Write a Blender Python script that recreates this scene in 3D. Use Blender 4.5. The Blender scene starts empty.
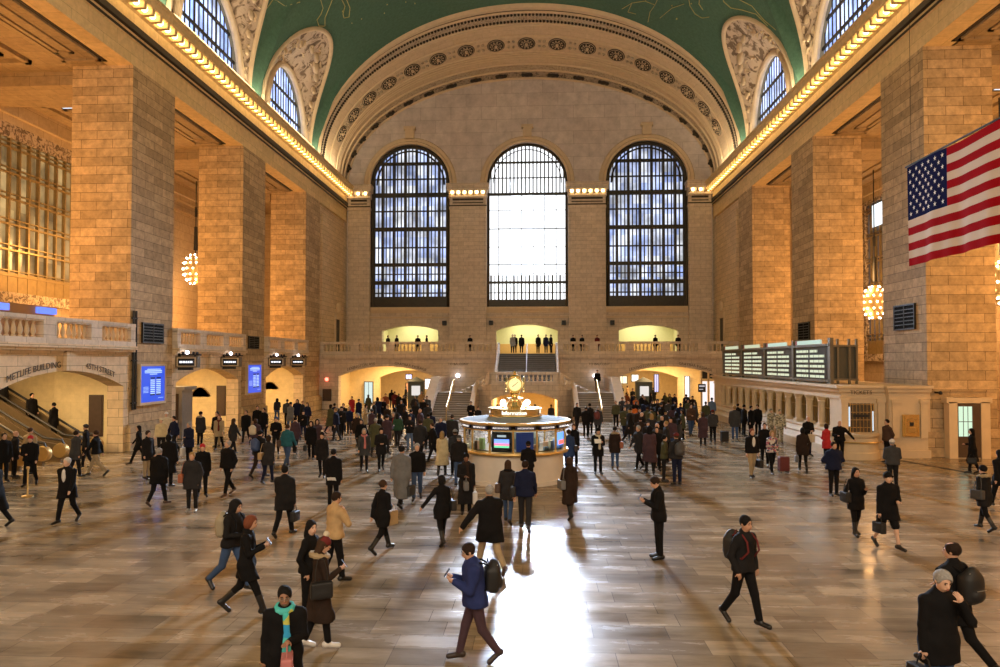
import bpy, bmesh, math, random, time
import numpy as np
from mathutils import Vector, Matrix
PI = math.pi
T0 = time.time()
SC = bpy.context.scene
COL = SC.collection
R = math.radians

# ------------------------------------------------------------------ camera model
FPX, YAW, PIT, CX, CH, SY = 696.27, .0531, .0232, .99, 4.38, 11.92
def ray(u, v):
    xr = (u - 500) / FPX; zr = -(v - 333.5 - SY) / FPX
    c, s = math.cos(PIT), math.sin(PIT)
    d = c - zr * s; z = s + zr * c
    c, s = math.cos(YAW), math.sin(YAW)
    return (xr * c - d * s, d * c + xr * s, z)
def at_z(u, v, z=0):
    r = ray(u, v); t = (z - CH) / r[2]
    return (CX + r[0] * t, r[1] * t)
def at_Y(u, v, Y):
    r = ray(u, v); t = Y / r[1]
    return (CX + r[0] * t, Y, CH + r[2] * t)
def proj(X, Y, Z):
    x = X - CX; z = Z - CH
    c, s = math.cos(YAW), math.sin(YAW)
    xr = x * c + Y * s; d = Y * c - x * s
    c, s = math.cos(PIT), math.sin(PIT)
    dd = d * c + z * s; zr = z * c - d * s
    return 500 + FPX * xr / dd, 333.5 - FPX * zr / dd + SY

# ------------------------------------------------------------------ object helpers
def link(o, parent=None):
    COL.objects.link(o)
    if parent is not None: o.parent = parent
    return o
def tag(o, label=None, cat=None, group=None, kind=None):
    if label: o['label'] = label
    if cat: o['category'] = cat
    if group: o['group'] = group
    if kind: o['kind'] = kind
    return o
def empty(name, loc=(0, 0, 0), rz=0, label=None, cat=None, group=None):
    o = bpy.data.objects.new(name, None); link(o)
    o.location = loc; o.rotation_euler = (0, 0, rz); o.empty_display_size = .1
    return tag(o, label, cat, group)
def copy_tree(o, parent=None):
    c = o.copy(); COL.objects.link(c); c.parent = parent
    for ch in list(o.children): copy_tree(ch, c)
    return c
def npmesh(name, V, F, mat=None, parent=None, smooth=True):
    me = bpy.data.meshes.new(name)
    V = np.asarray(V, dtype=np.float32); F = np.asarray(F, dtype=np.int32)
    me.vertices.add(len(V)); me.vertices.foreach_set('co', V.ravel())
    k = F.shape[1]
    me.loops.add(F.size); me.loops.foreach_set('vertex_index', F.ravel())
    me.polygons.add(len(F)); me.polygons.foreach_set('loop_start', np.arange(0, F.size, k, dtype=np.int32))
    me.update(calc_edges=True)
    if smooth: me.polygons.foreach_set('use_smooth', np.ones(len(F), dtype=bool))
    if mat: me.materials.append(mat)
    return link(bpy.data.objects.new(name, me), parent)

class MB:
    def __init__(s): s.v = []; s.f = []
    def add(s, V, F, M=None):
        b = len(s.v)
        if M is not None: V = [tuple(M @ Vector(p)) for p in V]
        s.v += [tuple(p) for p in V]; s.f += [tuple(b + i for i in f) for f in F]
    def box(s, x0, x1, y0, y1, z0, z1, M=None):
        x0, x1 = min(x0, x1), max(x0, x1); y0, y1 = min(y0, y1), max(y0, y1); z0, z1 = min(z0, z1), max(z0, z1)
        V = [(x, y, z) for x in (x0, x1) for y in (y0, y1) for z in (z0, z1)]
        s.add(V, [(0, 1, 3, 2), (4, 6, 7, 5), (0, 4, 5, 1), (2, 3, 7, 6), (0, 2, 6, 4), (1, 5, 7, 3)], M)
        return s
    def cyl(s, p, q, r, n=12, r2=None, cap=True):
        p = Vector(p); q = Vector(q); r2 = r if r2 is None else r2
        d = (q - p).normalized()
        a = d.cross(Vector((0, 0, 1)) if abs(d.z) < .9 else Vector((1, 0, 0))).normalized(); b = d.cross(a)
        V = []
        for c, rr in ((p, r), (q, r2)):
            for i in range(n):
                t = 2 * PI * i / n; V.append(c + (a * math.cos(t) + b * math.sin(t)) * rr)
        F = [(i, (i + 1) % n, n + (i + 1) % n, n + i) for i in range(n)]
        if cap: F += [tuple(range(n))[::-1], tuple(range(n, 2 * n))]
        s.add(V, F); return s
    def tube(s, pts, r, n=6, closed=False):
        P = [Vector(p) for p in pts]; m = len(P); V = []; F = []
        rr = r if hasattr(r, '__len__') else [r] * m
        up = None
        for i, p in enumerate(P):
            t = (P[(i + 1) % m] - P[i - 1]) if closed else (P[min(i + 1, m - 1)] - P[max(i - 1, 0)])
            t.normalize()
            if up is None: up = t.cross(Vector((0, 0, 1)) if abs(t.z) < .9 else Vector((1, 0, 0))).normalized()
            a = (up - t * up.dot(t)).normalized(); up = a; b = t.cross(a)
            for k in range(n):
                w = 2 * PI * k / n; V.append(p + (a * math.cos(w) + b * math.sin(w)) * rr[i])
        for i in range(m if closed else m - 1):
            j = (i + 1) % m
            for k in range(n): F.append((i * n + k, i * n + (k + 1) % n, j * n + (k + 1) % n, j * n + k))
        if not closed: F += [tuple(range(n))[::-1], tuple((m - 1) * n + k for k in range(n))]
        s.add(V, F); return s
    def lathe(s, prof, c=(0, 0, 0), n=24, a0=0, a1=2 * PI, sx=1, sy=1):
        full = abs(a1 - a0 - 2 * PI) < 1e-6; m = n if full else n + 1; V = []; F = []
        for r, z in prof:
            for i in range(m):
                t = a0 + (a1 - a0) * i / n; V.append((c[0] + r * sx * math.cos(t), c[1] + r * sy * math.sin(t), c[2] + z))
        for j in range(len(prof) - 1):
            for i in range(n):
                k = (i + 1) % m; F.append((j * m + i, j * m + k, (j + 1) * m + k, (j + 1) * m + i))
        if full:
            if prof[0][0] > 1e-6: F.append(tuple(range(m))[::-1])
            if prof[-1][0] > 1e-6: F.append(tuple((len(prof) - 1) * m + i for i in range(m)))
        s.add(V, F); return s
    def sphere(s, c, r, n=12, m=8, sc=(1, 1, 1)):
        prof = [(math.sin(PI * j / m) * 1.0, -math.cos(PI * j / m)) for j in range(m + 1)]
        V = []; F = []
        for a, z in prof:
            for i in range(n):
                t = 2 * PI * i / n; V.append((c[0] + r * sc[0] * a * math.cos(t), c[1] + r * sc[1] * a * math.sin(t), c[2] + r * sc[2] * z))
        for j in range(m):
            for i in range(n): F.append((j * n + i, j * n + (i + 1) % n, (j + 1) * n + (i + 1) % n, (j + 1) * n + i))
        s.add(V, F); return s
    def strip(s, A, B):            # quads between two polylines
        n = len(A); s.add(list(A) + list(B), [(i, i + 1, n + i + 1, n + i) for i in range(n - 1)]); return s
    def loft(s, prof, path_fn, closed=False):   # prof: list of (a,b); path_fn(k)->function (a,b)->xyz ; list of fns
        m = len(prof); V = []; F = []
        for fn in path_fn:
            for a, b in prof: V.append(fn(a, b))
        for i in range(len(path_fn) - 1):
            for j in range(m - 1 if not closed else m):
                k = (j + 1) % m; F.append((i * m + j, i * m + k, (i + 1) * m + k, (i + 1) * m + j))
        s.add(V, F); return s
    def build(s, name, mat, parent=None, smooth=False, mod=None):
        me = bpy.data.meshes.new(name); me.from_pydata(s.v, [], s.f)
        bm = bmesh.new(); bm.from_mesh(me); bmesh.ops.remove_doubles(bm, verts=bm.verts, dist=1e-5)
        bmesh.ops.recalc_face_normals(bm, faces=bm.faces); bm.to_mesh(me); bm.free()
        if smooth:
            me.polygons.foreach_set('use_smooth', [True] * len(me.polygons))
            try: me.set_sharp_from_angle(angle=R(40))
            except Exception: pass
        me.materials.append(mat)
        return link(bpy.data.objects.new(name, me), parent)

_txc = {}
def text_geo(body, size=1.0, depth=.02, align='CENTER'):
    cu = bpy.data.curves.new('t', 'FONT'); cu.body = body; cu.size = size; cu.extrude = depth; cu.align_x = align; cu.align_y = 'CENTER'; cu.resolution_u = 3
    o = bpy.data.objects.new('t', cu); COL.objects.link(o)
    dg = bpy.context.evaluated_depsgraph_get(); dg.update()
    me = bpy.data.meshes.new_from_object(o.evaluated_get(dg))
    V = [tuple(v.co) for v in me.vertices]; F = [tuple(p.vertices) for p in me.polygons]
    bpy.data.objects.remove(o); bpy.data.curves.remove(cu); bpy.data.meshes.remove(me)
    return V, F
def text_obj(name, body, size, mat, fn, depth=.02, parent=None, align='CENTER'):
    V, F = text_geo(body, size, depth, align)
    m = MB(); m.add([fn(*p) for p in V], F)
    return m.build(name, mat, parent)

# ------------------------------------------------------------------ materials
def nmat(name):
    m = bpy.data.materials.new(name); m.use_nodes = True
    nt = m.node_tree; b = nt.nodes['Principled BSDF']
    return m, nt, b
def N(nt, t, **k):
    n = nt.nodes.new(t)
    for a, v in k.items(): setattr(n, a, v)
    return n
def c4(c): return (c[0], c[1], c[2], 1)
_mc = {}
def plain(name, col, rough=.6, metal=0, noise=.12, scale=6, bump=0, emit=None, es=0, spec=.5):
    key = (name, col, rough, metal, emit, es)
    if key in _mc: return _mc[key]
    m, nt, b = nmat(name)
    b.inputs['Roughness'].default_value = rough; b.inputs['Metallic'].default_value = metal
    b.inputs['Specular IOR Level'].default_value = spec
    tc = N(nt, 'ShaderNodeTexCoord'); no = N(nt, 'ShaderNodeTexNoise'); no.inputs['Scale'].default_value = scale; no.inputs['Detail'].default_value = 3
    nt.links.new(tc.outputs['Object'], no.inputs['Vector'])
    mx = N(nt, 'ShaderNodeMix', data_type='RGBA')
    mx.inputs[6].default_value = c4([x * (1 - noise) for x in col]); mx.inputs[7].default_value = c4([min(1, x * (1 + noise)) for x in col])
    nt.links.new(no.outputs['Fac'], mx.inputs[0]); nt.links.new(mx.outputs[2], b.inputs['Base Color'])
    if bump:
        bp = N(nt, 'ShaderNodeBump'); bp.inputs['Strength'].default_value = bump; bp.inputs['Distance'].default_value = .02
        nt.links.new(no.outputs['Fac'], bp.inputs['Height']); nt.links.new(bp.outputs[0], b.inputs['Normal'])
    if emit: b.inputs['Emission Color'].default_value = c4(emit); b.inputs['Emission Strength'].default_value = es
    _mc[key] = m
    return m
def boxuv(nt):
    g = N(nt, 'ShaderNodeNewGeometry'); sp = N(nt, 'ShaderNodeSeparateXYZ'); sn = N(nt, 'ShaderNodeSeparateXYZ')
    nt.links.new(g.outputs['Position'], sp.inputs[0]); nt.links.new(g.outputs['True Normal'], sn.inputs[0])
    def ab(o): a = N(nt, 'ShaderNodeMath', operation='ABSOLUTE'); nt.links.new(o, a.inputs[0]); return a.outputs[0]
    gx = N(nt, 'ShaderNodeMath', operation='GREATER_THAN'); nt.links.new(ab(sn.outputs[0]), gx.inputs[0]); gx.inputs[1].default_value = .6
    gz = N(nt, 'ShaderNodeMath', operation='GREATER_THAN'); nt.links.new(ab(sn.outputs[2]), gz.inputs[0]); gz.inputs[1].default_value = .8
    mu = N(nt, 'ShaderNodeMix'); nt.links.new(gx.outputs[0], mu.inputs[0]); nt.links.new(sp.outputs[0], mu.inputs[2]); nt.links.new(sp.outputs[1], mu.inputs[3])
    mv = N(nt, 'ShaderNodeMix'); nt.links.new(gz.outputs[0], mv.inputs[0]); nt.links.new(sp.outputs[2], mv.inputs[2]); nt.links.new(sp.outputs[1], mv.inputs[3])
    cb = N(nt, 'ShaderNodeCombineXYZ'); nt.links.new(mu.outputs[0], cb.inputs[0]); nt.links.new(mv.outputs[0], cb.inputs[1])
    return cb.outputs[0], g
def stone(name, c1, c2, mort, bw=1.5, bh=.62, rough=.75, ms=.018, bump=.3, var=.25, off=.5, grain=3.0):
    m, nt, b = nmat(name); b.inputs['Roughness'].default_value = rough; b.inputs['Specular IOR Level'].default_value = .3
    uv, g = boxuv(nt)
    br = N(nt, 'ShaderNodeTexBrick'); br.inputs['Scale'].default_value = 1; br.inputs['Brick Width'].default_value = bw; br.inputs['Row Height'].default_value = bh
    br.inputs['Mortar Size'].default_value = ms; br.inputs['Mortar Smooth'].default_value = .3; br.offset = off; br.inputs['Bias'].default_value = -.1
    br.inputs['Color1'].default_value = c4(c1); br.inputs['Color2'].default_value = c4(c2); br.inputs['Mortar'].default_value = c4(mort)
    nt.links.new(uv, br.inputs['Vector'])
    no = N(nt, 'ShaderNodeTexNoise'); no.inputs['Scale'].default_value = grain; no.inputs['Detail'].default_value = 8; no.inputs['Roughness'].default_value = .7
    nt.links.new(g.outputs['Position'], no.inputs['Vector'])
    mr = N(nt, 'ShaderNodeMapRange'); mr.inputs['From Min'].default_value = .3; mr.inputs['From Max'].default_value = .7
    mr.inputs['To Min'].default_value = 1 - var; mr.inputs['To Max'].default_value = 1 + var
    nt.links.new(no.outputs['Fac'], mr.inputs['Value'])
    mu = N(nt, 'ShaderNodeVectorMath', operation='SCALE'); nt.links.new(br.outputs['Color'], mu.inputs[0]); nt.links.new(mr.outputs[0], mu.inputs['Scale'])
    nt.links.new(mu.outputs[0], b.inputs['Base Color'])
    bp = N(nt, 'ShaderNodeBump'); bp.inputs['Strength'].default_value = bump; bp.inputs['Distance'].default_value = .02; bp.invert = True
    nt.links.new(br.outputs['Fac'], bp.inputs['Height']); nt.links.new(bp.outputs[0], b.inputs['Normal'])
    return m
def ornament(name, c1, c2, scale=2.5, rough=.7, bump=.8, lo=.42, hi=.55):     # carved relief
    m, nt, b = nmat(name); b.inputs['Roughness'].default_value = rough
    g = N(nt, 'ShaderNodeNewGeometry'); vo = N(nt, 'ShaderNodeTexNoise'); vo.inputs['Scale'].default_value = scale; vo.inputs['Detail'].default_value = 4; vo.inputs['Distortion'].default_value = 1.5
    nt.links.new(g.outputs['Position'], vo.inputs['Vector'])
    cr = N(nt, 'ShaderNodeValToRGB'); cr.color_ramp.elements[0].position = lo; cr.color_ramp.elements[0].color = c4(c2); cr.color_ramp.elements[1].position = hi; cr.color_ramp.elements[1].color = c4(c1)
    nt.links.new(vo.outputs['Fac'], cr.inputs[0]); nt.links.new(cr.outputs[0], b.inputs['Base Color'])
    bp = N(nt, 'ShaderNodeBump'); bp.inputs['Strength'].default_value = bump; bp.inputs['Distance'].default_value = .12
    nt.links.new(vo.outputs['Fac'], bp.inputs['Height']); nt.links.new(bp.outputs[0], b.inputs['Normal'])
    return m
def emis(name, col, st):
    key = ('E', name, col, st)
    if key in _mc: return _mc[key]
    m, nt, b = nmat(name); b.inputs['Base Color'].default_value = (.05, .05, .05, 1); b.inputs['Emission Color'].default_value = c4(col); b.inputs['Emission Strength'].default_value = st
    b.inputs['Roughness'].default_value = .3
    _mc[key] = m; return m
def glow_glass(name, cols, st, sx=.9, sz=1.6, contrast=1.0):   # daylit frosted panes with the street's buildings behind them
    m, nt, b = nmat(name); b.inputs['Base Color'].default_value = (.05, .06, .08, 1); b.inputs['Roughness'].default_value = .15
    uv, g = boxuv(nt)
    br = N(nt, 'ShaderNodeTexBrick'); br.inputs['Scale'].default_value = 1; br.inputs['Brick Width'].default_value = sx; br.inputs['Row Height'].default_value = sz
    br.inputs['Mortar Size'].default_value = .0; br.offset = .37
    br.inputs['Color1'].default_value = c4(cols[0]); br.inputs['Color2'].default_value = c4(cols[1])
    nt.links.new(uv, br.inputs['Vector'])
    no = N(nt, 'ShaderNodeTexNoise'); no.inputs['Scale'].default_value = .55; no.inputs['Detail'].default_value = 5
    nt.links.new(g.outputs['Position'], no.inputs['Vector'])
    mr = N(nt, 'ShaderNodeMapRange'); mr.inputs['From Min'].default_value = .35; mr.inputs['From Max'].default_value = .65; mr.inputs['To Min'].default_value = 1 - .55 * contrast; mr.inputs['To Max'].default_value = 1 + .5 * contrast
    nt.links.new(no.outputs['Fac'], mr.inputs['Value'])
    ml = N(nt, 'ShaderNodeMath', operation='MULTIPLY'); ml.inputs[1].default_value = st; nt.links.new(mr.outputs[0], ml.inputs[0])
    nt.links.new(br.outputs['Color'], b.inputs['Emission Color']); nt.links.new(ml.outputs[0], b.inputs['Emission Strength'])
    return m

# limestone of the hall
M = {}
M['stone'] = stone('limestone_blocks', (.54, .39, .22), (.35, .25, .135), (.16, .11, .055), 1.6, .44, ms=.014, var=.32)
M['stone_fine'] = stone('limestone_small_blocks', (.74, .575, .37), (.62, .475, .30), (.28, .21, .135), 1.1, .42, ms=.012, var=.14)
M['stone_pale'] = stone('pale_east_stone', (.68, .58, .47), (.59, .495, .39), (.34, .27, .20), 1.1, .42, ms=.012, var=.16)
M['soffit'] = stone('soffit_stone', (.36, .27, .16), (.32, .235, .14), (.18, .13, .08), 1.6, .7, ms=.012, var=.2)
M['plaster'] = stone('tympanum_stone', (.66, .59, .54), (.58, .51, .47), (.42, .36, .32), 3.2, 1.35, ms=.02, var=.2, grain=1.1)
M['trim'] = plain('cream_stone_trim', (.66, .52, .34), .7, noise=.14, scale=2.5, bump=.15)
M['trimdark'] = plain('dark_trim_band', (.035, .025, .015), .7, noise=.3, scale=5)  # near-black trim colour, also used to paint the shade of grooves
M['frieze'] = stone('frieze_stone', (.74, .56, .30), (.64, .48, .25), (.40, .30, .16), 2.2, 1.4, ms=.01, var=.16)
M['warmwall'] = stone('passage_plaster', (.78, .64, .36), (.75, .61, .34), (.66, .53, .29), 1.5, .8, ms=.006, var=.1)
M['orn'] = ornament('carved_ornament', (.50, .41, .30), (.14, .10, .065), 3.2)
M['sculpt'] = ornament('sculpted_relief', (.56, .45, .34), (.16, .11, .07), 1.3, lo=.40, hi=.5)
M['arch'] = stone('arch_soffit_stone', (.64, .50, .34), (.60, .465, .31), (.44, .34, .23), 1.4, .55, ms=.01, var=.1)
M['bronze'] = plain('dark_bronze', (.045, .04, .03), .45, .5, noise=.3, scale=4)
M['bronzelit'] = plain('gilt_bronze_grille', (.30, .22, .10), .45, .55, noise=.3, scale=3)
M['brass'] = plain('polished_brass', (.62, .42, .16), .42, .8, noise=.08)
M['gold'] = plain('gilded_case', (.85, .62, .25), .22, .9, noise=.06)
M['black'] = plain('black_metal', (.012, .012, .013), .5, noise=.2)
M['steel'] = plain('grey_steel', (.32, .31, .29), .35, .6)
M['darkwood'] = plain('dark_door_wood', (.075, .045, .028), .5, noise=.25)
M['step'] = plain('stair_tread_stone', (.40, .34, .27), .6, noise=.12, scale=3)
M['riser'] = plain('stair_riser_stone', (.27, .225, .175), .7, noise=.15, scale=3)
M['dstep'] = plain('dark_slate_steps', (.075, .07, .07), .5, noise=.2, scale=3)
M['dnose'] = plain('worn_step_nosing', (.22, .21, .20), .5, noise=.2, scale=3)
M['white'] = plain('white_sign_letters', (.8, .8, .8), .5, emit=(1, 1, 1), es=.6)
M['engrave'] = plain('engraved_letters', (.10, .075, .05), .8)
M['paper'] = plain('paper_white', (.8, .8, .78), .7, noise=.03)
# ------------------------------------------------------------------ brightness knobs
EXPO = 0.14
EM_MID = 1.7
L_SUN = 8400
EM_SIDE = .9
EM_CLER = 1.5
L_AISLE = 1200
L_COVE = 2300
L_WORLD = .2
EM_BULB = 9.5
L_WEST = 6000
# ================================================================== ARCHITECTURE
W = 19.0; D = 72.1; ZL = 19.1; ZS = 23.0
PIL = [(20.2, 24.2), (33.2, 37.2), (46.2, 50.05), (59.1, 63.0)]
BAYS = [(24.2, 33.2), (37.2, 46.2), (50.05, 59.1)]
def S(o, label=None): return tag(o, label, None, None, 'structure')

# floor -------------------------------------------------------------
def floor_mat():
    m, nt, b = nmat('tennessee_marble_floor')
    uv, g = boxuv(nt)
    br = N(nt, 'ShaderNodeTexBrick'); br.inputs['Scale'].default_value = 1; br.inputs['Brick Width'].default_value = 1.2; br.inputs['Row Height'].default_value = .56
    br.inputs['Mortar Size'].default_value = .006; br.inputs['Mortar Smooth'].default_value = .1; br.offset = .43; br.squash = .7; br.squash_frequency = 3
    br.inputs['Color1'].default_value = c4((.37, .285, .185)); br.inputs['Color2'].default_value = c4((.20, .15, .095)); br.inputs['Mortar'].default_value = c4((.13, .10, .07))
    nt.links.new(uv, br.inputs['Vector'])
    mp = N(nt, 'ShaderNodeMapping'); mp.inputs['Scale'].default_value = (.28, 1.1, 1); nt.links.new(uv, mp.inputs[0])
    no = N(nt, 'ShaderNodeTexNoise'); no.inputs['Scale'].default_value = 1.3; no.inputs['Detail'].default_value = 9; no.inputs['Roughness'].default_value = .65
    nt.links.new(mp.outputs[0], no.inputs['Vector'])
    mr = N(nt, 'ShaderNodeMapRange'); mr.inputs['From Min'].default_value = .32; mr.inputs['From Max'].default_value = .68; mr.inputs['To Min'].default_value = .5; mr.inputs['To Max'].default_value = 1.4
    nt.links.new(no.outputs['Fac'], mr.inputs['Value'])
    mu = N(nt, 'ShaderNodeVectorMath', operation='SCALE'); nt.links.new(br.outputs['Color'], mu.inputs[0]); nt.links.new(mr.outputs[0], mu.inputs['Scale'])
    nt.links.new(mu.outputs[0], b.inputs['Base Color'])
    rr = N(nt, 'ShaderNodeMapRange'); rr.inputs['From Min'].default_value = .3; rr.inputs['From Max'].default_value = .7; rr.inputs['To Min'].default_value = .13; rr.inputs['To Max'].default_value = .34
    nt.links.new(no.outputs['Fac'], rr.inputs['Value']); nt.links.new(rr.outputs[0], b.inputs['Roughness'])
    n2 = N(nt, 'ShaderNodeTexNoise'); n2.inputs['Scale'].default_value = 2.2; n2.inputs['Detail'].default_value = 5; nt.links.new(g.outputs['Position'], n2.inputs['Vector'])
    bp = N(nt, 'ShaderNodeBump'); bp.inputs['Strength'].default_value = .10; bp.inputs['Distance'].default_value = .02
    nt.links.new(n2.outputs['Fac'], bp.inputs['Height']); nt.links.new(bp.outputs[0], b.inputs['Normal'])
    b.inputs['Specular IOR Level'].default_value = .32
    return m
M['floor'] = floor_mat()
HX0, HX1, HY0, HY1 = -3.4, 3.4, 50.0, 72.0
m = MB(); m.box(-30, HX0, -8, 84, -.3, 0); m.box(HX1, 30, -8, 84, -.3, 0); m.box(HX0, HX1, -8, HY0, -.3, 0); m.box(HX0, HX1, HY1, 84, -.3, 0)
S(m.build('floor', M['floor']), 'polished tan marble floor of the concourse')
m = MB(); m.add([(HX0, HY0, 0), (HX1, HY0, 0), (HX1, 57, -1.05), (HX0, 57, -1.05), (HX1, 72, -3.2), (HX0, 72, -3.2)], [(0, 1, 2, 3), (3, 2, 4, 5)])
m.box(HX0 - .2, HX0, HY0, HY1, -3.3, 0); m.box(HX1, HX1 + .2, HY0, HY1, -3.3, 0)
S(m.build('floor_ramp', M['floor']))
m = MB(); m.add([(16.75, 32.3, .006), (16.95, 32.35, .006), (19.4, 24.3, .006), (19.15, 24.25, .006), (16.75, 32.3, 0), (16.95, 32.35, 0), (19.4, 24.3, 0), (19.15, 24.25, 0)], [(0, 1, 2, 3), (0, 4, 5, 1), (1, 5, 6, 2), (2, 6, 7, 3), (3, 7, 4, 0)])  # flat dark strip slanting across the floor
S(m.build('trim_1', M['trimdark']), 'thin dark strip slanting across the marble floor')

# pillars ------------------------------------------------------------
for side in (-1, 1):
    for k, (y0, y1) in enumerate(PIL):
        m = MB()
        m.box(side * W, side * 22.1, y0, y1, 0, ZL)
        m.box(side * (W - .22), side * 22.3, y0 - .22, y1 + .22, 0, 1.15); m.box(side * (W - .12), side * 22.2, y0 - .12, y1 + .12, 1.15, 1.3)
        m.box(side * (W - .05), side * 22.15, y0 - .05, y1 + .05, 3.0, 3.12)
        S(m.build('pillar', M['stone']), 'square limestone pillar')
# solid wall between last pillar and east wall
for side, nm in ((-1, 'wall_north'), (1, 'wall_south')):
    m = MB()
    m.box(side * (W + .25), side * (W + 1.5), 63.0, D + 1, 0, 23)
    m.box(side * (W + .05), side * (W + .4), 64.0, 71.2, 5.1, ZL - .8)
    m.box(side * (W + .15), side * (W + .4), 71.4, D, 5.1, 20)
    S(m.build(nm, M['stone_fine']))
    # entablature face and back wall above
    m = MB(); m.box(side * W, side * (W + 1.4), -8, D + .5, ZL, 23.0)
    S(m.build(nm + '_frieze', M['frieze']))
    # niche with door and bracket
    m = MB(); yb = 68.9
    for a, b, z0, z1, t in ((yb - .95, yb - .6, 5.1, 8.6, .35), (yb + .6, yb + .95, 5.1, 8.6, .35), (yb - 1.1, yb + 1.1, 8.6, 9.0, .5), (yb - .8, yb + .8, 9.0, 9.3, .4)):
        m.box(side * (W - t + .3), side * (W + .3), a, b, z0, z1)
    m.sphere((side * (W - .05), yb, 9.75), .5, 12, 8, (.5, .9, 1.1))
    S(m.build('door_%d' % (1 if side < 0 else 2), M['trim'])).__setitem__('label', 'narrow doorway with carved hood at balcony level')
    m = MB(); m.box(side * (W - .02), side * (W + .3), yb - .6, yb + .6, 5.1, 8.6)
    m.build('door_leaf', M['bronze'], bpy.data.objects['door_%d' % (1 if side < 0 else 2)])

# cornice with its row of bulbs -----------------------------------------
CPROF = [(0, 20.3), (.10, 20.34), (.10, 20.5), (.05, 20.52), (.05, 20.76), (.22, 20.80), (.22, 20.98), (.14, 21.0), (.14, 21.62), (.30, 21.72), (.30, 21.95), (.88, 22.0), (.95, 22.05), (.95, 22.35), (1.05, 22.42), (1.05, 22.56), (0, 22.78)]
_bulb = None
def bulbs(parent, pts, r=.15):
    global _bulb
    mat = emis('cornice_bulb_glow', (1, .66, .27), EM_BULB)
    for p in pts:
        if _bulb is None:
            mm = MB(); mm.sphere((0, 0, 0), .17, 10, 6); _bulb = mm.build('cornice_light', mat, smooth=True); o = _bulb; COL.objects.unlink(o)
            me0 = _bulb.data
        o = bpy.data.objects.new('cornice_light', _bulb.data); COL.objects.link(o); o.parent = parent; o.location = p
for side in (-1, 1):
    m = MB(); m.loft(CPROF, [lambda d, z, y=y: (side * (W - d), y, z) for y in (-8, 20, 45, D)])
    for i in range(int((D - 9) / .72)):
        y = 9 + i * .72; m.box(side * (W - .3), side * (W - .86), y - .12, y + .12, 21.68, 21.99)
    root = S(m.build('trim_%d' % (2 if side < 0 else 3), M['frieze']), 'stone cornice running above the pillars with a row of bulbs')
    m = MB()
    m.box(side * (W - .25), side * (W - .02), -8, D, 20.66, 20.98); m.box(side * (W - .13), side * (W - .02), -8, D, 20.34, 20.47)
    m.build('painted_groove_shade', M['trimdark'], root)  # raised dark strips paint the shade of the cornice grooves
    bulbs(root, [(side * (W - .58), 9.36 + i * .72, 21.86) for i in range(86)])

# east wall ----------------------------------------------------------------
WC = [-12.3, 0.0, 12.3]; WR = 4.2; WB = 10.05
EA, EB = 19.0, 11.0
def etop(x): return ZS + EB * math.sqrt(max(0, 1 - (x / EA) ** 2))
OPN = [(-15.25, -9.3, 7.6, 8.15), (-3.25, 3.15, 7.6, 8.25), (9.4, 15.5, 7.6, 8.15)]
def seg(x, x0, x1, zs, za):           # segmental arch height
    h = za - zs; c = (x1 - x0) / 2; r = (c * c + h * h) / (2 * h); xm = (x0 + x1) / 2
    return zs + math.sqrt(max(0, r * r - (x - xm) ** 2)) - (r - h)
def fill(m, x0, x1, n, lo, hi, y):
    A = []; B = []
    for i in range(n + 1):
        x = x0 + (x1 - x0) * i / n; A.append((x, y, lo(x))); B.append((x, y, hi(x)))
    m.strip(A, B)
m = MB()
edges = [-W, -16.5, -8.1, -4.2, 4.2, 8.1, 16.5, W]
for i in range(7):
    a, b = edges[i], edges[i + 1]
    if i in (1, 3, 5):
        c = WC[(i - 1) // 2]; n = 40
        fill(m, a, b, n, lambda x: ZS + math.sqrt(max(0, WR * WR - (x - c) ** 2)), etop, D)
        # reveal
        A = [(c - WR, D, WB), (c - WR, D, ZS)] + [(c - WR * math.cos(PI * k / 32), D, ZS + WR * math.sin(PI * k / 32)) for k in range(33)] + [(c + WR, D, WB), (c - WR, D, WB)]
        m.strip(A, [(p[0], p[1] + 1.1, p[2]) for p in A])
    else:
        fill(m, a, b, 12, lambda x: WB, etop, D)
S(m.build('wall_east', M['plaster']), 'tall east wall with three arched windows')
m = MB()
xs = [-W] + [v for o in OPN for v in o[:2]] + [W]
for i in range(7):
    a, b = xs[i], xs[i + 1]
    if i % 2 == 0: fill(m, a, b, 2, lambda x: 5.1, lambda x: WB, D)
    else:
        o = OPN[i // 2]; fill(m, a, b, 20, lambda x: seg(x, *o), lambda x: WB, D)
        A = [(o[0], D, 5.1)] + [(o[0] + (o[1] - o[0]) * k / 20, D, seg(o[0] + (o[1] - o[0]) * k / 20, *o)) for k in range(21)] + [(o[1], D, 5.1)]
        m.strip(A, [(p[0], p[1] + 1.0, p[2]) for p in A])
S(m.build('wall_east_lower', M['stone_pale']))
m = MB()
for a, b in ((-16.4, -8.05), (-4.25, 4.25), (8.05, 16.4)):
    m.box(a, b, D - .35, D + .2, 9.75, 10.05); m.box(a, b, D - .2, D + .2, 9.45, 9.75)
m.box(-W, W, D - .12, D, 8.9, 9.05)
S(m.build('trim_4', M['trim']))
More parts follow.
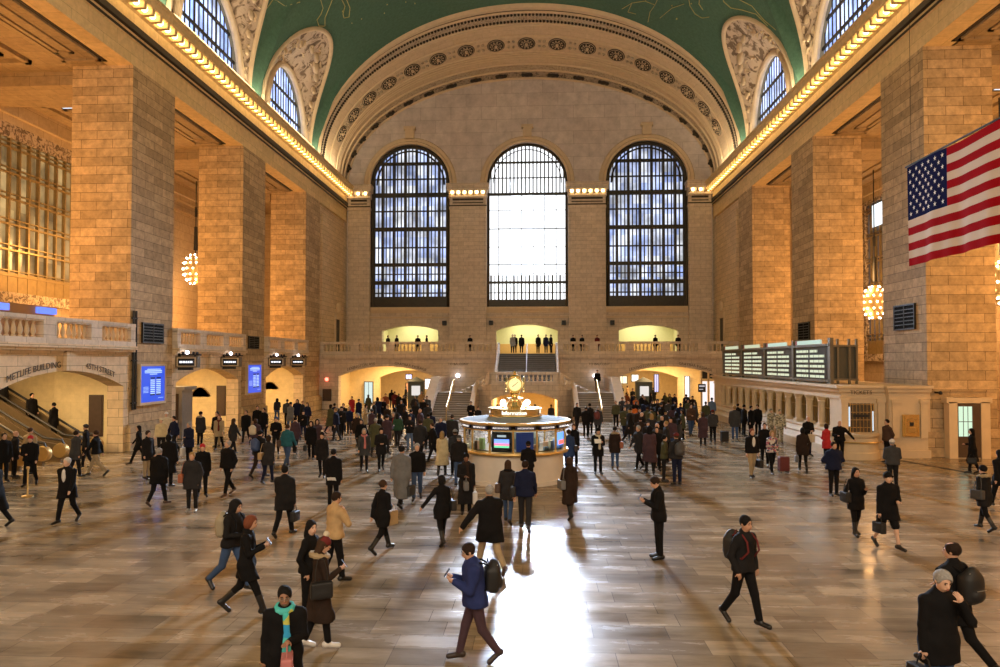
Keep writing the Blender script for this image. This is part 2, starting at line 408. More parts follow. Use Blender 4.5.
# pilasters with lit entablature
for k, (a, b) in enumerate(((-8.05, -4.25), (4.25, 8.05), (-18.75, -16.45), (16.45, 18.75))):
    m = MB(); y = D - .45
    m.box(a, b, y, D + .01, 5.1, 20.2); m.box(a + .35, b - .35, y - .08, y, 6, 19.6)
    m.box(a - .05, b + .05, y - .12, D, 20.2, 20.45); m.box(a, b, y - .05, D, 20.45, 21.4); m.box(a - .1, b + .1, y - .3, D, 21.4, 21.65)
    m.box(a - .25, b + .25, y - .7, D, 22.0, 22.5); m.box(a - .3, b + .3, y - .8, D, 22.5, 22.75)
    n = max(3, int((b - a) / .62)); pts = []
    for i in range(n + 1):
        x = a + (b - a) * i / n; m.box(x - .09, x + .09, y - .62, D, 21.65, 22.0)
        if i < n: pts.append((x + (b - a) / n / 2, y - .42, 21.86))
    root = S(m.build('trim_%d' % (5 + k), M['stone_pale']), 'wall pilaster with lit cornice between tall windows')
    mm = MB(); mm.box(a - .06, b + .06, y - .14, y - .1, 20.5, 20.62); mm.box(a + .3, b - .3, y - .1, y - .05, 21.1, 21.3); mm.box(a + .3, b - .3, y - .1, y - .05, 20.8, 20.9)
    mm.build('painted_groove_shade', M['trimdark'], root)  # dark strips paint groove shade on the pilaster heads
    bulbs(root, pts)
# windows
PB = {}
for k, c in enumerate(WC):
    mid = k == 1
    root = None
    fr = MB(); y = D + .35
    # archivolt moulding
    prof = [(0, 0), (0, -.22), (.22, -.28), (.32, -.12), (.62, -.16), (.72, 0)]
    path = []
    for q in range(37):
        t = PI * q / 36
        path.append(lambda a, b, t=t: (c - (WR + a) * math.cos(t), D + b, ZS + (WR + a) * math.sin(t)))
    fr.loft(prof, path)
    fr.box(c - .45, c + .45, D - .5, D, ZS + WR + .5, ZS + WR + 1.5); fr.box(c - .6, c + .6, D - .6, D, ZS + WR + 1.45, ZS + WR + 1.75)
    root = S(fr.build('window_%d' % (k + 1), M['trim'], smooth=False), 'tall arched window in the east wall' if not mid else 'bright central arched window in the east wall')
    b = MB()
    def zt(x): return ZS + math.sqrt(max(0.01, WR * WR - (x - c) ** 2))
    nb = 21
    for i in range(1, nb):
        x = c - WR + 2 * WR * i / nb; w = (.09 if i % 3 == 0 else .045) * (.8 if mid else 1.25)
        if not mid: b.box(x - w, x + w, y, y + .16, WB, zt(x))
        elif i % 3 == 0: b.box(x - .035, x + .035, y, y + .1, 13.4, min(22, zt(x)))  # middle bars thinned and left out to imitate the glare
        if mid: b.box(x - (.09 if i % 2 else .05), x + (.09 if i % 2 else .05), y, y + .1, WB, 13.4); b.box(x - .07, x + .07, y, y + .1, min(22, zt(x)), zt(x))
        if not mid and i % 3 == 0: b.box(x - .11, x + .11, y + .5, y + .6, WB, zt(x))
    for z, h in ((10.35, .5), (12.6, .16), (14.5, .14), (16.35, .05), (18.25, .16), (20.2, .05), (21.85, .18), (23.6, .05), (25.2, .12), (11.55, .05), (13.55, .04)):
        hw = WR if z < ZS else math.sqrt(WR * WR - (z - ZS) ** 2)
        hh = h * ((.3 if 13.5 < z < 21.5 else 1.0) if mid else 1.7)
        b.box(c - hw, c + hw, y - .05, y + .2, z - hh / 2, z + hh)
    # ornamented edge frame
    pts = [(c - WR + .12, y, WB), (c - WR + .12, y, ZS)] + [(c - (WR - .12) * math.cos(PI * q / 30), y, ZS + (WR - .12) * math.sin(PI * q / 30)) for q in range(31)] + [(c + WR - .12, y, ZS), (c + WR - .12, y, WB)]
    b.tube(pts, .16 if mid else .26, 6)
    b.tube([(c - (WR - .62) * math.cos(PI * q / 24), y, ZS + (WR - .62) * math.sin(PI * q / 24)) for q in range(25)], .09 if not mid else .05, 4)
    b.build('window_frame', M['bronze'], root)
    p = MB(); fill(p, c - WR, c + WR, 40, lambda x: WB, zt, D + 1.05)
    if mid:
        gm, gnt, gb = nmat('sunlit_frosted_glass'); gnt.nodes.remove(gb)
        ge = N(gnt, 'ShaderNodeEmission'); ge.inputs[0].default_value = (.90, .94, 1, 1); ge.inputs[1].default_value = EM_MID
        gt = N(gnt, 'ShaderNodeBsdfTransparent'); gt.inputs[0].default_value = (.8, .8, .8, 1); ga = N(gnt, 'ShaderNodeAddShader')
        gnt.links.new(ge.outputs[0], ga.inputs[0]); gnt.links.new(gt.outputs[0], ga.inputs[1]); gnt.links.new(ga.outputs[0], [n for n in gnt.nodes if n.type == 'OUTPUT_MATERIAL'][0].inputs[0])
    else: gm = glow_glass('daylit_glass', ((.40, .52, .95), (.92, .95, 1.0)), EM_SIDE, .55, 1.1)
    p.build('pane', gm, root)
# small black loudspeakers in the lower east wall
for i, x in enumerate((-8.6, -3.75, 3.75, 8.7)):
    m = MB(); m.box(x - .2, x + .2, D - .62, D - .0, 8.15, 8.6); m.box(x - .15, x + .15, D - .64, D - .62, 8.2, 8.55)
    o = m.build('wall_speaker', M['black']); tag(o, 'small square black wall speaker, %s along the band under the tall windows' % ('first from the left', 'second from the left', 'third from the left', 'fourth from the left')[i], 'speaker', 'wall speakers under the windows')

# lit rooms behind the balcony openings
M['alcove'] = plain('pale_yellow_room_wall', (.75, .72, .45), .8, noise=.06)
m = MB()
for o in OPN:
    a, b = o[0] - .6, o[1] + .6
    m.box(a, b, D + 6, D + 6.2, 5.0, 9.0); m.box(a - .2, a, D + 1, D + 6, 5, 9.0); m.box(b, b + .2, D + 1, D + 6, 5, 9.0); m.box(a, b, D + 1, D + 6, 8.8, 9.0)
S(m.build('wall_balcony_rooms', M['alcove']))
m = MB()
for o in OPN: m.box(o[0] - .5, o[1] + .5, D + 5.9, D + 6.0, 5.1, 6.35)
S(m.build('trim_13', plain('orange_wainscot', (.70, .42, .16), .6)))
m = MB(); m.box(-17, 17, D, D + 6.2, 4.7, 5.1); S(m.build('floor_balcony_rooms', M['floor']))

# arch soffit between vault and east wall ------------------------------------
Y0A = 62.5
def ring(f):                # f 0..1 from front to tympanum
    return (Y0A + (D - Y0A) * f, 19.3 - .3 * f, 13.75 - 2.75 * f)
def rpt(f, t, dr=0):
    y, a, b = ring(f); return (-(a + dr) * math.cos(t), y, ZS + (b + dr) * math.sin(t))
M['bandorn'] = ornament('egg_and_dart_band', (.56, .46, .33), (.25, .18, .12), 6.0, lo=.36, hi=.5)
M['bandorn2'] = ornament('garland_band', (.42, .34, .25), (.10, .075, .05), 3.0, lo=.36, hi=.52)
NT = 72
bands = [(0, .05, 'trim'), (.05, .08, 'trimdark'), (.08, .22, 'bandorn'), (.22, .25, 'trim'), (.25, .38, 'arch'), (.38, .60, 'arch'), (.60, .78, 'arch'), (.78, .88, 'bandorn'), (.88, 1.0, 'bandorn2')]
roots = {}
arc = MB()
for a, b, mt in bands:
    mm = MB(); mm.strip([rpt(a, PI * k / NT) for k in range(NT + 1)], [rpt(b, PI * k / NT) for k in range(NT + 1)])
    if mt == 'arch': arc.v, arc.f  # joined below
    roots.setdefault(mt, MB())
    roots[mt].add(mm.v, mm.f)
ceil_arch = S(roots['arch'].build('ceiling_arch', M['arch'], smooth=True), 'broad decorated stone arch framing the east windows')
for mt in roots:
    if mt != 'arch': roots[mt].build('arch_band', M[mt], ceil_arch, smooth=True)
mm = MB()
for f, r in ((.0, .34), (.035, .16), (.08, .14), (.225, .16), (.25, .1), (.385, .1), (.60, .12), (.635, .07), (.67, .07), (.70, .07), (.78, .13), (.88, .12), (1.0, .16)):
    mm.tube([rpt(f, PI * k / NT, -.02) for k in range(NT + 1)], r, 6)
mm.build('arch_moulding', M['trim'], ceil_arch, smooth=True)
# dentil-like ticks on the egg and dart bands
mm = MB()
for f in (.11, .19):
    for k in range(3, 177):
        t = PI * k / 180; p = rpt(f, t, -.07); mm.sphere(p, .13, 5, 4)
mm.build('arch_beading', M['trimdark'], ceil_arch)
NR = 17
ros = None
for k in range(NR):
    t = PI / 2 + (k - 8) * R(9)
    p = Vector(rpt(.49, t, -.05)); q = Vector(rpt(.49, t + .01, -.05)); tang = (q - p).normalized()
    ax = (Vector(rpt(.55, t)) - Vector(rpt(.45, t))).normalized(); nrm = tang.cross(ax).normalized()
    if nrm.dot(Vector((0, 0, ZS)) - Vector((p.x, 0, p.z))) < 0: nrm = -nrm
    if ros is None:
        a = MB(); a.lathe([(0, .05), (.95, .05), (1.0, .0)], n=24); r0 = a.build('rosette', M['trimdark'])
        b = MB(); b.lathe([(.34, .0), (.38, .12), (.44, 0)], n=24); b.lathe([(.84, 0), (.88, .1), (.93, 0)], n=24)
        for i in range(10):
            w = 2 * PI * i / 10; b.sphere((.6 * math.cos(w), .6 * math.sin(w), .08), .10, 6, 5, (1, 1, .6))
        b.sphere((0, 0, .1), .2, 8, 6); r1 = b.build('rosette_petals', M['arch'], r0, smooth=True)
        ros = (r0.data, r1.data); bpy.data.objects.remove(r1); bpy.data.objects.remove(r0)
    o = bpy.data.objects.new('rosette', ros[0]); link(o, ceil_arch); mtx = Matrix((tang, nrm.cross(tang), nrm)).transposed().to_4x4(); mtx = mtx @ Matrix.Scale(.86, 4); mtx.translation = p; o.matrix_local = mtx
    o2 = bpy.data.objects.new('rosette_petals', ros[1]); link(o2, o)
# scroll ornament between rosettes
mm = MB()
for k in range(NR - 1):
    t = PI / 2 + (k - 7.5) * R(9)
    for s_ in (-1, 1):
        for df in (-.035, .035):
            p = rpt(.49 + df, t + s_ * .012, -.05); mm.sphere(p, .16, 6, 4)
mm.build('arch_scroll', M['bandorn'], ceil_arch, smooth=True)
# garland knots
mm = MB()
for k in range(1, 22):
    t = PI * k / 22; p = rpt(.94, t, -.08); mm.sphere(p, .33, 7, 5, (1.2, .7, .6)); mm.sphere(rpt(.94, t + .022, -.08), .2, 6, 4); mm.sphere(rpt(.94, t - .022, -.08), .2, 6, 4)
mm.build('arch_garland', M['trimdark'], ceil_arch, smooth=True)

# green vault with penetrations --------------------------------------------------
def green_mat():
    m, nt, b = nmat('green_vault_paint'); b.inputs['Roughness'].default_value = .8
    g = N(nt, 'ShaderNodeNewGeometry'); no = N(nt, 'ShaderNodeTexNoise'); no.inputs['Scale'].default_value = 4; no.inputs['Detail'].default_value = 10; no.inputs['Roughness'].default_value = .8
    nt.links.new(g.outputs['Position'], no.inputs['Vector'])
    cr = N(nt, 'ShaderNodeValToRGB'); cr.color_ramp.elements[0].position = .35; cr.color_ramp.elements[0].color = c4((.045, .118, .075)); cr.color_ramp.elements[1].position = .65; cr.color_ramp.elements[1].color = c4((.08, .18, .122))
    nt.links.new(no.outputs['Fac'], cr.inputs[0]); nt.links.new(cr.outputs[0], b.inputs['Base Color'])
    return m
M['green'] = green_mat()
VA, VB = 19.05, 13.75
def vpt(y, th, dr=0): return (-(VA + dr) * math.cos(th), y, ZS + (VB + dr) * math.sin(th))
TH = R(48); TM = R(34); HB = 5.35; LB = 4.25; LZ = 5.1
cyl_ = [15.7, 28.7, 41.7, 54.7]
vm = MB()
ys = [-8, 0, 9.2] + [cc + 6.5 for cc in cyl_]; ys[-1] = Y0A
def grid(y0, y1, t0, t1, n=16):
    vm.strip([vpt(y0, t0 + (t1 - t0) * k / n) for k in range(n + 1)], [vpt(y1, t0 + (t1 - t0) * k / n) for k in range(n + 1)])
grid(-8, 9.2, 0, PI, 60)
grid(9.2, Y0A, TH, PI - TH, 60)
grid(61.2, Y0A, 0, TH, 12); grid(61.2, Y0A, PI - TH, PI, 12)
K = 40; NS = 5
for cc in cyl_:
    for sd in (0, 1):
        def P(y, th): return vpt(y, PI - th if sd else th)
        rows = []; TS = sorted([PI * k / K for k in range(K + 1)] + [math.atan2(TH, 6.5), PI - math.atan2(TH, 6.5)])
        for i in range(NS + 1):
            f = i / NS; row = []
            for t in TS:
                hy, ht = cc + HB * math.cos(t), TM * math.sin(t) ** .85 if math.sin(t) > 0 else 0
                dx, dy = math.cos(t), math.sin(t)
                s_ = min(6.5 / abs(dx) if abs(dx) > 1e-9 else 1e9, TH / dy if dy > 1e-9 else 1e9)
                ry, rt = cc + dx * s_ if abs(dx * s_) < 6.5 else cc + 6.5 * (1 if dx > 0 else -1), min(TH, dy * s_)
                row.append(P(hy + (ry - hy) * f, ht + (rt - ht) * f))
            rows.append(row)
        for i in range(NS): vm.strip(rows[i], rows[i + 1])
        # corners of the rectangle missed by the angular sampling
        for sg in (-1, 1):
            pass
vault = S(vm.build('ceiling', M['green'], smooth=True), 'green barrel vault painted with gold star figures')
# lunette hoods and clerestory windows
M['sky'] = glow_glass('clerestory_glass', ((.30, .45, 1.0), (.62, .72, 1.0)), EM_CLER, .5, 6)
n_w = 4
for cc in cyl_[1:]:
    for sd in (-1, 1):
        X = sd * 19.3
        A = []; B = []; C_ = []
        for k in range(K + 1):
            t = PI * k / K
            th = TM * max(0, math.sin(t)) ** .85
            vx = VA * math.cos(th); vz = ZS + VB * math.sin(th)
            A.append((sd * vx, cc + HB * math.cos(t), vz)); B.append((X, cc + LB * math.cos(t), ZS + LZ * math.sin(t)))
        rows = [[tuple(a[i] + (b[i] - a[i]) * f for i in range(3)) for a, b in zip(A, B)] for f in (0, .12, .6, .95, 1)]
        mh = MB()
        for i in range(4): mh.strip(rows[i], rows[i + 1])
        root = S(mh.build('window_%d' % n_w, M['sculpt'], smooth=True), 'semicircular clerestory window under a carved hood in the vault')
        n_w += 1
        mt = MB(); mt.tube(A, .2, 8); mt.tube([(p[0] - sd * .2, p[1], p[2]) for p in B], .26, 8)
        mt.box(sd * 18.6, sd * 19.6, cc - HB, cc + HB, ZS - .3, ZS + .25)
        # carved figure: winged globe, wreath and branches on the far flank of the hood
        mt.build('hood_rim', M['trim'], root, smooth=True)
        mo = MB(); rnd = random.Random(int(cc * 10) + sd)
        def hp(t, f):
            th = TM * max(0, math.sin(t)) ** .85
            a = (sd * VA * math.cos(th), cc + HB * math.cos(t), ZS + VB * math.sin(th)); b = (X, cc + LB * math.cos(t), ZS + LZ * math.sin(t))
            return Vector([a[i] + (b[i] - a[i]) * f for i in range(3)]) + Vector((-sd * .1, -.06, -.12))
        for t, f, r in ((PI * .36, .42, .55), (PI * .30, .4, .4), (PI * .42, .38, .45), (PI * .24, .45, .35), (PI * .5, .4, .35), (PI * .18, .5, .3), (PI * .12, .5, .25), (PI * .62, .4, .3), (PI * .75, .4, .25)):
            mo.sphere(hp(t, f), r, 10, 6, (.5, 1, 1))
        for q in range(26):
            t = rnd.uniform(.05, .8) * PI; f = rnd.uniform(.2, .75); a = hp(t, f); d = Vector((0, rnd.uniform(-1, 1), rnd.uniform(-1, 1))) * .5
            mo.tube([a, a + d * .5 + Vector((-sd * .05, 0, .1)), a + d], [.10, .08, .04], 5)
        mo.build('hood_carving', M['trim'], root, smooth=True)
        pm = MB(); P1 = [(X + sd * .3, cc - LB + 2 * LB * k / 30, ZS) for k in range(31)]; P2 = [(X + sd * .3, p[1], ZS + LZ * math.sqrt(max(0, 1 - ((p[1] - cc) / LB) ** 2))) for p in P1]
        pm.strip(P1, P2); pm.build('pane', M['sky'], root)
        bm_ = MB()
        for q in range(1, 15):
            y = cc - LB + 2 * LB * q / 15; z1 = ZS + LZ * math.sqrt(max(0, 1 - ((y - cc) / LB) ** 2)); w = .10 if q % 5 == 0 else .05
            bm_.box(X + sd * .2, X + sd * .25, y - w, y + w, ZS, z1)
        for z in (ZS + 1.6, ZS + 3.2):
            hw = LB * math.sqrt(1 - ((z - ZS) / LZ) ** 2); bm_.box(X + sd * .15, X + sd * .25, cc - hw, cc + hw, z - .1, z + .1)
        bm_.build('window_frame', M['bronze'], root)
# painted gold figures: thin raised lines on the vault
def on_vault(u, v):
    r = ray(u, v); lo, hi = 1, 70
    f = lambda t: ((CX + r[0] * t) / VA) ** 2 + ((CH + r[2] * t - ZS) / VB) ** 2 - 1 if CH + r[2] * t > ZS else -1
    for _ in range(50):
        mdl = (lo + hi) / 2
        if f(mdl) < 0: lo = mdl
        else: hi = mdl
    t = lo * .999; return (CX + r[0] * t, r[1] * t, CH + r[2] * t)
G = [[(312, -14), (320, -2), (323, 8), (321, 14), (317, 20), (319, 26), (325, 26), (325, 18), (329, 8), (333, -2), (338, -14)], [(338, -10), (341, -2), (345, 6), (343, 14), (344, 18), (349, 17), (350, 8), (346, -2), (345, -10)],
     [(622, 9), (632, 3), (645, 1), (655, 5), (650, 12), (648, 22)], [(655, 5), (659, -4), (668, -10)], [(632, 3), (628, 12), (636, 14)], [(640, -8), (648, -2), (645, 1)],
     [(688, -6), (690, 6), (695, 14), (702, 18), (709, 17)], [(700, -6), (699, 4), (703, 10)], [(720, -8), (724, 2), (731, 8), (742, 10)], [(731, -8), (740, 0), (752, 6), (764, 20), (776, 30)], [(742, 10), (756, 14), (768, 26)], [(560, -6), (575, -2), (590, -8)], [(660, 18), (672, 8), (684, 4)], [(270, -4), (285, 6), (300, 2)], [(262, 14), (270, 4), (276, -6)]]
mg = MB()
for pl in G:
    pts = []
    for a, b in zip(pl, pl[1:]):
        for q in range(4): pts.append(on_vault(a[0] + (b[0] - a[0]) * q / 4, a[1] + (b[1] - a[1]) * q / 4))
    pts.append(on_vault(*pl[-1])); mg.tube(pts, .035, 4)
rnd = random.Random(4)
for q in range(60):
    u, v = rnd.uniform(255, 800), rnd.uniform(-10, 60)
    p = on_vault(u, v)
    if p[1] < 61 and p[2] > 32: mg.sphere(p, .05 + .04 * rnd.random(), 5, 4)
mg.build('gold_star_figures', plain('gold_leaf_paint', (.42, .40, .16), .6), vault)

# lintel soffits, aisle ceilings and back walls ------------------------------------
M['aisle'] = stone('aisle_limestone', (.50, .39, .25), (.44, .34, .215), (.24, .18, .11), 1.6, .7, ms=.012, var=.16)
for side, nm in ((-1, 'north'), (1, 'south')):
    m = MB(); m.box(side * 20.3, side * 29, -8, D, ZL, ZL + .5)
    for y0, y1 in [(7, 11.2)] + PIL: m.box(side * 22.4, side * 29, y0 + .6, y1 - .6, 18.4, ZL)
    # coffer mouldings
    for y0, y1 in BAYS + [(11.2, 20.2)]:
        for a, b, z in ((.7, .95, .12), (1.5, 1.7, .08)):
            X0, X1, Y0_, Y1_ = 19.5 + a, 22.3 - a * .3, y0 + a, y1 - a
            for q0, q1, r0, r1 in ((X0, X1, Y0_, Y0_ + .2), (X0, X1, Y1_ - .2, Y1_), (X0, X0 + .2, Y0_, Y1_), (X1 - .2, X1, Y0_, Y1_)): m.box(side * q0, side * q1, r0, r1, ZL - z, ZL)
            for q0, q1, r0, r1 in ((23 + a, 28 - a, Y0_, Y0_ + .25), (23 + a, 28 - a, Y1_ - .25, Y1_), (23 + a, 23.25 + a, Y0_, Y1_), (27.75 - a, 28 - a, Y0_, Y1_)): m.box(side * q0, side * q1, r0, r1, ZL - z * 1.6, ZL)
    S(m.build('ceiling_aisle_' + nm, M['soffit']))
    m = MB()
    for y0, y1 in BAYS:
        X0, X1, Y0_, Y1_ = 20.0, 22.1, y0 + .5, y1 - .5
        for q0, q1, r0, r1 in ((X0, X1, Y0_, Y0_ + .16), (X0, X1, Y1_ - .16, Y1_), (X0, X0 + .16, Y0_, Y1_), (X1 - .16, X1, Y0_, Y1_)): m.box(side * q0, side * q1, r0, r1, ZL - .03, ZL + .01)
    S(m.build('trim_%d' % (9 if side < 0 else 10), M['trimdark']))
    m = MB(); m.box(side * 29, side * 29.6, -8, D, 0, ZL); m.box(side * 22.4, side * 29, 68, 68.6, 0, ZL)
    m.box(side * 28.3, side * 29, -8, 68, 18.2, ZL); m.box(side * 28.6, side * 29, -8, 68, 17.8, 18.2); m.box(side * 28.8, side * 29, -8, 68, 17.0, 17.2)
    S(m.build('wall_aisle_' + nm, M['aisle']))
# skylight grid in the aisle ceilings
for side in (-1, 1):
    m = MB(); yq = 34.2
    m.box(side * 22.6, side * 26.4, yq, 38.6, ZL - .12, ZL - .02); o = S(m.build('window_%d' % n_w, M['bronze']), 'dark grid of ceiling lights above the aisle'); n_w += 1
    pm = MB()
    for i in range(4):
        for j in range(4): pm.box(side * (22.75 + i * .92), side * (23.5 + i * .92), yq + .15 + j * 1.08, yq + 1.0 + j * 1.08, ZL - .14, ZL - .12)
    pm.build('pane', emis('skylight_glow', (.7, .85, 1), 1.1), o)
# bronze window walls at the back of the aisles
def grille(side, y0, y1, z0, z1, k, ny, glow):
    m = MB(); X = side * 28.9
    m.box(X, X - side * .28, y0 - .5, y0, z0 - .6, z1 + .8); m.box(X, X - side * .28, y1, y1 + .5, z0 - .6, z1 + .8); m.box(X, X - side * .28, y0, y1, z1, z1 + .8); m.box(X, X - side * .28, y0, y1, z0 - .6, z0)
    o = S(m.build('window_%d' % k, M['orn']), 'tall gilt bronze window grille at the back of the aisle')
    m = MB()
    for i in range(1, ny):
        y = y0 + (y1 - y0) * i / ny; m.box(X, X - side * .22, y - .06, y + .06, z0, z1); 
    nz = 6
    for j in range(1, nz + 1):
        z = z0 + (z1 - z0) * (j - .35) / nz; m.box(X - side * .05, X - side * .26, y0, y1, z - .05, z + .05); m.box(X - side * .05, X - side * .26, y0, y1, z + .25, z + .31)
    m.box(X - side * .1, X - side * .2, y0, y1, z0, z0 + 1.1)
    m.build('window_frame', M['bronzelit'], o)
    m = MB(); m.box(X, X - side * .03, y0, y1, z0, z1); m.build('pane', glow, o)
lit = glow_glass('lit_office_glass', ((.95, .62, .25), (.45, .25, .08)), .42, .8, 2.6, 1.2)
grille(-1, 26.0, 46.0, 8.3, 17.0, n_w, 26, lit); n_w += 1
grille(1, 56.2, 60.0, 5.0, 17.5, n_w, 5, glow_glass('dim_office_glass', ((.12, .10, .08), (.05, .05, .06)), .5, 1.2, 2.0)); n_w += 1
grille(1, 26.0, 39.0, 6.0, 17.5, n_w, 16, glow_glass('dim_office_glass_near', ((.10, .08, .06), (.35, .33, .30)), .5, 1.2, 2.0)); n_w += 1
m = MB(); m.box(28.55, 28.6, 56.6, 58.6, 15.4, 17.2)
tag(m.build('office_window_light', emis('office_light', (.85, .95, 1), 1.4)), 'bright lit office pane high in the bronze grille behind the right pillars', 'window light')

# north (left) lower storey -----------------------------------------------------------
def arch_wall(m, y0, y1, z1, a0, a1, zs, za, X, t, side, n=20):
    # wall in plane X between y0..y1 with a segmental arch a0..a1
    def f(X_):
        m.strip([(X_, y0, 0), (X_, y0, z1)], [(X_, a0, 0), (X_, a0, z1)]); m.strip([(X_, a1, 0), (X_, a1, z1)], [(X_, y1, 0), (X_, y1, z1)])
        A = [(X_, a0 + (a1 - a0) * k / n, seg(a0 + (a1 - a0) * k / n, a0, a1, zs, za)) for k in range(n + 1)]
        m.strip(A, [(p[0], p[1], z1) for p in A]); return [(X_, a0, 0)] + A + [(X_, a1, 0)]
    A = f(X); B = f(X + side * t); m.strip(A, B)
for k, (y0, y1) in enumerate(BAYS):
    m = MB(); yc = (y0 + y1) / 2
    arch_wall(m, y0, y1, 5.1, y0 + .45, y1 - .45, 3.2, 3.98, -W - .02, .8, -1)
    m.box(-W - .02, -W + .1, y0 + .1, y1 - .1, 4.72, 4.86)
    m.box(-W, -W + .16, yc - .3, yc + .3, 4.0, 4.95); m.box(-W, -W + .1, yc - .42, yc + .42, 4.75, 4.95)
    m.box(-W - .4, -W + .42, y0, y1, 4.95, 5.12); m.box(-W - .4, -W + .3, y0, y1, 4.84, 4.95)
    S(m.build('wall_north_arch', M['stone_fine']), 'low wall with a flat arch below the side balcony')
    def balus_parts(): pass
m = MB(); m.box(-29, -W - .4, -8, 68, 4.72, 5.1); S(m.build('floor_north_balcony', M['aisle']))
m = MB()
for yq in (33.2, 46.2, 59.1): m.box(-22.6, -W - .8, yq - .3, yq, 0, 4.72)
m.box(-29, -W - .82, 23.6, 24.2, 0, 4.72); m.box(-29, -W - .8, 33.3, 33.9, 0, 4.72); m.box(-27, -W - .8, 46.25, 46.6, 0, 4.72); m.box(-27, -W - .8, 59.15, 59.5, 0, 4.72)
m.box(-26.6, -26, 36.5, 46.3, 0, 4.72); m.box(-25.6, -25, 50, 59.2, 0, 4.72); m.box(-27, -22.5, 36.6, 37.1, 0, 4.72); m.box(-27, -22.5, 49.5, 49.9, 0, 4.72)
S(m.build('wall_passage', M['warmwall']), 'warm lit passage walls beyond the flat arches')
# crescents painted as shaded arch soffits, and dark panels on the passage end walls
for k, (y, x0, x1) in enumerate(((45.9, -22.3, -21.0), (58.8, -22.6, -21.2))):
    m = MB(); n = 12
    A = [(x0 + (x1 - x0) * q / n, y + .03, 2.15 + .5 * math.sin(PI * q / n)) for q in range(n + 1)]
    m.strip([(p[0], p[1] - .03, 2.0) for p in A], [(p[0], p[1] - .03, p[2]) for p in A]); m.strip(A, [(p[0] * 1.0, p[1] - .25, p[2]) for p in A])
    o = S(m.build('door_%d' % (3 + k), plain('painted_soffit_shade', (.30, .19, .09), .8)), 'dark crescent painted as the shaded top of a small passage arch')
for y, x0, x1, nm in ((32.9, -20.75, -20.15, 'beside the escalator passage'), (45.9, -20.5, -19.98, 'in the second lit passage')):
    m = MB(); m.box(x0, x1, y - .08, y, .8, 2.7); m.box(x0 - .06, x1 + .06, y - .05, y, .74, 2.76)
    o = m.build('wall_panel', M['darkwood']); tag(o, 'tall dark panel hung on the yellow wall ' + nm, 'panel', 'dark wall panels')
# inscriptions over the near arch
def arc_text(nm, txt, yc, size, k, parent=None):
    y0, y1 = BAYS[k]
    def fn(px, py, pz):
        # letters run left to right = increasing Y
        s_ = px; Y = yc + s_; zc = seg(Y, y0 + .45, y1 - .45, 3.2, 3.98) + .27
        return (-W + .012 + pz, Y, zc + py)
    o = text_obj(nm, txt, size, M['engrave'], fn, .006, parent)
    return o
wn = bpy.data.objects['wall_north_arch']
arc_text('inscription', 'METLIFE BUILDING', 26.75, .36, 0, wn)
arc_text('inscription', '45TH STREET', 30.95, .36, 0, wn)
# balustrades -------------------------------------------------------------------------
_bal = None
def balustrade(A, B, z, label, piers=None, h=1.1, zb=None, kind='structure'):
    """stone balustrade from A to B (x,y); z floor at A, zb at B"""
    global _bal
    A = Vector((A[0], A[1], z)); B = Vector((B[0], B[1], z if zb is None else zb)); L = (Vector((B.x, B.y, 0)) - Vector((A.x, A.y, 0))).length
    d = Vector((B.x - A.x, B.y - A.y, 0)).normalized(); nrm = Vector((-d.y, d.x, 0)); sl = (B.z - A.z) / L
    def P(s_, w, hh): q = A + d * s_ + nrm * w; return (q.x, q.y, A.z + sl * s_ + hh)
    m = MB()
    def bar(s0, s1, w, h0, h1): m.add([P(s0, -w, h0), P(s0, w, h0), P(s0, w, h1), P(s0, -w, h1), P(s1, -w, h0), P(s1, w, h0), P(s1, w, h1), P(s1, -w, h1)], [(0, 3, 2, 1), (4, 5, 6, 7), (0, 1, 5, 4), (1, 2, 6, 5), (2, 3, 7, 6), (3, 0, 4, 7)])
    bar(0, L, .2, 0, .22); bar(0, L, .19, h - .16, h); bar(0, L, .14, h - .22, h - .16)
    if piers is None: piers = max(1, round(L / 4.0))
    ps = [L * i / piers for i in range(piers + 1)]
    for i, s_ in enumerate(ps):
        a = max(0, s_ - .38); b = min(L, s_ + .38); bar(a, b, .17, .2, h - .15)
    o = m.build('balustrade', M['stone_pale']); tag(o, label, None, None, kind)
    if _bal is None:
        mm = MB(); mm.lathe([(.085, 0), (.085, .07), (.045, .1), (.1, .26), (.085, .36), (.045, .55), (.04, .6), (.075, .64), (.075, .70)], n=8); t_ = mm.build('b', M['trim'], smooth=True); _bal = t_.data; bpy.data.objects.remove(t_)
    n = int(L / .34); c = 0
    for i in range(n):
        s_ = (i + .5) * L / n
        if any(abs(s_ - q) < .5 for q in ps): continue
        if c >= 100: break
        c += 1
        b = bpy.data.objects.new('baluster', _bal); link(b, o); b.location = P(s_, 0, .2); b.scale = (1, 1, (h - .4) / .70)
    return o
for k, (y0, y1) in enumerate(BAYS):
    balustrade((-W + .12, y0), (-W + .12, y1), 5.12, 'stone balustrade on the left balcony between pillars', 3)
balustrade((-W, 63.5), (-2.7, 63.5), 5.1, 'long stone balustrade of the east balcony, left of the dark steps', 5)
balustrade((2.9, 63.5), (W, 63.5), 5.1, 'long stone balustrade of the east balcony, right of the dark steps', 5)
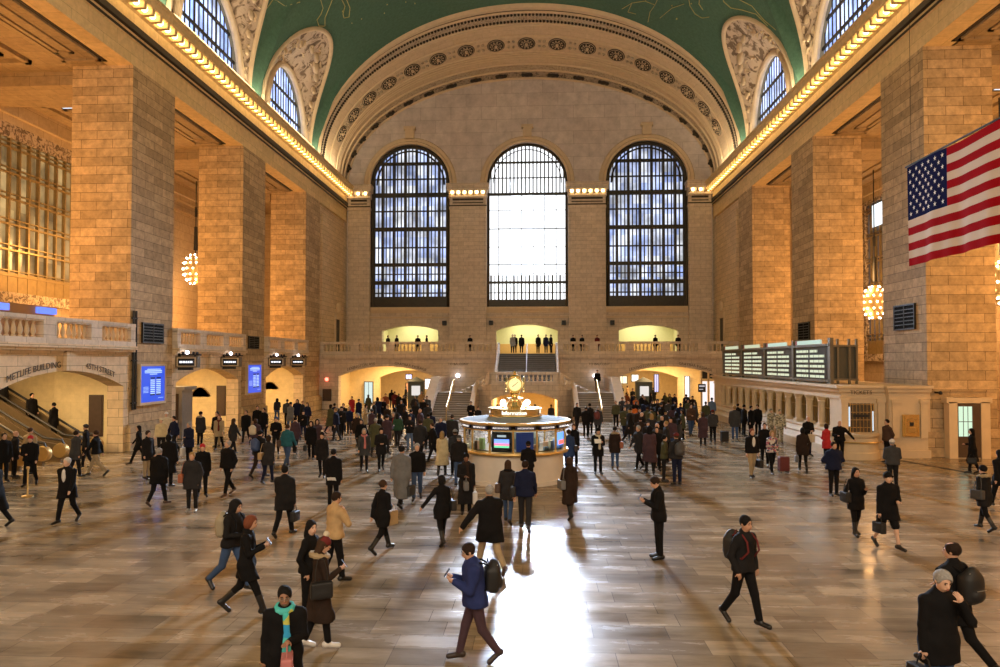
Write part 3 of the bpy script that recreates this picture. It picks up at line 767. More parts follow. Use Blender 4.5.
# east lower front wall -------------------------------------------------------------------
m = MB()
def front(a, b, arch=None):
    y = 63.4
    if arch is None:
        m.box(a, b, y, y + .8, 0, 4.75)
    else:
        a0, a1 = arch; n = 24
        for yy in (y, y + .8):
            m.strip([(a, yy, 0), (a, yy, 4.75)], [(a0, yy, 0), (a0, yy, 4.75)]); m.strip([(a1, yy, 0), (a1, yy, 4.75)], [(b, yy, 0), (b, yy, 4.75)])
            A = [(a0 + (a1 - a0) * k / n, yy, seg(a0 + (a1 - a0) * k / n, a0, a1, 3.05, 3.95)) for k in range(n + 1)]; m.strip(A, [(p[0], p[1], 4.75) for p in A])
        A = [(a0, y, 0)] + [(p[0], y, p[2]) for p in A] + [(a1, y, 0)]; m.strip(A, [(p[0], p[1] + .8, p[2]) for p in A])
front(-W - .3, -7.6, (-17.3, -8.5)); front(7.6, W + .3, (8.5, 17.3)); front(-7.6, -2.6); front(2.8, 7.6)
for a, b in ((-W, -2.6), (2.8, W)):
    m.box(a, b, 63.05, 64, 4.75, 5.1); m.box(a, b, 63.2, 63.5, 4.6, 4.75)
for x in (-12.9, 12.9): m.box(x - .35, x + .35, 63.2, 63.4, 3.98, 4.62); 
S(m.build('wall_east_front', M['stone_pale']), 'lower east wall with two wide flat arches under the balcony')
wf = bpy.data.objects['wall_east_front']
for cx_ in (-12.9, 12.9):
    for s_, txt in ((-1, 'LEXINGTON AVE'), (1, 'GRAYBAR PASSAGE')):
        def fn(px, py, pz, s_=s_, cx_=cx_):
            x = cx_ + s_ * 2.3 + px; return (x, 63.39 - pz, seg(x, cx_ - 4.4, cx_ + 4.4, 3.05, 3.95) + .28 + py)
        text_obj('inscription', txt, .34, M['engrave'], fn, .005, wf)
for x in (-6.2, 6.6): text_obj('inscription', 'TO BALCONY', .3, M['engrave'], lambda px, py, pz, x=x: (x + px, 63.39 - pz, 4.15 + py), .005, wf)
m = MB(); m.box(-W - .3, -2.5, 64.0, D, 4.72, 5.1); m.box(2.75, W + .3, 64.0, D, 4.72, 5.1); m.box(-2.5, 2.75, 62.8, D, 4.9, 5.1)
S(m.build('floor_east_balcony', M['stone_fine']))
# passages behind the two arches, with shop fronts
for sd in (-1, 1):
    m = MB(); x0, x1 = 8.0, 18.0
    m.box(sd * x0, sd * (x0 - .3), 64.2, 83, 0, 4.7); m.box(sd * x1, sd * (x1 + .3), 64.2, 83, 0, 4.7); m.box(sd * (x0 - .3), sd * (x1 + .3), 83, 83.3, 0, 4.7); m.box(sd * x0, sd * x1, 64.2, 83, 4.3, 4.72)
    # inner arch
    a0, a1 = (8.6, 15.0); n = 20
    A = [(sd * (a0 + (a1 - a0) * k / n), 70, seg(a0 + (a1 - a0) * k / n, a0, a1, 2.75, 3.5)) for k in range(n + 1)]
    m.strip(A, [(p[0], p[1], 4.3) for p in A]); m.strip(A, [(p[0], p[1] + .6, p[2]) for p in A]); m.box(sd * 15.0, sd * 18, 70, 70.6, 0, 4.3); m.box(sd * 8.0, sd * 8.6, 70, 70.6, 0, 4.3)
    S(m.build('wall_passage_east', M['warmwall']), 'warm cream passage behind the flat arch in the east wall')
rs = random.Random(11)
shopc = [((1, .95, .9), 3), ((1, .55, .25), 2), ((.4, .6, 1), 3), ((1, .25, .15), 1.6), ((.75, .9, 1), 4), ((.9, .85, .5), 2)]
shop_lab = {-1: ['tall pale blue lit doorway in the left passage', 'orange lit shop shelf in the left passage', 'violet lit shop sign in the left passage', 'white lit shop window in the left passage', 'pale lit window at the end of the left passage'],
            1: ['white lit shop window in the right passage', 'small warm lit shelf in the right passage', 'blue and white lit banner in the right passage', 'tall white lit banner in the right passage', 'pale shop light over the crowd in the right passage']}
for sd in (-1, 1):
    specs = {-1: [(-16.4, -15.6, 69.6, .2, 2.3, (.75, .95, .9), .8), (-13.4, -12.4, 76, .6, 2.0, (1, .35, .12), .9), (-13.3, -12.7, 75.5, 2.5, 2.95, (.6, .6, 1), 2.0), (-11.6, -10.6, 78, 1.3, 2.4, (1, .95, .95), 2.5), (-9.9, -8.7, 80, 1.6, 3.0, (.75, .72, 1), 2.2)],
             1: [(8.9, 9.8, 80, 1.9, 2.8, (1, .97, 1), 2.5), (10.2, 11.2, 80, 1.9, 2.7, (.9, .75, .5), 1.6), (12.6, 12.95, 69.6, 1.4, 3.1, (.55, .55, 1), 1.2), (15.6, 15.95, 69.6, 0.9, 2.9, (1, .98, 1), 1.8), (11.5, 12.2, 78, 2.2, 2.9, (1, .95, .8), 2.0)]}[sd]
    for (x0, x1, y, z0, z1, c, s_), lb in zip(specs, shop_lab[sd]):
        m = MB(); m.box(x0, x1, y, y + .12, z0, z1); o = m.build('shop_light', emis('shop_%d%d' % (x0 * 10, z0 * 10), c, s_)); tag(o, lb, 'shop light', 'lit shop fronts in the passages')
        m = MB(); t = .07
        for q in ((x0 - t, x1 + t, z1, z1 + t), (x0 - t, x1 + t, z0 - t, z0), (x0 - t, x0, z0, z1), (x1, x1 + t, z0, z1)): m.box(q[0], q[1], y - .03, y + .15, q[2], q[3])
        m.box((x0 + x1) / 2 - .02, (x0 + x1) / 2 + .02, y - .02, y, z0, z1)
        m.build('sign_frame', M['bronze'], o)

q = MB()
for yy in (33.4, 33.62): q.cyl((-W + .07, yy, 2.0), (-W + .07, yy, 6.9), .055, 8)
for zz in (2.3, 4.4, 6.5): q.box(-W, -W + .1, 33.3, 33.72, zz, zz + .06)
tag(q.build('wall_conduit', M['black']), 'pair of dark vertical pipes on the nearest left pillar', 'pipe')
# ================================================================== STAIRS
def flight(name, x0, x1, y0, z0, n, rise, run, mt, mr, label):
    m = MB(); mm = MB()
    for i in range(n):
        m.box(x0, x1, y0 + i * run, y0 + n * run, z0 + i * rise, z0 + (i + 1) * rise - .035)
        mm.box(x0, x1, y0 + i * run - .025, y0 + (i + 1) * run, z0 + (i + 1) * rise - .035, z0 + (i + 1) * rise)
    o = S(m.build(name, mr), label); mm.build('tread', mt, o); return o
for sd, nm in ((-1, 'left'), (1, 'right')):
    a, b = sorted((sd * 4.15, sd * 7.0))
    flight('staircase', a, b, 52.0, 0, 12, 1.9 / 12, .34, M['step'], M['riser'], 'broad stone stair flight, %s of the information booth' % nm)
    m = MB()       # landing and its walls
    m.box(a, b, 56.08, 63.4, 1.6, 1.9)
    # outer parapet: sloping stone with cap
    for xs_, w in ((sd * 7.0, sd * .5),):
        V = [(xs_, 51.6, 0), (xs_, 51.6, .75), (xs_, 56.2, 2.95), (xs_, 63.4, 2.95), (xs_, 63.4, 0)]
        m.add(V + [(xs_ + w, p[1], p[2]) for p in V], [(0, 1, 2, 3, 4), (9, 8, 7, 6, 5), (0, 5, 6, 1), (1, 6, 7, 2), (2, 7, 8, 3)])
    S(m.build('wall_stair', M['stone_pale']), 'stair landing with sloping stone parapet')
    m = MB()
    for xs_, w in ((sd * 6.9, sd * .7),):
        V = [(xs_, 51.5, .75), (xs_, 51.5, .9), (xs_, 56.2, 3.12), (xs_, 63.4, 3.12), (xs_, 63.4, 2.95), (xs_, 56.2, 2.95)]
        m.add(V + [(xs_ + w, p[1], p[2]) for p in V], [(0, 1, 2, 5), (5, 2, 3, 4), (6, 11, 8, 7), (11, 10, 9, 8), (0, 6, 7, 1), (1, 7, 8, 2), (2, 8, 9, 3)])
    # inner parapet: rises with the flight and sweeps to the central balustrade
    pts = [(4.15, 51.6, .55), (4.15, 53.5, 1.45), (4.12, 55.2, 2.35), (3.95, 56.0, 2.75), (3.6, 55.85, 2.95)]
    L = [Vector((sd * p[0], p[1], p[2])) for p in pts]
    for p, q in zip(L, L[1:]):
        w = Vector((sd * -.38, 0, 0))
        m.add([p, q, q + w, p + w, p - Vector((0, 0, .18)), q - Vector((0, 0, .18)), q + w - Vector((0, 0, .18)), p + w - Vector((0, 0, .18))], [(0, 1, 2, 3), (4, 7, 6, 5), (0, 4, 5, 1), (1, 5, 6, 2), (2, 6, 7, 3), (3, 7, 4, 0)])
    S(m.build('trim_%d' % (11 if sd < 0 else 12), M['trim']))
    m = MB()
    for p, q in zip(L, L[1:]):
        w = Vector((sd * -.3, 0, 0)); a_ = p - Vector((sd * .04, 0, .18)); b_ = q - Vector((sd * .04, 0, .18))
        m.add([a_, b_, b_ + w, a_ + w, (a_.x, a_.y, -.2), (b_.x, b_.y, -.2), (b_.x + w.x, b_.y, -.2), (a_.x + w.x, a_.y, -.2)], [(0, 1, 2, 3), (0, 4, 5, 1), (1, 5, 6, 2), (2, 6, 7, 3), (3, 7, 4, 0)])
    S(m.build('wall_stair_inner', M['stone_pale']))
    # brass handrail
    X = sd * 5.8; m = MB()
    m.tube([(X, 51.9, .95), (X, 52.2, 1.05), (X, 56.1, 2.85), (X, 56.9, 2.9)], .05, 8); m.tube([(X, 51.9, .55), (X, 56.1, 2.45), (X, 56.9, 2.5)], .03, 6)
    h = m.build('handrail', M['brass'], smooth=True); tag(h, 'brass handrail dividing the %s stone stair flight' % nm, 'handrail', 'stair handrails')
    for y in (51.9, 53.3, 54.7, 56.1, 56.9):
        q = MB(); zf = max(0, min(1.9, (y - 52) / .34 * 1.9 / 12 - .16)); q.cyl((X, y, zf), (X, y, min(2.88, (y - 52.2) * .4615 + 1.05 if y < 56.1 else 2.87)), .035, 8); q.build('post', M['brass'], h)
# central bow front with arch to the lower level, landing
m = MB()
bow = [(-3.75, 56.0), (-3.3, 55.3), (-2.75, 54.7), (-2.6, 54.6)]
full = bow + [(-x, y) for x, y in bow[::-1]]
zt = [2.4, 2.55, 2.62, 2.62, 2.62, 2.62, 2.55, 2.4]
for i in range(len(full) - 1):
    if i == 3: continue
    (xa, ya), (xb, yb) = full[i], full[i + 1]
    m.add([(xa, ya, -1), (xb, yb, -1), (xb, yb, zt[i + 1]), (xa, ya, zt[i])], [(0, 1, 2, 3)])
n = 24; A = [(-2.6 + 5.2 * k / n, 54.6, seg(-2.6 + 5.2 * k / n, -2.6, 2.6, 1.35, 1.95)) for k in range(n + 1)]
m.strip(A, [(p[0], p[1], 2.62) for p in A]); A2 = [(-2.6, 54.6, -1)] + A + [(2.6, 54.6, -1)]; m.strip(A2, [(p[0], p[1] + 1.6, p[2]) for p in A2])
m.add([(x, y, z) for (x, y), z in zip(full, zt)], [tuple(range(8))]); m.box(-4.15, 4.15, 56.0, 63.4, 2.15, 2.4); m.box(-3.7, 3.7, 55.4, 56.0, 2.15, 2.4)
for sd in (-1, 1):
    for i in range(3): m.box(sd * 4.15, sd * (4.15 + .35 * (3 - i)), 57, 63.4, 1.9 + i * .125, 1.9 + (i + 1) * .165)
S(m.build('wall_bow_front', M['stone_pale']), 'curved stone landing front with arch to lower level')
m = MB(); m.box(-3.4, -2.6, 56.1, 71, -3, 2.15); m.box(2.6, 3.4, 56.1, 71, -3, 2.15); m.box(-3.4, 3.4, 69, 69.4, -3.4, 2.15); m.box(-2.6, 2.6, 56.2, 69, 2.0, 2.15)
S(m.build('wall_lower_ramp', M['warmwall']), 'warm lit passage sloping down behind the central arch')
balustrade((-2.6, 54.72), (2.6, 54.72), 2.62, 'stone balustrade across the front of the central stair landing', 1, h=.95)
balustrade((-3.75, 56.05), (-2.65, 54.8), 1.95, 'short angled stone balustrade on the left of the central landing', 1, h=.95, zb=2.6)
balustrade((2.65, 54.8), (3.75, 56.05), 2.6, 'short angled stone balustrade on the right of the central landing', 1, h=.95, zb=1.95)
flight('staircase', -2.35, 2.6, 57.8, 2.4, 16, 2.7 / 16, .3, M['dnose'], M['dstep'], 'dark central stair flight up to the balcony')
m = MB()
for x in (-2.55, 2.65):
    V = [(x, 57.6, 2.4), (x, 57.6, 3.2), (x, 62.7, 6.05), (x, 63.3, 6.1), (x, 63.3, 2.4)]
    m.add(V + [(x + .18, p[1], p[2]) for p in V], [(0, 1, 2, 3, 4), (9, 8, 7, 6, 5), (0, 5, 6, 1), (1, 6, 7, 2), (2, 7, 8, 3)])
S(m.build('wall_centre_stair', M['stone_pale']))
m = MB(); m.tube([(.1, 57.7, 3.3), (.1, 62.6, 5.95), (.1, 63.2, 6.0)], .045, 8)
h = m.build('handrail', M['steel'], smooth=True); tag(h, 'steel handrail up the middle of the dark central steps', 'handrail', 'stair handrails')
for y in (57.7, 60.2, 62.6):
    q = MB(); q.cyl((.1, y, 2.4 + (y - 57.8) * .5625 - (.1 if y < 58 else 0)), (.1, y, 3.3 + (y - 57.7) * .541), .03, 8); q.build('post', M['steel'], h)
# wall lamps on the landing walls
for sd, nm in ((-1, 'left'), (1, 'right')):
    o = empty('wall_lamp', (sd * 6.2, 63.4, 3.1), 0, 'bright globe lamp on the landing wall above the %s stairs' % nm, 'lamp', 'globe lamps over the stairs')
    q = MB(); q.sphere((0, -.35, 0), .19, 14, 10); q.build('lamp_globe', emis('globe_glow', (.95, .9, 1), 5), o, smooth=True)
    q = MB(); q.cyl((0, 0, -.1), (0, -.1, -.1), .14, 12); q.tube([(0, -.08, -.1), (0, -.3, -.25), (0, -.35, -.2)], .03, 6); q.build('bracket', M['brass'], o)
    for kx, kz in ((1.2, 2.0),):
        q = MB(); q.box(-.9, .9, -.08, 0, -.9, -.3)

# ================================================================== INFORMATION BOOTH
BX, BY = .16, 26.15
booth = empty('information_booth', (BX, BY, 0), 0, 'round marble information booth with glass windows and lit signs', 'information booth')
M['boothstone'] = plain('pale_booth_marble', (.66, .61, .55), .4, noise=.2, scale=1.4)
q = MB(); q.lathe([(1.92, 0), (1.92, .12), (1.83, .14), (1.80, 1.02), (1.86, 1.06)], n=48); q.build('base', M['boothstone'], booth, smooth=True)
q = MB(); q.lathe([(1.80, 1.06), (1.98, 1.07), (2.0, 1.12), (1.98, 1.17), (1.6, 1.18)], n=48); q.build('counter', M['brass'], booth, smooth=True)
q = MB(); q.lathe([(1.6, 1.17), (1.6, 1.22), (1.0, 1.22)], n=48); q.build('desk', M['steel'], booth, smooth=True)
NP = 14
def cp(r, a, z): return (r * math.sin(a), -r * math.cos(a), z)
for k in range(NP):
    a = 2 * PI * k / NP
    q = MB(); q.cyl(cp(1.9, a, 1.17), cp(1.9, a, 2.0), .035, 8); q.box(-.05, .05, -.04, .04, 0, .06, Matrix.Translation(Vector(cp(1.9, a, 1.17)))); q.build('mullion', M['brass'], booth)
gl, nt_, b_ = nmat('booth_glass'); b_.inputs['Transmission Weight'].default_value = 1; b_.inputs['Roughness'].default_value = .0; b_.inputs['IOR'].default_value = 1.15; b_.inputs['Base Color'].default_value = (.92, .97, .95, 1)
for k in range(NP):
    a0 = 2 * PI * k / NP; a1 = a0 + 2 * PI / NP; am = (a0 + a1) / 2
    q = MB(); q.strip([cp(1.88, a0 + (a1 - a0) * i / 4, 1.19) for i in range(5)], [cp(1.88, a0 + (a1 - a0) * i / 4, 1.98) for i in range(5)]); q.build('window_pane', gl, booth)
    # sign panel above each window
    q = MB(); q.strip([cp(1.96, a0 + .04 + (a1 - a0 - .08) * i / 4, 1.985) for i in range(5)], [cp(1.96, a0 + .04 + (a1 - a0 - .08) * i / 4, 2.13) for i in range(5)])
    q.strip([cp(1.9, a0 + .04 + (a1 - a0 - .08) * i / 4, 1.985) for i in range(5)], [cp(1.9, a0 + .04 + (a1 - a0 - .08) * i / 4, 2.13) for i in range(5)])
    sg = q.build('sign_panel', plain('navy_sign_face', (.01, .012, .05), .4), booth)
    if math.cos(am) > .15:
        text_obj('sign_text', 'INFORMATION', .085, M['white'], lambda px, py, pz, am=am: cp(1.975 + pz, am + px / 1.97, 2.055 + py), .004, sg)
q = MB(); q.lathe([(1.86, 1.95), (2.0, 1.95), (2.0, 1.985), (1.9, 1.985)], n=56); q.lathe([(1.9, 2.13), (2.03, 2.13), (2.08, 2.17), (2.08, 2.23), (2.0, 2.25)], n=56); q.build('roof_rim', M['brass'], booth, smooth=True)
q = MB(); q.lathe([(2.02, 2.24), (1.6, 2.30), (.98, 2.36), (.9, 2.36)], n=56); q.build('roof', plain('painted_roof_panel', (.26, .31, .35), .85, spec=.15), booth, smooth=True)
q = MB(); q.lathe([(1.84, 1.95), (.2, 1.95)], n=40); q.build('soffit_light', emis('booth_ceiling_light', (1, .95, .8), 2.0), booth)
q = MB(); q.lathe([(.98, 2.3), (1.02, 2.34), (.98, 2.40), (.93, 2.42), (.93, 2.60), (1.0, 2.62), (1.0, 2.66), (.5, 2.70), (.32, 2.74), (.25, 2.9), (.2, 2.92), (.2, 2.95), (.32, 2.97), (.32, 3.02), (.14, 3.05), (.12, 3.12), (.2, 3.16), (.2, 3.19), (0, 3.2)], n=32); dr = q.build('drum', M['gold'], booth, smooth=True)
for a in (-.0, 2.1, -2.1): text_obj('sign_text', 'Information', .2, emis('sign_letters', (1, .98, .95), 1.6), lambda px, py, pz, a=a: cp(.95 + pz, a + px / .95, 2.51 + py), .01, dr)
for a in (-.75, .75, 2.3, -2.3):
    q = MB(); q.sphere(cp(.62, a, 2.83), .11, 12, 8); q.build('lamp_globe', emis('booth_globe_glow', (1, .97, .95), 6), booth, smooth=True); q = MB(); q.cyl(cp(.62, a, 2.66), cp(.62, a, 2.73), .06, 10); q.build('lamp_socket', M['brass'], booth)
# booth interior: leaflets, screens, staff counters
cols = [(.5, .7, .3), (.85, .8, .6), (.3, .5, .7), (.8, .5, .3), (.9, .9, .85)]
rb = random.Random(5)
for k in range(26):
    a = rb.uniform(-1.5, 1.5); r_ = rb.uniform(1.35, 1.7)
    if abs(a) < .42: continue
    h_ = rb.uniform(.12, .4); p = cp(r_, a, 1.225 + h_ / 2); q = MB(); q.box(-.09, .09, -.06, .06, -h_ / 2, h_ / 2, Matrix.Translation(Vector(p)) @ Matrix.Rotation(a, 4, 'Z')); q.build('leaflet_rack', plain('leaflet', cols[k % 5], .6), booth)
q = MB(); q.lathe([(.8, .0), (.8, 1.6), (.6, 1.9)], n=20, a0=0, a1=2 * PI); q.build('inner_core', plain('booth_core', (.20, .24, .22), .5), booth)
def scr(a, r_, w, h_, z, mat, nm='screen'):
    q = MB(); q.box(-w / 2, w / 2, -.03, .03, -h_ / 2, h_ / 2, Matrix.Translation(Vector(cp(r_, a, z))) @ Matrix.Rotation(a, 4, 'Z')); return q.build(nm, mat, booth)
s1 = scr(-.224, 1.80, .72, .70, 1.57, M['black'])
for i, (c, s_) in enumerate((((.15, .3, 1), 1.8), ((.25, .35, 1), 1.6), ((1, .2, .35), 1.6), ((.2, .8, .4), 1.2))):
    q = MB(); q.box(-.27, .27, -.045, -.03, -.2 + (3 - i) * .075, -.2 + (3 - i) * .075 + .07, Matrix.Translation(Vector(cp(1.80, -.224, 1.57))) @ Matrix.Rotation(-.224, 4, 'Z')); q.build('screen_stripe', emis('stripe%d' % i, c, s_), s1)
q = MB(); q.box(-.16, .16, -.045, -.03, .17, .24, Matrix.Translation(Vector(cp(1.80, -.224, 1.57))) @ Matrix.Rotation(-.224, 4, 'Z')); q.build('screen_stripe', emis('stripe_w', (.6, .7, .75), .7), s1)
s2 = scr(.224, 1.80, .62, .68, 1.57, plain('navy_screen', (.01, .02, .08), .3, emit=(.02, .04, .16), es=.4))
s3 = scr(1.15, 1.82, .5, .45, 1.6, emis('blue_ad', (.15, .35, 1), 1.6))
q = MB(); q.box(-.22, .22, -.05, -.03, -.2, -.05, Matrix.Translation(Vector(cp(1.82, 1.15, 1.6))) @ Matrix.Rotation(1.15, 4, 'Z')); q.build('screen_stripe', emis('red_ad', (1, .15, .12), 1.6), s3)
# clock
clk = empty('clock', (BX, BY, 3.225), R(2), 'four faced opal glass and brass clock on top of the booth', 'clock')
q = MB(); q.sphere((0, 0, .30), .30, 24, 14); q.build('clock_body', emis('opal_glass', (1, .72, .25), .9), clk, smooth=True)
q = MB(); q.lathe([(.2, -.02), (.24, .0), (.16, .04), (.1, .1)], n=20); q.lathe([(.16, .55), (.2, .6), (.12, .66), (.05, .68), (.07, .73), (.03, .78), (0, .82)], n=16)
for i in range(4):
    a = PI / 4 + i * PI / 2; q.tube([(.34 * math.cos(a) * math.cos(t), .34 * math.sin(a) * math.cos(t), .30 + .34 * math.sin(t)) for t in [(-80 + 16 * k) * PI / 180 for k in range(11)]], .035, 6)
q.build('clock_case', M['gold'], clk, smooth=True)
for i in range(4):
    T = Matrix.Rotation(i * PI / 2, 4, 'Z') @ Matrix.Translation((0, -.30, .30)) @ Matrix.Rotation(PI / 2, 4, 'X')
    q = MB(); q.lathe([(.0, .03), (.2, .03), (.235, .0)], n=28); q.v = [tuple(T @ Vector(p)) for p in q.v]; f = q.build('clock_face', emis('clock_dial', (1, .85, .35), 1.15), clk, smooth=True)
    q = MB(); q.lathe([(.23, .0), (.245, .05), (.27, .05), (.28, 0)], n=28); q.v = [tuple(T @ Vector(p)) for p in q.v]; q.build('clock_rim', M['gold'], f, smooth=True)
    q = MB()
    def hand(ang, ln, w): q.box(-w, w, -.03, ln, .05, .056, T @ Matrix.Rotation(-ang, 4, 'Z'))
    hand(R(232), .12, .012); hand(R(50), .17, .008)
    for k in range(12): q.box(-.006, .006, .17, .2, .045, .05, T @ Matrix.Rotation(k * PI / 6, 4, 'Z'))
    q.build('clock_hands', M['black'], f)

# ================================================================== TICKET OFFICE (right)
TX, TY0, TY1, TZ = 15.0, 33.0, 56.0, 3.28
tk = MB()
NB = 13; y_a, y_b = 34.2, 54.2; bay = (y_b - y_a) / NB
tk.box(TX + .9, W, TY0 + .5, TY1, 0, 2.75)                     # body behind the colonnade
tk.box(TX, W, TY0, TY1, 2.72, TZ - .12)                       # entablature
tk.box(TX, W, y_b, TY1, 0, 2.72); tk.box(TX, TX + .9, TY0, y_a, 0, 2.72)
tk.box(TX + .9, W, TY0, TY0 + .5, 0, 2.72)
tk.box(17.0, 18.7, TY0 - .35, TY0 + .1, 0, TZ - .1); tk.box(TX + .02, 17.0, TY0 - .02, TY0 + .3, .0, 1.0)
ticket = S(tk.build('wall_ticket_office', M['trim']), 'long stone ticket office with a colonnade of ticket windows')
q = MB()
q.box(TX - .3, W, TY0 - .28, TY1, TZ - .12, TZ); q.box(TX - .15, W, TY0 - .14, TY1, TZ - .3, TZ - .12); q.box(TX - .06, W, TY0 - .06, TY1, 2.66, 2.78); q.box(16.8, 18.85, TY0 - .6, TY0, TZ - .12, TZ); q.box(16.9, 18.78, TY0 - .48, TY0, TZ - .3, TZ - .12)
for x in (14.98, 16.62, 17.1, 18.35): q.box(x, x + .3, TY0 - (.12 if x < 17 else .45), TY0, .9, 2.62); q.box(x - .05, x + .35, TY0 - (.16 if x < 17 else .5), TY0, 2.5, 2.66)
q.box(14.9, 18.8, TY0 - .5 + .1, TY0, 0, .35)
q.build('stone_moulding', M['trim'], ticket)
q = MB()   # counter ledge and low wall
V = [(-.5, 0), (-.5, .42), (-.42, .5), (-.3, .72), (-.38, .8), (-.34, .86), (-.1, 1.0), (-.16, 1.08), (-.14, 1.15), (.9, 1.15)]
q.loft(V, [lambda a, b, y=y: (TX + a, y, b) for y in (TY0 + .8, TY1)]); q.add([(TX + a, TY0 + .8, b) for a, b in V] + [(TX + .9, TY0 + .8, 0)], [tuple(range(len(V) + 1))]); q.build('counter_ledge', M['trim'], ticket)
for k in range(NB + 1):
    y = y_a + k * bay; q = MB()
    q.box(TX + .02, TX + .42, y - .24, y + .24, 1.15, 1.3)
    q.lathe([(.2, 1.3), (.16, 1.36), (.17, 1.5), (.15, 2.35), (.19, 2.4), (.16, 2.44), (.24, 2.6), (.26, 2.66), (.26, 2.72)], (TX + .22, y, 0), n=14); q.build('column', M['trim'], ticket, smooth=True)
for k in range(NB):
    y = y_a + (k + .5) * bay
    q = MB(); q.box(TX + .78, TX + .85, y - bay / 2 + .1, y + bay / 2 - .1, 1.16, 2.7); o = q.build('ticket_window', M['bronze'] if k != 5 else M['bronze'], ticket)
    q = MB()
    for i in range(5): yy = y - .5 + i * .25; q.box(TX + .72, TX + .78, yy - .015, yy + .015, 1.2, 2.6)
    q.box(TX + .70, TX + .78, y - .6, y + .6, 2.0, 2.05); q.build('grille', M['brass'], o)
    q = MB(); q.sphere((TX + .5, y, 2.45), .07, 8, 6); q.build('ticket_lamp', emis('ticket_lamp_glow', (1, .85, .6), 6), ticket)
# end window and desk
q = MB(); q.box(15.25, 16.45, TY0 - .06, TY0 + .1, 1.0, 2.45); o = q.build('end_window', plain('dark_window_glass', (.10, .075, .05), .2), ticket)
q = MB()
for x in (15.25, 15.38, 16.32, 16.43): q.box(x - .02, x + .02, TY0 - .1, TY0 - .04, 1.0, 2.45)
for x in [15.5 + .16 * i for i in range(6)]: q.box(x - .008, x + .008, TY0 - .09, TY0 - .05, 1.0, 2.45)
for z in (1.35, 1.7, 2.05, 2.4): q.box(15.25, 16.45, TY0 - .09, TY0 - .05, z - .012, z + .012)
q.build('grille', M['brass'], o)
q = MB(); q.box(15.3, 15.36, TY0 - .12, TY0 - .1, 1.4, 2.3); q.box(16.36, 16.41, TY0 - .12, TY0 - .1, 1.2, 2.1); q.build('window_glow', emis('painted_cool_reflection', (.75, .9, 1), .9), o)  # emissive strips paint a cool reflection onto the dark glass
q = MB(); q.box(15.5, 16.2, TY0 - .14, TY0 - .1, 1.83, 1.95); o2 = q.build('notice_board', M['black'], o)
text_obj('inscription', 'TICKETS', .26, M['engrave'], lambda px, py, pz: (15.85 + px, TY0 - .152 - pz + .0, 2.96 + py), .004, ticket)
o = empty('ticket_desk', (15.45, TY0 - .12, 0), 0, 'half round stone desk in front of the ticket office window', 'desk')
q = MB(); q.lathe([(1.1, 0), (1.1, .3), (1.05, .34), (1.03, .95), (1.08, 1.0), (1.12, 1.06), (1.12, 1.14), (0, 1.14)], n=28, a0=PI, a1=2 * PI, sy=1); q.build('desk_body', M['trim'], o, smooth=True)
q = MB(); q.tube([(1.2 * math.cos(t), 1.2 * math.sin(t), .78) for t in [PI + PI * k / 16 for k in range(2, 15)]], .03, 6); q.build('foot_rail', M['brass'], o, smooth=True)
o = empty('ticket_machine', (17.9, TY0 - .36, .98), 0, 'gold framed wall box on the stone pier right of the ticket desk', 'machine')
q = MB(); q.box(-.36, .36, -.12, 0, 0, 1.0); q.box(-.3, .3, -.15, -.1, .06, .94); q.build('case', M['gold'], o)
q = MB(); q.box(-.08, .08, -.17, -.14, .48, .66); q.build('slot', M['black'], o)
q = MB(); q.box(-.2, .2, -.18, -.14, .74, .84); q.box(-.15, .15, -.19, -.14, .2, .42); q.build('plate', M['brass'], o)
# door in near right pillar base and small fittings
YP = 33.0
q = MB(); q.box(19.95, 21.05, YP - .35, YP + .2, 0, 2.75)
for a, b, c, d in ((19.6, 19.97, 0, 2.55), (21.0, 21.4, 0, 2.55), (19.5, 21.5, 2.5, 2.75)): q.box(a, b, YP - .42, YP, c, d)
o = S(q.build('door_%d' % 5, M['trim']), 'doorway with lit glass door in the base of the right pillar')
q = MB(); q.box(20.0, 20.98, YP - .4, YP - .36, 0.05, 2.5); dl = q.build('door_leaf', M['darkwood'], o)
q = MB(); q.box(20.02, 20.6, YP - .42, YP - .4, 1.0, 2.35); q.build('door_glass', emis('door_glass_glow', (.70, .95, .70), .9), dl)
q = MB(); q.box(20.2, 20.22, YP - .44, YP - .42, 1.0, 2.35); q.box(20.4, 20.42, YP - .44, YP - .42, 1.0, 2.35); q.box(20.02, 20.6, YP - .44, YP - .42, 1.65, 1.68); q.build('glazing_bar', M['darkwood'], dl)
q = MB(); q.sphere((19.35, YP - .2, 2.95), .09, 8, 6); q.box(19.3, 19.4, YP - .15, YP + .2, 2.92, 3.0); tag(q.build('security_camera', M['black']), 'small black camera on the right pillar above the doorway', 'camera')

# departure board --------------------------------------------------------------------------
BXF, BZ0, BZ1 = 15.35, 3.45, 5.2
brd = empty('departure_board', (BXF, 44, 3.25), 0, 'long dark departure board on top of the ticket office', 'departure board')
def bl(m, x0, x1, y0, y1, z0, z1): m.box(x0 - BXF, x1 - BXF, y0 - 44, y1 - 44, z0 - 3.25, z1 - 3.25)
q = MB(); bl(q, BXF + .1, BXF + 1.3, 35.0, 54.6, BZ0, BZ1); q.build('case', plain('board_case_olive', (.07, .065, .045), .45), brd)
q = MB()
for y in (35.0, 39.9, 44.8, 49.7, 54.6): bl(q, BXF - .05, BXF + .12, y - .14, y + .14, BZ0 - .2, BZ1 + .35)
for z in (BZ0 - .03, BZ1): bl(q, BXF - .08, BXF + .14, 35.0, 54.6, z - .05, z + .07)
for x in (BXF + .35, BXF + .9, BXF + 1.25): bl(q, x - .05, x + .05, 34.9, 35.0, BZ0 - .2, BZ1 + .3)
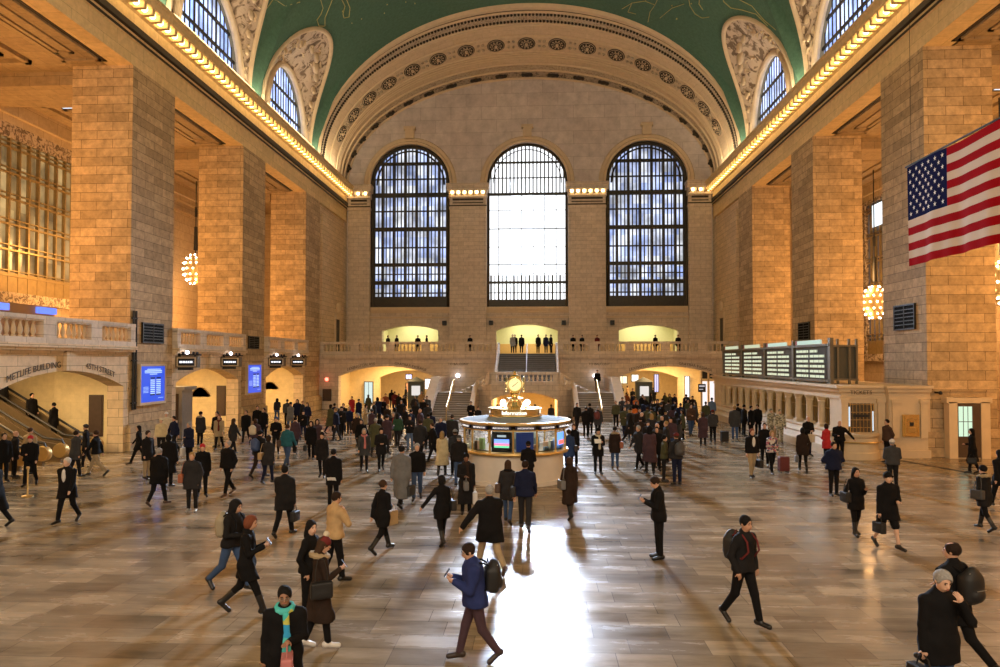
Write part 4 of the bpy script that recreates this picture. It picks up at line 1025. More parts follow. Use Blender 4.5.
bl(q, BXF, BXF + 1.3, 34.85, 35.0, BZ0, BZ0 + .1); bl(q, BXF, BXF + 1.3, 34.85, 35.0, BZ1 - .1, BZ1)
q.build('board_frame', plain('board_frame_bronze', (.16, .14, .10), .4, .4), brd)
q = MB()
for y in (36, 41, 46, 51, 54): bl(q, BXF + .3, BXF + .5, y, y + .2, 3.25, BZ0)
q.build('foot', M['black'], brd)
rr_ = random.Random(3)
for k in range(4):
    ya, yb = 35.0 + k * 4.9 + .3, 35.0 + (k + 1) * 4.9 - .3
    q = MB(); bl(q, BXF + .02, BXF + .1, ya, yb, BZ0 + .08, BZ1 - .08); pn = q.build('display_panel', plain('board_black', (.012, .013, .012), .3), brd)
    q = MB()
    for r_ in range(6):
        z = BZ1 - .28 - r_ * .26
        for (f0, f1) in ((.04, .42), (.48, .9)):
            if r_ == 0 and f0 > .4: f1 = .7
            s_ = f0
            while s_ < f1:
                e = min(f1, s_ + rr_.uniform(.05, .16)); bl(q, BXF - .0, BXF + .02, yb - (yb - ya) * e, yb - (yb - ya) * s_, z - .065, z + .065); s_ = e + .02
    q.build('display_row', emis('board_text', (.80, .88, .62), .75), pn)
    q = MB(); bl(q, BXF, BXF + .1, ya + .9, yb - .3, BZ1 + .09, BZ1 + .30); pn2 = q.build('header_light', emis('board_header', (.85, .95, .65) if k > 1 else (.75, 1, .85), .6), brd)
    q = MB(); bl(q, BXF, BXF + .1, yb - .28, yb - .02, BZ1 + .09, BZ1 + .30); q.build('header_end', plain('board_red', (.35, .05, .04), .5), brd)

# flag ---------------------------------------------------------------------------------------
FXX, FY0, FL, FZ1, FH = 15.0, 27.0, 6.8, 11.71, 3.73
flag = empty('hanging_flag', (FXX, FY0, FZ1), 0, 'large stars and stripes flag hanging at upper right', 'flag')
def fp(s_, h_, off=0):     # s_ 0..1 along length toward the viewer, h_ 0..1 downward
    y = -s_ * FL; x = .05 * math.sin(s_ * 17) * (.35 + h_) + .03 * math.sin(s_ * 41 + 1) * h_
    return (x - off, y, -h_ * FH + .03 * math.sin(s_ * 9) * (1 - h_))
red = plain('flag_red', (.33, .006, .010), .95, noise=.08, scale=3, spec=.03); wht = plain('flag_white', (.66, .55, .45), .95, noise=.05, scale=3, spec=.03); blu = plain('flag_blue', (.008, .010, .06), .95, noise=.1, scale=3, spec=.03)
for i in range(13):
    a, b = i / 13, (i + 1) / 13; s0 = .375 if i < 7 else 0
    q = MB(); n = 60; A = [fp(s0 + (1 - s0) * k / n, a) for k in range(n + 1)]; B = [fp(s0 + (1 - s0) * k / n, b) for k in range(n + 1)]
    A2 = [(p[0] + .015, p[1], p[2]) for p in A]; B2 = [(p[0] + .015, p[1], p[2]) for p in B]
    q.strip(A, B); q.strip(A2, B2); q.strip(A, A2); q.strip(B, B2); q.strip([A[0], B[0]], [A2[0], B2[0]]); q.strip([A[-1], B[-1]], [A2[-1], B2[-1]])
    q.build('red_stripe' if i % 2 == 0 else 'white_stripe', red if i % 2 == 0 else wht, flag, smooth=True)
q = MB(); n = 24; rows = [[fp(.375 * k / n, 7 / 13 * j / 6) for k in range(n + 1)] for j in range(7)]
for j in range(6): q.strip(rows[j], rows[j + 1]); q.strip([(p[0] + .015, p[1], p[2]) for p in rows[j]], [(p[0] + .015, p[1], p[2]) for p in rows[j + 1]])
can = q.build('canton', blu, flag, smooth=True)
q = MB()
for r_ in range(9):
    for c in range(6 if r_ % 2 == 0 else 5):
        s_ = .375 * ((c * 2 + (1 if r_ % 2 == 0 else 2)) / 12); h_ = 7 / 13 * (r_ + 1) / 10; p = fp(s_, h_, .02); R_ = .095; P_ = []
        for t in range(10):
            rr2 = R_ if t % 2 == 0 else R_ * .4; w = PI * t / 5; P_.append((p[0] - .002, p[1] + rr2 * math.sin(w), p[2] + rr2 * math.cos(w)))
        q.add(P_, [tuple(range(10))]); q.add([(x_ + .05, y_, z_) for x_, y_, z_ in P_], [tuple(range(10))])
q.build('star', plain('flag_star_white', (.85, .8, .75), .8), can)
q = MB(); q.cyl((.0, .1, .05), (.0, -FL - .1, .05), .035, 8); q.build('pole', M['black'], flag); q = MB(); 
for y in (-.3, -FL + .3): q.cyl((0, y, .05), (0, y, ZS + VB * math.sqrt(1 - (FXX / VA) ** 2) - FZ1), .008, 5)
q.build('suspension_wire', M['black'], flag)

# pillar fittings ---------------------------------------------------------------------------------
def vent(X, y0, y1, z0, z1, lab):
    sd = -1 if X < 0 else 1
    q = MB(); q.box(X, X - sd * .06, y0, y1, z0, z1); o = q.build('wall_vent', plain('matt_black', (.008, .007, .006), .9, spec=.1)); tag(o, lab, 'vent', 'dark vents on the pillars')
    q = MB(); t = .07
    for a, b, c, d in ((y0 - t, y1 + t, z1, z1 + t), (y0 - t, y1 + t, z0 - t, z0), (y0 - t, y0, z0, z1), (y1, y1 + t, z0, z1)): q.box(X, X - sd * .1, a, b, c, d)
    for i in range(1, 6): z = z0 + (z1 - z0) * i / 6; q.box(X - sd * .05, X - sd * .09, y0, y1, z - .02, z + .02)
    q.box(X - sd * .05, X - sd * .1, (y0 + y1) / 2 - .02, (y0 + y1) / 2 + .02, z0, z1)
    q.build('vent_frame', M['bronze'], o)
vent(-W, 34.25, 36.1, 5.4, 6.3, 'dark square vent on the nearest left pillar'); vent(-W, 47.25, 48.9, 5.35, 6.1, 'small dark vent on the second left pillar')
vent(W, 34.15, 35.95, 6.0, 7.1, 'dark square vent on the nearest right pillar'); vent(W, 47.0, 48.8, 5.9, 6.95, 'small dark vent on the second right pillar')
def screen(y0, y1, z0, z1, lab):
    o = empty('information_screen', (-W, (y0 + y1) / 2, z0), 0, lab, 'screen', 'blue information screens on pillars'); w = (y1 - y0) / 2; h_ = z1 - z0
    q = MB(); q.box(0, .16, -w, w, 0, h_); q.box(0, .2, -w, w, -.08, 0); q.box(0, .2, -w, w, h_, h_ + .06); q.box(0, .2, -w - .06, -w, -.08, h_ + .06); q.box(0, .2, w, w + .06, -.08, h_ + .06); q.build('screen_frame', M['trim'], o)
    q = MB(); q.box(.16, .175, -w + .06, w - .06, .06, h_ - .06); p = q.build('display', emis('blue_display', (.004, .075, .72), 1.0), o)
    q = MB(); F = lambda a, b, c, d: q.box(.175, .18, -w + 2 * w * a, -w + 2 * w * b, h_ * c, h_ * d)
    F(.25, .8, .88, .9); F(.15, .85, .83, .86); F(.15, .85, .79, .81); F(.35, .65, .75, .77)
    for r_ in range(9): F(.38, .56, .24 + r_ * .05, .265 + r_ * .05); F(.62, .8, .24 + r_ * .05, .265 + r_ * .05)
    for r_ in range(5): F(.10, .3, .28 + r_ * .035, .29 + r_ * .035); F(.7, .92, .12 + r_ * .0, .13)
    q.build('display_text', emis('pale_blue_text', (.45, .65, 1), 1.2), p)
    q = MB(); 
    for a in (.38, .62): q.box(.175, .182, -w + 2 * w * a, -w + 2 * w * (a + .18), h_ * .2, h_ * .235); q.box(.175, .182, -w + 2 * w * a, -w + 2 * w * (a + .18), h_ * .64, h_ * .675)
    q.build('display_bar', M['black'], p)
screen(33.9, 36.2, 2.25, 4.2, 'tall blue information screen on the nearest left pillar'); screen(46.85, 49.2, 2.15, 4.2, 'smaller blue information screen on the second left pillar')
# train gate indicator boxes over the arches
for i, (y, lab) in enumerate(((37.7, 'first train indicator box beside the large blue screen'), (43.2, 'second train indicator box left of the smaller blue screen'), (51.0, 'third train indicator box right of the smaller blue screen'), (55.7, 'fourth train indicator box nearest the east wall'))):
    o = empty('gate_sign', (-W, y, 4.05), 0, lab + ', with globe lamp', 'indicator box', 'train indicator boxes over the left arches')
    q = MB(); q.box(.0, 1.25, -.16, .16, 0, .62); q.build('case', plain('olive_case', (.16, .12, .07), .6), o)
    q = MB(); q.box(.08, 1.17, -.17, -.15, .06, .56); q.build('case_rim', M['trim'], o)
    q = MB(); q.box(.16, 1.09, -.18, -.14, .1, .5); sc_ = q.build('display', M['black'], o)
    q = MB(); rb2 = random.Random(i)
    x = .25
    while x < .98: e = x + rb2.uniform(.06, .16); q.box(x, min(e, 1.0), -.19, -.18, .25, .36); x = e + .03
    q.build('display_text', emis('white_led', (.9, .92, 1), 1.3), sc_)
    q = MB(); q.box(.0, 1.35, -.1, .1, .66, .74); q.box(.1, .2, -.05, .05, .6, .66); q.box(1.0, 1.1, -.05, .05, .6, .66)
    for x in (.12, .35, .95, 1.15): q.sphere((x, 0, .8), .08, 8, 6)
    q.box(.1, .9, -.1, .1, -.14, 0); q.build('top_bracket', M['black'], o)
    q = MB(); q.sphere((.64, -.1, .84), .10, 12, 8); q.build('lamp_globe', emis('globe_glow', (.95, .9, 1), 9), o, smooth=True)
# blue lit shop strips on left balcony
m_ = emis('balcony_blue', (.12, .22, 1), 1.3)
for (y0, y1, lab) in ((27.1, 28.15, 'blue lit strip at the far left over the balustrade'), (29.95, 31.05, 'blue lit strip over the balustrade left of the near pillar')):
    q = MB(); q.box(-21.2, -21.4, y0, y1, 6.55, 6.83); o = q.build('lit_sign', m_); tag(o, lab, 'lit sign', 'blue strips on the left balcony')
q = MB(); q.box(-21.45, -21.8, 24.5, 31.2, 5.1, 6.5); q.box(-21.41, -21.85, 24.5, 31.2, 6.5, 6.9); tag(q.build('shop_counter', plain('warm_wood_counter', (.45, .28, .14), .6)), 'long warm brown shop counter on the left balcony', 'counter')
# red round light and brown panel beneath it on the north end wall, booths
o = empty('exit_light', (-18.72, 66.3, 2.75), 0, 'small red warning light on the wall left of the left arch', 'light')
q = MB(); q.sphere((0, -.1, 0), .16, 12, 8); q.build('lamp_globe', emis('red_glow', (1, .12, .08), 6), o, smooth=True)
q = MB(); q.box(-.2, .2, 0, .1, -.2, .2); q.build('bracket', M['trim'], o)
o.location = (-18.35, 63.3, 2.75)
q = MB(); q.box(-18.75, -17.95, 63.28, 63.4, .75, 1.85); q.box(-18.65, -18.05, 63.24, 63.28, .85, 1.75); tag(q.build('wall_cabinet', M['darkwood']), 'square brown cabinet on the wall left of the left arch', 'cabinet')
q = MB(); q.box(-20.7, -19.15, 38.6, 39.8, 0, 2.75); q.box(-20.8, -18.95, 38.5, 39.9, 2.75, 2.95); o = q.build('kiosk', M['steel']); tag(o, 'grey kiosk with dark door in the second left arch', 'kiosk')
q = MB(); q.box(-20.5, -19.35, 38.54, 38.6, .15, 2.55); q.build('door', M['darkwood'], o)
for side_, xk in ((-1, -10.4), (1, 10.9)):
    o = empty('kiosk', (xk, 65.5, 0), 0, 'dark kiosk with lit white notice in the %s arch' % ('left' if side_ < 0 else 'right'), 'kiosk', 'kiosks in the wide arches')
    q = MB(); q.box(-.75, .75, -.4, .4, 0, 2.5); q.add([(-.85, -.5, 2.5), (.85, -.5, 2.5), (.85, .5, 2.5), (-.85, .5, 2.5), (0, 0, 2.95)], [(0, 1, 4), (1, 2, 4), (2, 3, 4), (3, 0, 4), (0, 3, 2, 1)]); q.build('kiosk_body', plain('kiosk_green', (.07, .09, .08), .5), o)
    q = MB(); q.box(-.4, .4, -.46, -.4, 1.2, 2.1); q.build('notice', emis('notice_glow', (.9, .85, .8), .8), o)

# escalators ------------------------------------------------------------------------------------------
for k, yb in enumerate((31.3, 28.9, 26.5)):
    o = empty('escalator', (-20.05, yb, 0), 0, ('escalator nearest the yellow passage wall', 'middle escalator of the bank at the left edge', 'escalator closest to the viewer at the left edge')[k] + ', rising to the left', 'escalator', 'escalators in the near left arch')
    sl = math.tan(R(30)); L = 7.4
    for sgn in (-1, 1):
        q = MB(); yy = sgn * .55
        P_ = [(.3, 0), (.3, .75), (-.6, .9), (-L, L * sl + .55), (-L, L * sl - .5), (-1.2, 0)]
        q.add([(x, yy - .06, z) for x, z in P_] + [(x, yy + .06, z) for x, z in P_], [tuple(range(6)), tuple(range(11, 5, -1))] + [(i, (i + 1) % 6, 6 + (i + 1) % 6, 6 + i) for i in range(6)])
        q.build('side_panel', plain('escalator_bronze', (.22, .16, .09), .35, .6), o)
        q = MB(); q.tube([(-.3, yy, .62), (.25, yy, .55), (.42, yy, .75), (.3, yy, .95), (-.5, yy, 1.05), (-L, yy, L * sl + .75)], .055, 8); q.build('handrail', M['black'], o, smooth=True)
        q = MB(); q.lathe([(.0, -.14), (.3, -.14), (.34, 0), (.3, .14), (0, .14)], n=20); T = Matrix.Translation((.28, yy, .5)) @ Matrix.Rotation(PI / 2, 4, 'X'); q.v = [tuple(T @ Vector(p)) for p in q.v]; q.build('newel', M['brass'], o, smooth=True)
    q = MB()
    for i in range(18): x = -.6 - i * .38; q.box(x - .38, x, -.48, .48, max(0, i * .219 - .3), i * .219 + .02)
    q.build('step', M['dstep'], o)
st = empty('rope_stanchion', at_z(27.5, 496.5) + (0,), 0, 'brass stanchion post standing on the floor by the escalators', 'stanchion')
q = MB(); q.lathe([(.17, 0), (.17, .03), (.04, .06), (.025, .1), (.025, .88), (.05, .9), (.05, .96), (0, .98)], n=16); q.build('pole', M['brass'], st, smooth=True)

# chandeliers -------------------------------------------------------------------------------------------
def chandelier(x, y, z, lab, zc=ZL, h=1.25):
    o = empty('chandelier', (x, y, z), 0, lab, 'chandelier', 'melon shaped chandeliers in the side aisles')
    q = MB(); q.cyl((0, 0, h), (0, 0, zc - z), .04, 6); q.cyl((0, 0, h + .3), (0, 0, h + 2.2), .16, 10, .12); q.cyl((0, 0, h + 3), (0, 0, h + 3.8), .10, 10); q.build('chain', M['black'], o)
    q = MB(); q.lathe([(.15, -h), (.5, -h * .8), (.8, -h * .35), (.85, 0), (.8, h * .35), (.5, h * .8), (.2, h)], n=16)
    q.build('body', plain('gilt_chandelier', (.55, .36, .12), .35, .6, emit=(1, .5, .15), es=.12), o, smooth=True)
    q = MB()
    for j in range(7):
        t = -1.15 + j * .385; r_ = .95 * math.cos(t); n = max(5, int(13 * math.cos(t)))
        for i in range(n): w = 2 * PI * (i + .5 * (j % 2)) / n; q.sphere((r_ * math.cos(w), r_ * math.sin(w), h * math.sin(t)), .075, 6, 4)
    q.build('bulb_cluster', emis('chandelier_bulb', (1, .82, .62), 12), o)
    return o
chandelier(-26.5, 54.6, 11.8, 'glowing chandelier seen between the first and second left pillars')
chandelier(26.8, 54.6, 8.9, 'glowing chandelier seen between the right pillars', h=1.3)
chandelier(26.6, 39.7, 8.7, 'glowing chandelier cut by the right edge of the picture')

# ================================================================== LIGHTS
def lamp(name, kind, loc, power, col, size=1, rot=None, sy=None, spot=None):
    l = bpy.data.lights.new(name, kind); l.energy = power; l.color = col
    if kind == 'AREA':
        l.size = size
        if sy: l.shape = 'RECTANGLE'; l.size_y = sy
    else: l.shadow_soft_size = size
    if spot: l.spot_size = spot[0]; l.spot_blend = spot[1]
    o = bpy.data.objects.new(name, l); COL.objects.link(o); o.location = loc
    if rot: o.rotation_euler = rot
    return o
WARM = (1, .50, .16); GOLD = (1, .66, .32)
for side in (-1, 1):
    for y in (-2, 15.7, 28.7, 41.7, 54.6):
        lamp('aisle_light', 'POINT', (side * 25.5, y, 11.0), L_AISLE, WARM, 1.0)
        lamp('aisle_light_low', 'POINT', (side * 25.5, y, 7.4), L_AISLE * .55, WARM, .8)
# cove lights on top of the cornices
for side in (-1, 1):
    lamp('cove_light', 'AREA', (side * 18.5, 30, 22.95), L_COVE, (1, .80, .52), 60, (0, R(180 - side * -28), 0), None)
    bpy.data.objects[-1] if False else None
for o in [o for o in bpy.data.objects if o.name.startswith('cove_light')]:
    o.data.shape = 'RECTANGLE'; o.data.size = .5; o.data.size_y = 76
    sd = 1 if o.location.x > 0 else -1
    o.rotation_euler = (PI, 0, 0); o.rotation_euler = (0, PI - sd * R(-25), 0)
# warm passages
for y in (28.7, 41.7, 54.6): lamp('passage_light', 'AREA', (-22.3, y - 1, 4.6), 560, GOLD, 3)
for sd in (-1, 1):
    lamp('passage_light', 'AREA', (sd * 13, 66.8, 4.2), 680, GOLD, 4); lamp('passage_light', 'AREA', (sd * 13, 75, 4.2), 680, GOLD, 4)
lamp('ramp_light', 'AREA', (0, 60, 1.9), 1000, GOLD, 3)
for x in (-12.3, 0, 12.4): lamp('balcony_room_light', 'AREA', (x, D + 3.5, 8.7), 230, (1, .95, .62), 4)
for y in (36, 42, 48, 54): lamp('ticket_light', 'AREA', (TX + .45, y, 2.65), 5, GOLD, .5, None, 5)
sl = lamp('sun_glow_outside_window', 'AREA', (0, D + 2.2, 18.5), L_SUN, (.66, .79, 1), 3.6, (R(90 - 14), 0, 0)  , 13.0); sl.rotation_euler = (R(-90 + 14) + PI, 0, 0) if False else (R(90 - 21), 0, PI); sl.data.spread = R(58)
lamp('west_window_light', 'AREA', (0, -7, 15), L_WEST, (1, .80, .58), 30, (R(94), 0, 0), 16)
# light falling in from the west windows behind the viewer
w_ = bpy.data.worlds.new('hall_daylight'); SC.world = w_; w_.use_nodes = True
w_.node_tree.nodes['Background'].inputs[0].default_value = (1, .80, .56, 1); w_.node_tree.nodes['Background'].inputs[1].default_value = L_WORLD

# glass doors and notice board at the right end of the right arch
q = MB()
for x in (15.95, 16.6, 17.25): q.box(x - .06, x + .06, 64.5, 64.62, 0, 3.7)
for z in (2.6, 2.72, 3.6): q.box(15.95, 17.25, 64.5, 64.62, z, z + .08)
o = S(q.build('door_6', M['trim']), 'pale framed glass doors at the right end of the right arch')
q = MB()
for x in (16.0, 16.65): q.box(x + .05, x + .52, 64.54, 64.56, 2.82, 3.58)
q.build('door_pane', M['black'], o)
q = MB()
for x in (16.0, 16.65): q.box(x + .08, x + .5, 64.54, 64.56, .15, 2.58)
q.build('door_light', emis('door_pane_glow', (1, .93, .95), .95), o)
o = empty('notice_board', (15.2, 61.0, 0), 0, 'small black notice board on a post before the right arch', 'notice board')
q = MB(); q.box(-.32, .32, -.03, .03, 1.75, 2.45); q.build('board', M['black'], o)
q = MB(); q.box(-.24, .24, -.04, -.03, 2.2, 2.32); q.box(-.24, .1, -.04, -.03, 1.95, 2.02); q.build('notice', emis('notice_pale', (.8, .75, .8), .6), o)
q = MB(); q.cyl((0, 0, 0), (0, 0, 1.75), .03, 8); q.lathe([(.2, 0), (.2, .04), (.03, .06)], n=14); q.build('pole', M['steel'], o)
# ================================================================== PEOPLE
f32 = np.float32
class Sdf:
    def __init__(s): s.p = []
    def cone(s, a, b, ra, rb=None, k=.03, w=(1, 1), op='u'): s.p.append((op, 'c', tuple(a), tuple(b), ra, ra if rb is None else rb, k, w)); return s
    def ell(s, c, r, k=.03, op='u', R_=None): s.p.append((op, 'e', tuple(c), tuple(r), R_, None, k, None)); return s
    def box(s, c, hf, rd, k=.02, op='u'): s.p.append((op, 'b', tuple(c), tuple(hf), rd, None, k, None)); return s
    def zmin(s, z): s.p.append(('u', 'zmin', z)); return s
    def mesh(s, h, fold=0):
        lo = np.full(3, 1e9); hi = np.full(3, -1e9); bb = []
        for p in s.p:
            if p[1] == 'c':
                r = max(p[4], p[5]) / min(1, *p[7]); A = np.minimum(p[2], p[3]) - r; B = np.maximum(p[2], p[3]) + r
            elif p[1] == 'e': r = max(p[3]) if p[4] is not None else np.array(p[3]); A = np.array(p[2]) - r; B = np.array(p[2]) + r
            elif p[1] == 'b': A = np.array(p[2]) - np.array(p[3]) - p[4]; B = np.array(p[2]) + np.array(p[3]) + p[4]
            else: bb.append(None); continue
            bb.append((A, B))
            if p[0] == 'u': lo = np.minimum(lo, A); hi = np.maximum(hi, B)
        lo -= 2.5 * h; hi += 2.5 * h; n = np.ceil((hi - lo) / h).astype(int) + 1
        ax = [(lo[i] + h * np.arange(n[i])).astype(f32) for i in range(3)]
        Dv = np.full(n, .5, dtype=f32)
        for p, b in zip(s.p, bb):
            if b is None:
                Dv = np.maximum(Dv, (p[2] - ax[2])[None, None, :]); continue
            m = p[6] + 2.2 * h + .01
            i0 = np.maximum(0, np.floor((b[0] - m - lo) / h).astype(int)); i1 = np.minimum(n, np.ceil((b[1] + m - lo) / h).astype(int) + 1)
            if (i1 <= i0).any(): continue
            sl = tuple(slice(i0[q], i1[q]) for q in range(3))
            X = ax[0][sl[0]][:, None, None]; Y = ax[1][sl[1]][None, :, None]; Z = ax[2][sl[2]][None, None, :]
            if p[1] == 'c':
                a = p[2]; d = [p[3][q] - a[q] for q in range(3)]; L2 = sum(q * q for q in d) + 1e-9
                x, y, z = X - a[0], Y - a[1], Z - a[2]; t = np.clip((x * d[0] + y * d[1] + z * d[2]) / L2, 0, 1)
                v = np.sqrt(((x - t * d[0]) * p[7][0]) ** 2 + ((y - t * d[1]) * p[7][1]) ** 2 + (z - t * d[2]) ** 2) - (p[4] + (p[5] - p[4]) * t)
            elif p[1] == 'e':
                c, r = p[2], p[3]; x, y, z = X - c[0], Y - c[1], Z - c[2]
                if p[4] is not None:
                    Q = p[4]; x, y, z = x * Q[0][0] + y * Q[0][1] + z * Q[0][2], x * Q[1][0] + y * Q[1][1] + z * Q[1][2], x * Q[2][0] + y * Q[2][1] + z * Q[2][2]
                k0 = np.sqrt((x / r[0]) ** 2 + (y / r[1]) ** 2 + (z / r[2]) ** 2); k1 = np.sqrt((x / r[0] ** 2) ** 2 + (y / r[1] ** 2) ** 2 + (z / r[2] ** 2) ** 2) + 1e-6
                v = k0 * (k0 - 1) / k1
            else:
                c, r = p[2], p[3]; qx, qy, qz = np.abs(X - c[0]) - r[0], np.abs(Y - c[1]) - r[1], np.abs(Z - c[2]) - r[2]
                v = np.sqrt(np.maximum(qx, 0) ** 2 + np.maximum(qy, 0) ** 2 + np.maximum(qz, 0) ** 2) + np.minimum(np.maximum(qx, np.maximum(qy, qz)), 0) - p[4]
            o = Dv[sl]; k = p[6]
            if p[0] == 'u':
                if k > 0: hh = np.clip(.5 + .5 * (o - v) / k, 0, 1); r_ = o + (v - o) * hh - k * hh * (1 - hh)
                else: r_ = np.minimum(o, v)
            else:
                v = -v
                if k > 0: hh = np.clip(.5 - .5 * (o - v) / k, 0, 1); r_ = o + (v - o) * hh + k * hh * (1 - hh)
                else: r_ = np.maximum(o, v)
            Dv[sl] = r_
        if fold:
            X = ax[0][:, None, None]; Y = ax[1][None, :, None]; Z = ax[2][None, None, :]; ph = seed_n[0] * 1.7
            Dv = Dv + fold * (np.sin(31 * X + 9 * Z + ph) * np.sin(17 * Z + 13 * Y + ph) + .7 * np.sin(11 * Z + 23 * X - 19 * Y + ph * 2)).astype(f32)
        return nets(Dv, lo, h)
def nets(D, lo, h):
    S_ = D < 0
    nx, ny, nz = D.shape
    cnt = np.zeros((nx - 1, ny - 1, nz - 1), dtype=np.int8)
    for i in (0, 1):
        for j in (0, 1):
            for k in (0, 1): cnt += S_[i:nx - 1 + i, j:ny - 1 + j, k:nz - 1 + k]
    act = (cnt > 0) & (cnt < 8); I = np.argwhere(act)
    if len(I) == 0: return np.zeros((0, 3), f32), np.zeros((0, 4), int)
    idx = np.full(act.shape, -1, dtype=np.int32); idx[act] = np.arange(len(I))
    acc = np.zeros((len(I), 3), f32); c = np.zeros(len(I), f32)
    cor = [(i, j, k) for i in (0, 1) for j in (0, 1) for k in (0, 1)]
    val = {q: D[I[:, 0] + q[0], I[:, 1] + q[1], I[:, 2] + q[2]] for q in cor}
    for q in cor:
        for a in range(3):
            if q[a] == 0:
                r = list(q); r[a] = 1; r = tuple(r); v0, v1 = val[q], val[r]; m = (v0 < 0) != (v1 < 0)
                den = np.where(m, v0 - v1, 1); t = np.where(m, v0 / den, 0)
                for b in range(3): acc[:, b] += np.where(m, q[b] + (t if b == a else 0), 0)
                c += m
    V = (I + acc / c[:, None]) * h + lo
    F = []
    for a in range(3):
        b, d = (a + 1) % 3, (a + 2) % 3
        s0 = [slice(None)] * 3; s1 = [slice(None)] * 3; s0[a] = slice(0, -1); s1[a] = slice(1, None)
        e = S_[tuple(s0)] != S_[tuple(s1)]; E_ = np.argwhere(e)
        E_ = E_[(E_[:, b] > 0) & (E_[:, d] > 0)]
        if not len(E_): continue
        ins = S_[E_[:, 0], E_[:, 1], E_[:, 2]]
        def g(ob, od):
            q = E_.copy(); q[:, b] += ob; q[:, d] += od; return idx[q[:, 0], q[:, 1], q[:, 2]]
        f = np.stack([g(-1, -1), g(0, -1), g(0, 0), g(-1, 0)], 1)
        f[~ins] = f[~ins][:, ::-1]; F.append(f)
    F = np.concatenate(F); F = F[(F >= 0).all(1)]
    return V.astype(f32), F

PALC = dict(black=(.0065, .006, .0065), dark=(.012, .011, .0115), char=(.024, .023, .025), navy=(.009, .012, .034), bluenavy=(.02, .03, .11), grey=(.13, .13, .135), dgrey=(.045, .045, .048), lgrey=(.28, .28, .28), brown=(.07, .04, .028), dbrown=(.026, .016, .012), plum=(.06, .035, .045),
            tan=(.42, .28, .14), khaki=(.33, .25, .15), beige=(.50, .42, .26), red=(.38, .025, .03), dred=(.12, .02, .02), teal=(.02, .10, .13), blue=(.03, .06, .16), jean=(.045, .08, .17), ljean=(.10, .15, .25), green=(.03, .07, .04), olive=(.07, .07, .035), white=(.62, .6, .58), cream=(.55, .48, .36), rust=(.30, .09, .04), purple=(.07, .04, .09), turq=(.04, .42, .42), pink=(.45, .16, .16), orange=(.6, .15, .03), camo=(.30, .25, .17), floral=(.22, .16, .17))
HAIRC = dict(black=(.008, .007, .007), brown=(.045, .024, .014), dbrown=(.022, .013, .009), grey=(.28, .27, .26), white=(.55, .53, .5), blond=(.30, .19, .08), rust=(.16, .05, .025))
SKIN = [(.52, .30, .20), (.46, .25, .16), (.60, .37, .26), (.30, .15, .09), (.18, .085, .05)]
def cloth(c): 
    cc = PALC[c] if isinstance(c, str) else c
    if c == 'floral': return M['floral']
    if c == 'camo': return M['camo']
    if c == 'turq': return M['scarf_turq']
    return plain('cloth_%s' % c, cc, .88, noise=.3, scale=9, bump=.25, spec=.15)
def patch(name, cols, sc):
    m, nt, b = nmat(name); b.inputs['Roughness'].default_value = .85
    tc = N(nt, 'ShaderNodeTexCoord'); vo = N(nt, 'ShaderNodeTexVoronoi'); vo.inputs['Scale'].default_value = sc; nt.links.new(tc.outputs['Object'], vo.inputs['Vector'])
    cr = N(nt, 'ShaderNodeValToRGB'); cr.color_ramp.interpolation = 'CONSTANT'; sp = N(nt, 'ShaderNodeSeparateColor'); nt.links.new(vo.outputs['Color'], sp.inputs[0]); nt.links.new(sp.outputs[0], cr.inputs[0])
    for i, c in enumerate(cols):
        if i < 2: e = cr.color_ramp.elements[i]; e.position = i / len(cols)
        else: e = cr.color_ramp.elements.new(i / len(cols))
        e.color = c4(c)
    nt.links.new(cr.outputs[0], b.inputs['Base Color']); return m
M['floral'] = patch('floral_print', [(.03, .03, .04), (.5, .38, .36), (.35, .08, .12), (.12, .12, .22), (.6, .55, .5)], 14)
M['camo'] = patch('camouflage_print', [(.42, .36, .25), (.20, .19, .13), (.50, .45, .33), (.12, .10, .07)], 16)
M['scarf_turq'] = patch('turquoise_patterned_scarf', [(.05, .45, .42), (.08, .50, .46), (.02, .28, .55), (.45, .45, .08), (.06, .42, .40)], 9)
def skinmat(i): return plain('skin_tone_%d' % i, SKIN[i], .5, noise=.06, scale=12)
def hairmat(c): return plain('hair_%s' % c, HAIRC[c], .8, noise=.45, scale=40, bump=.6, spec=.15)

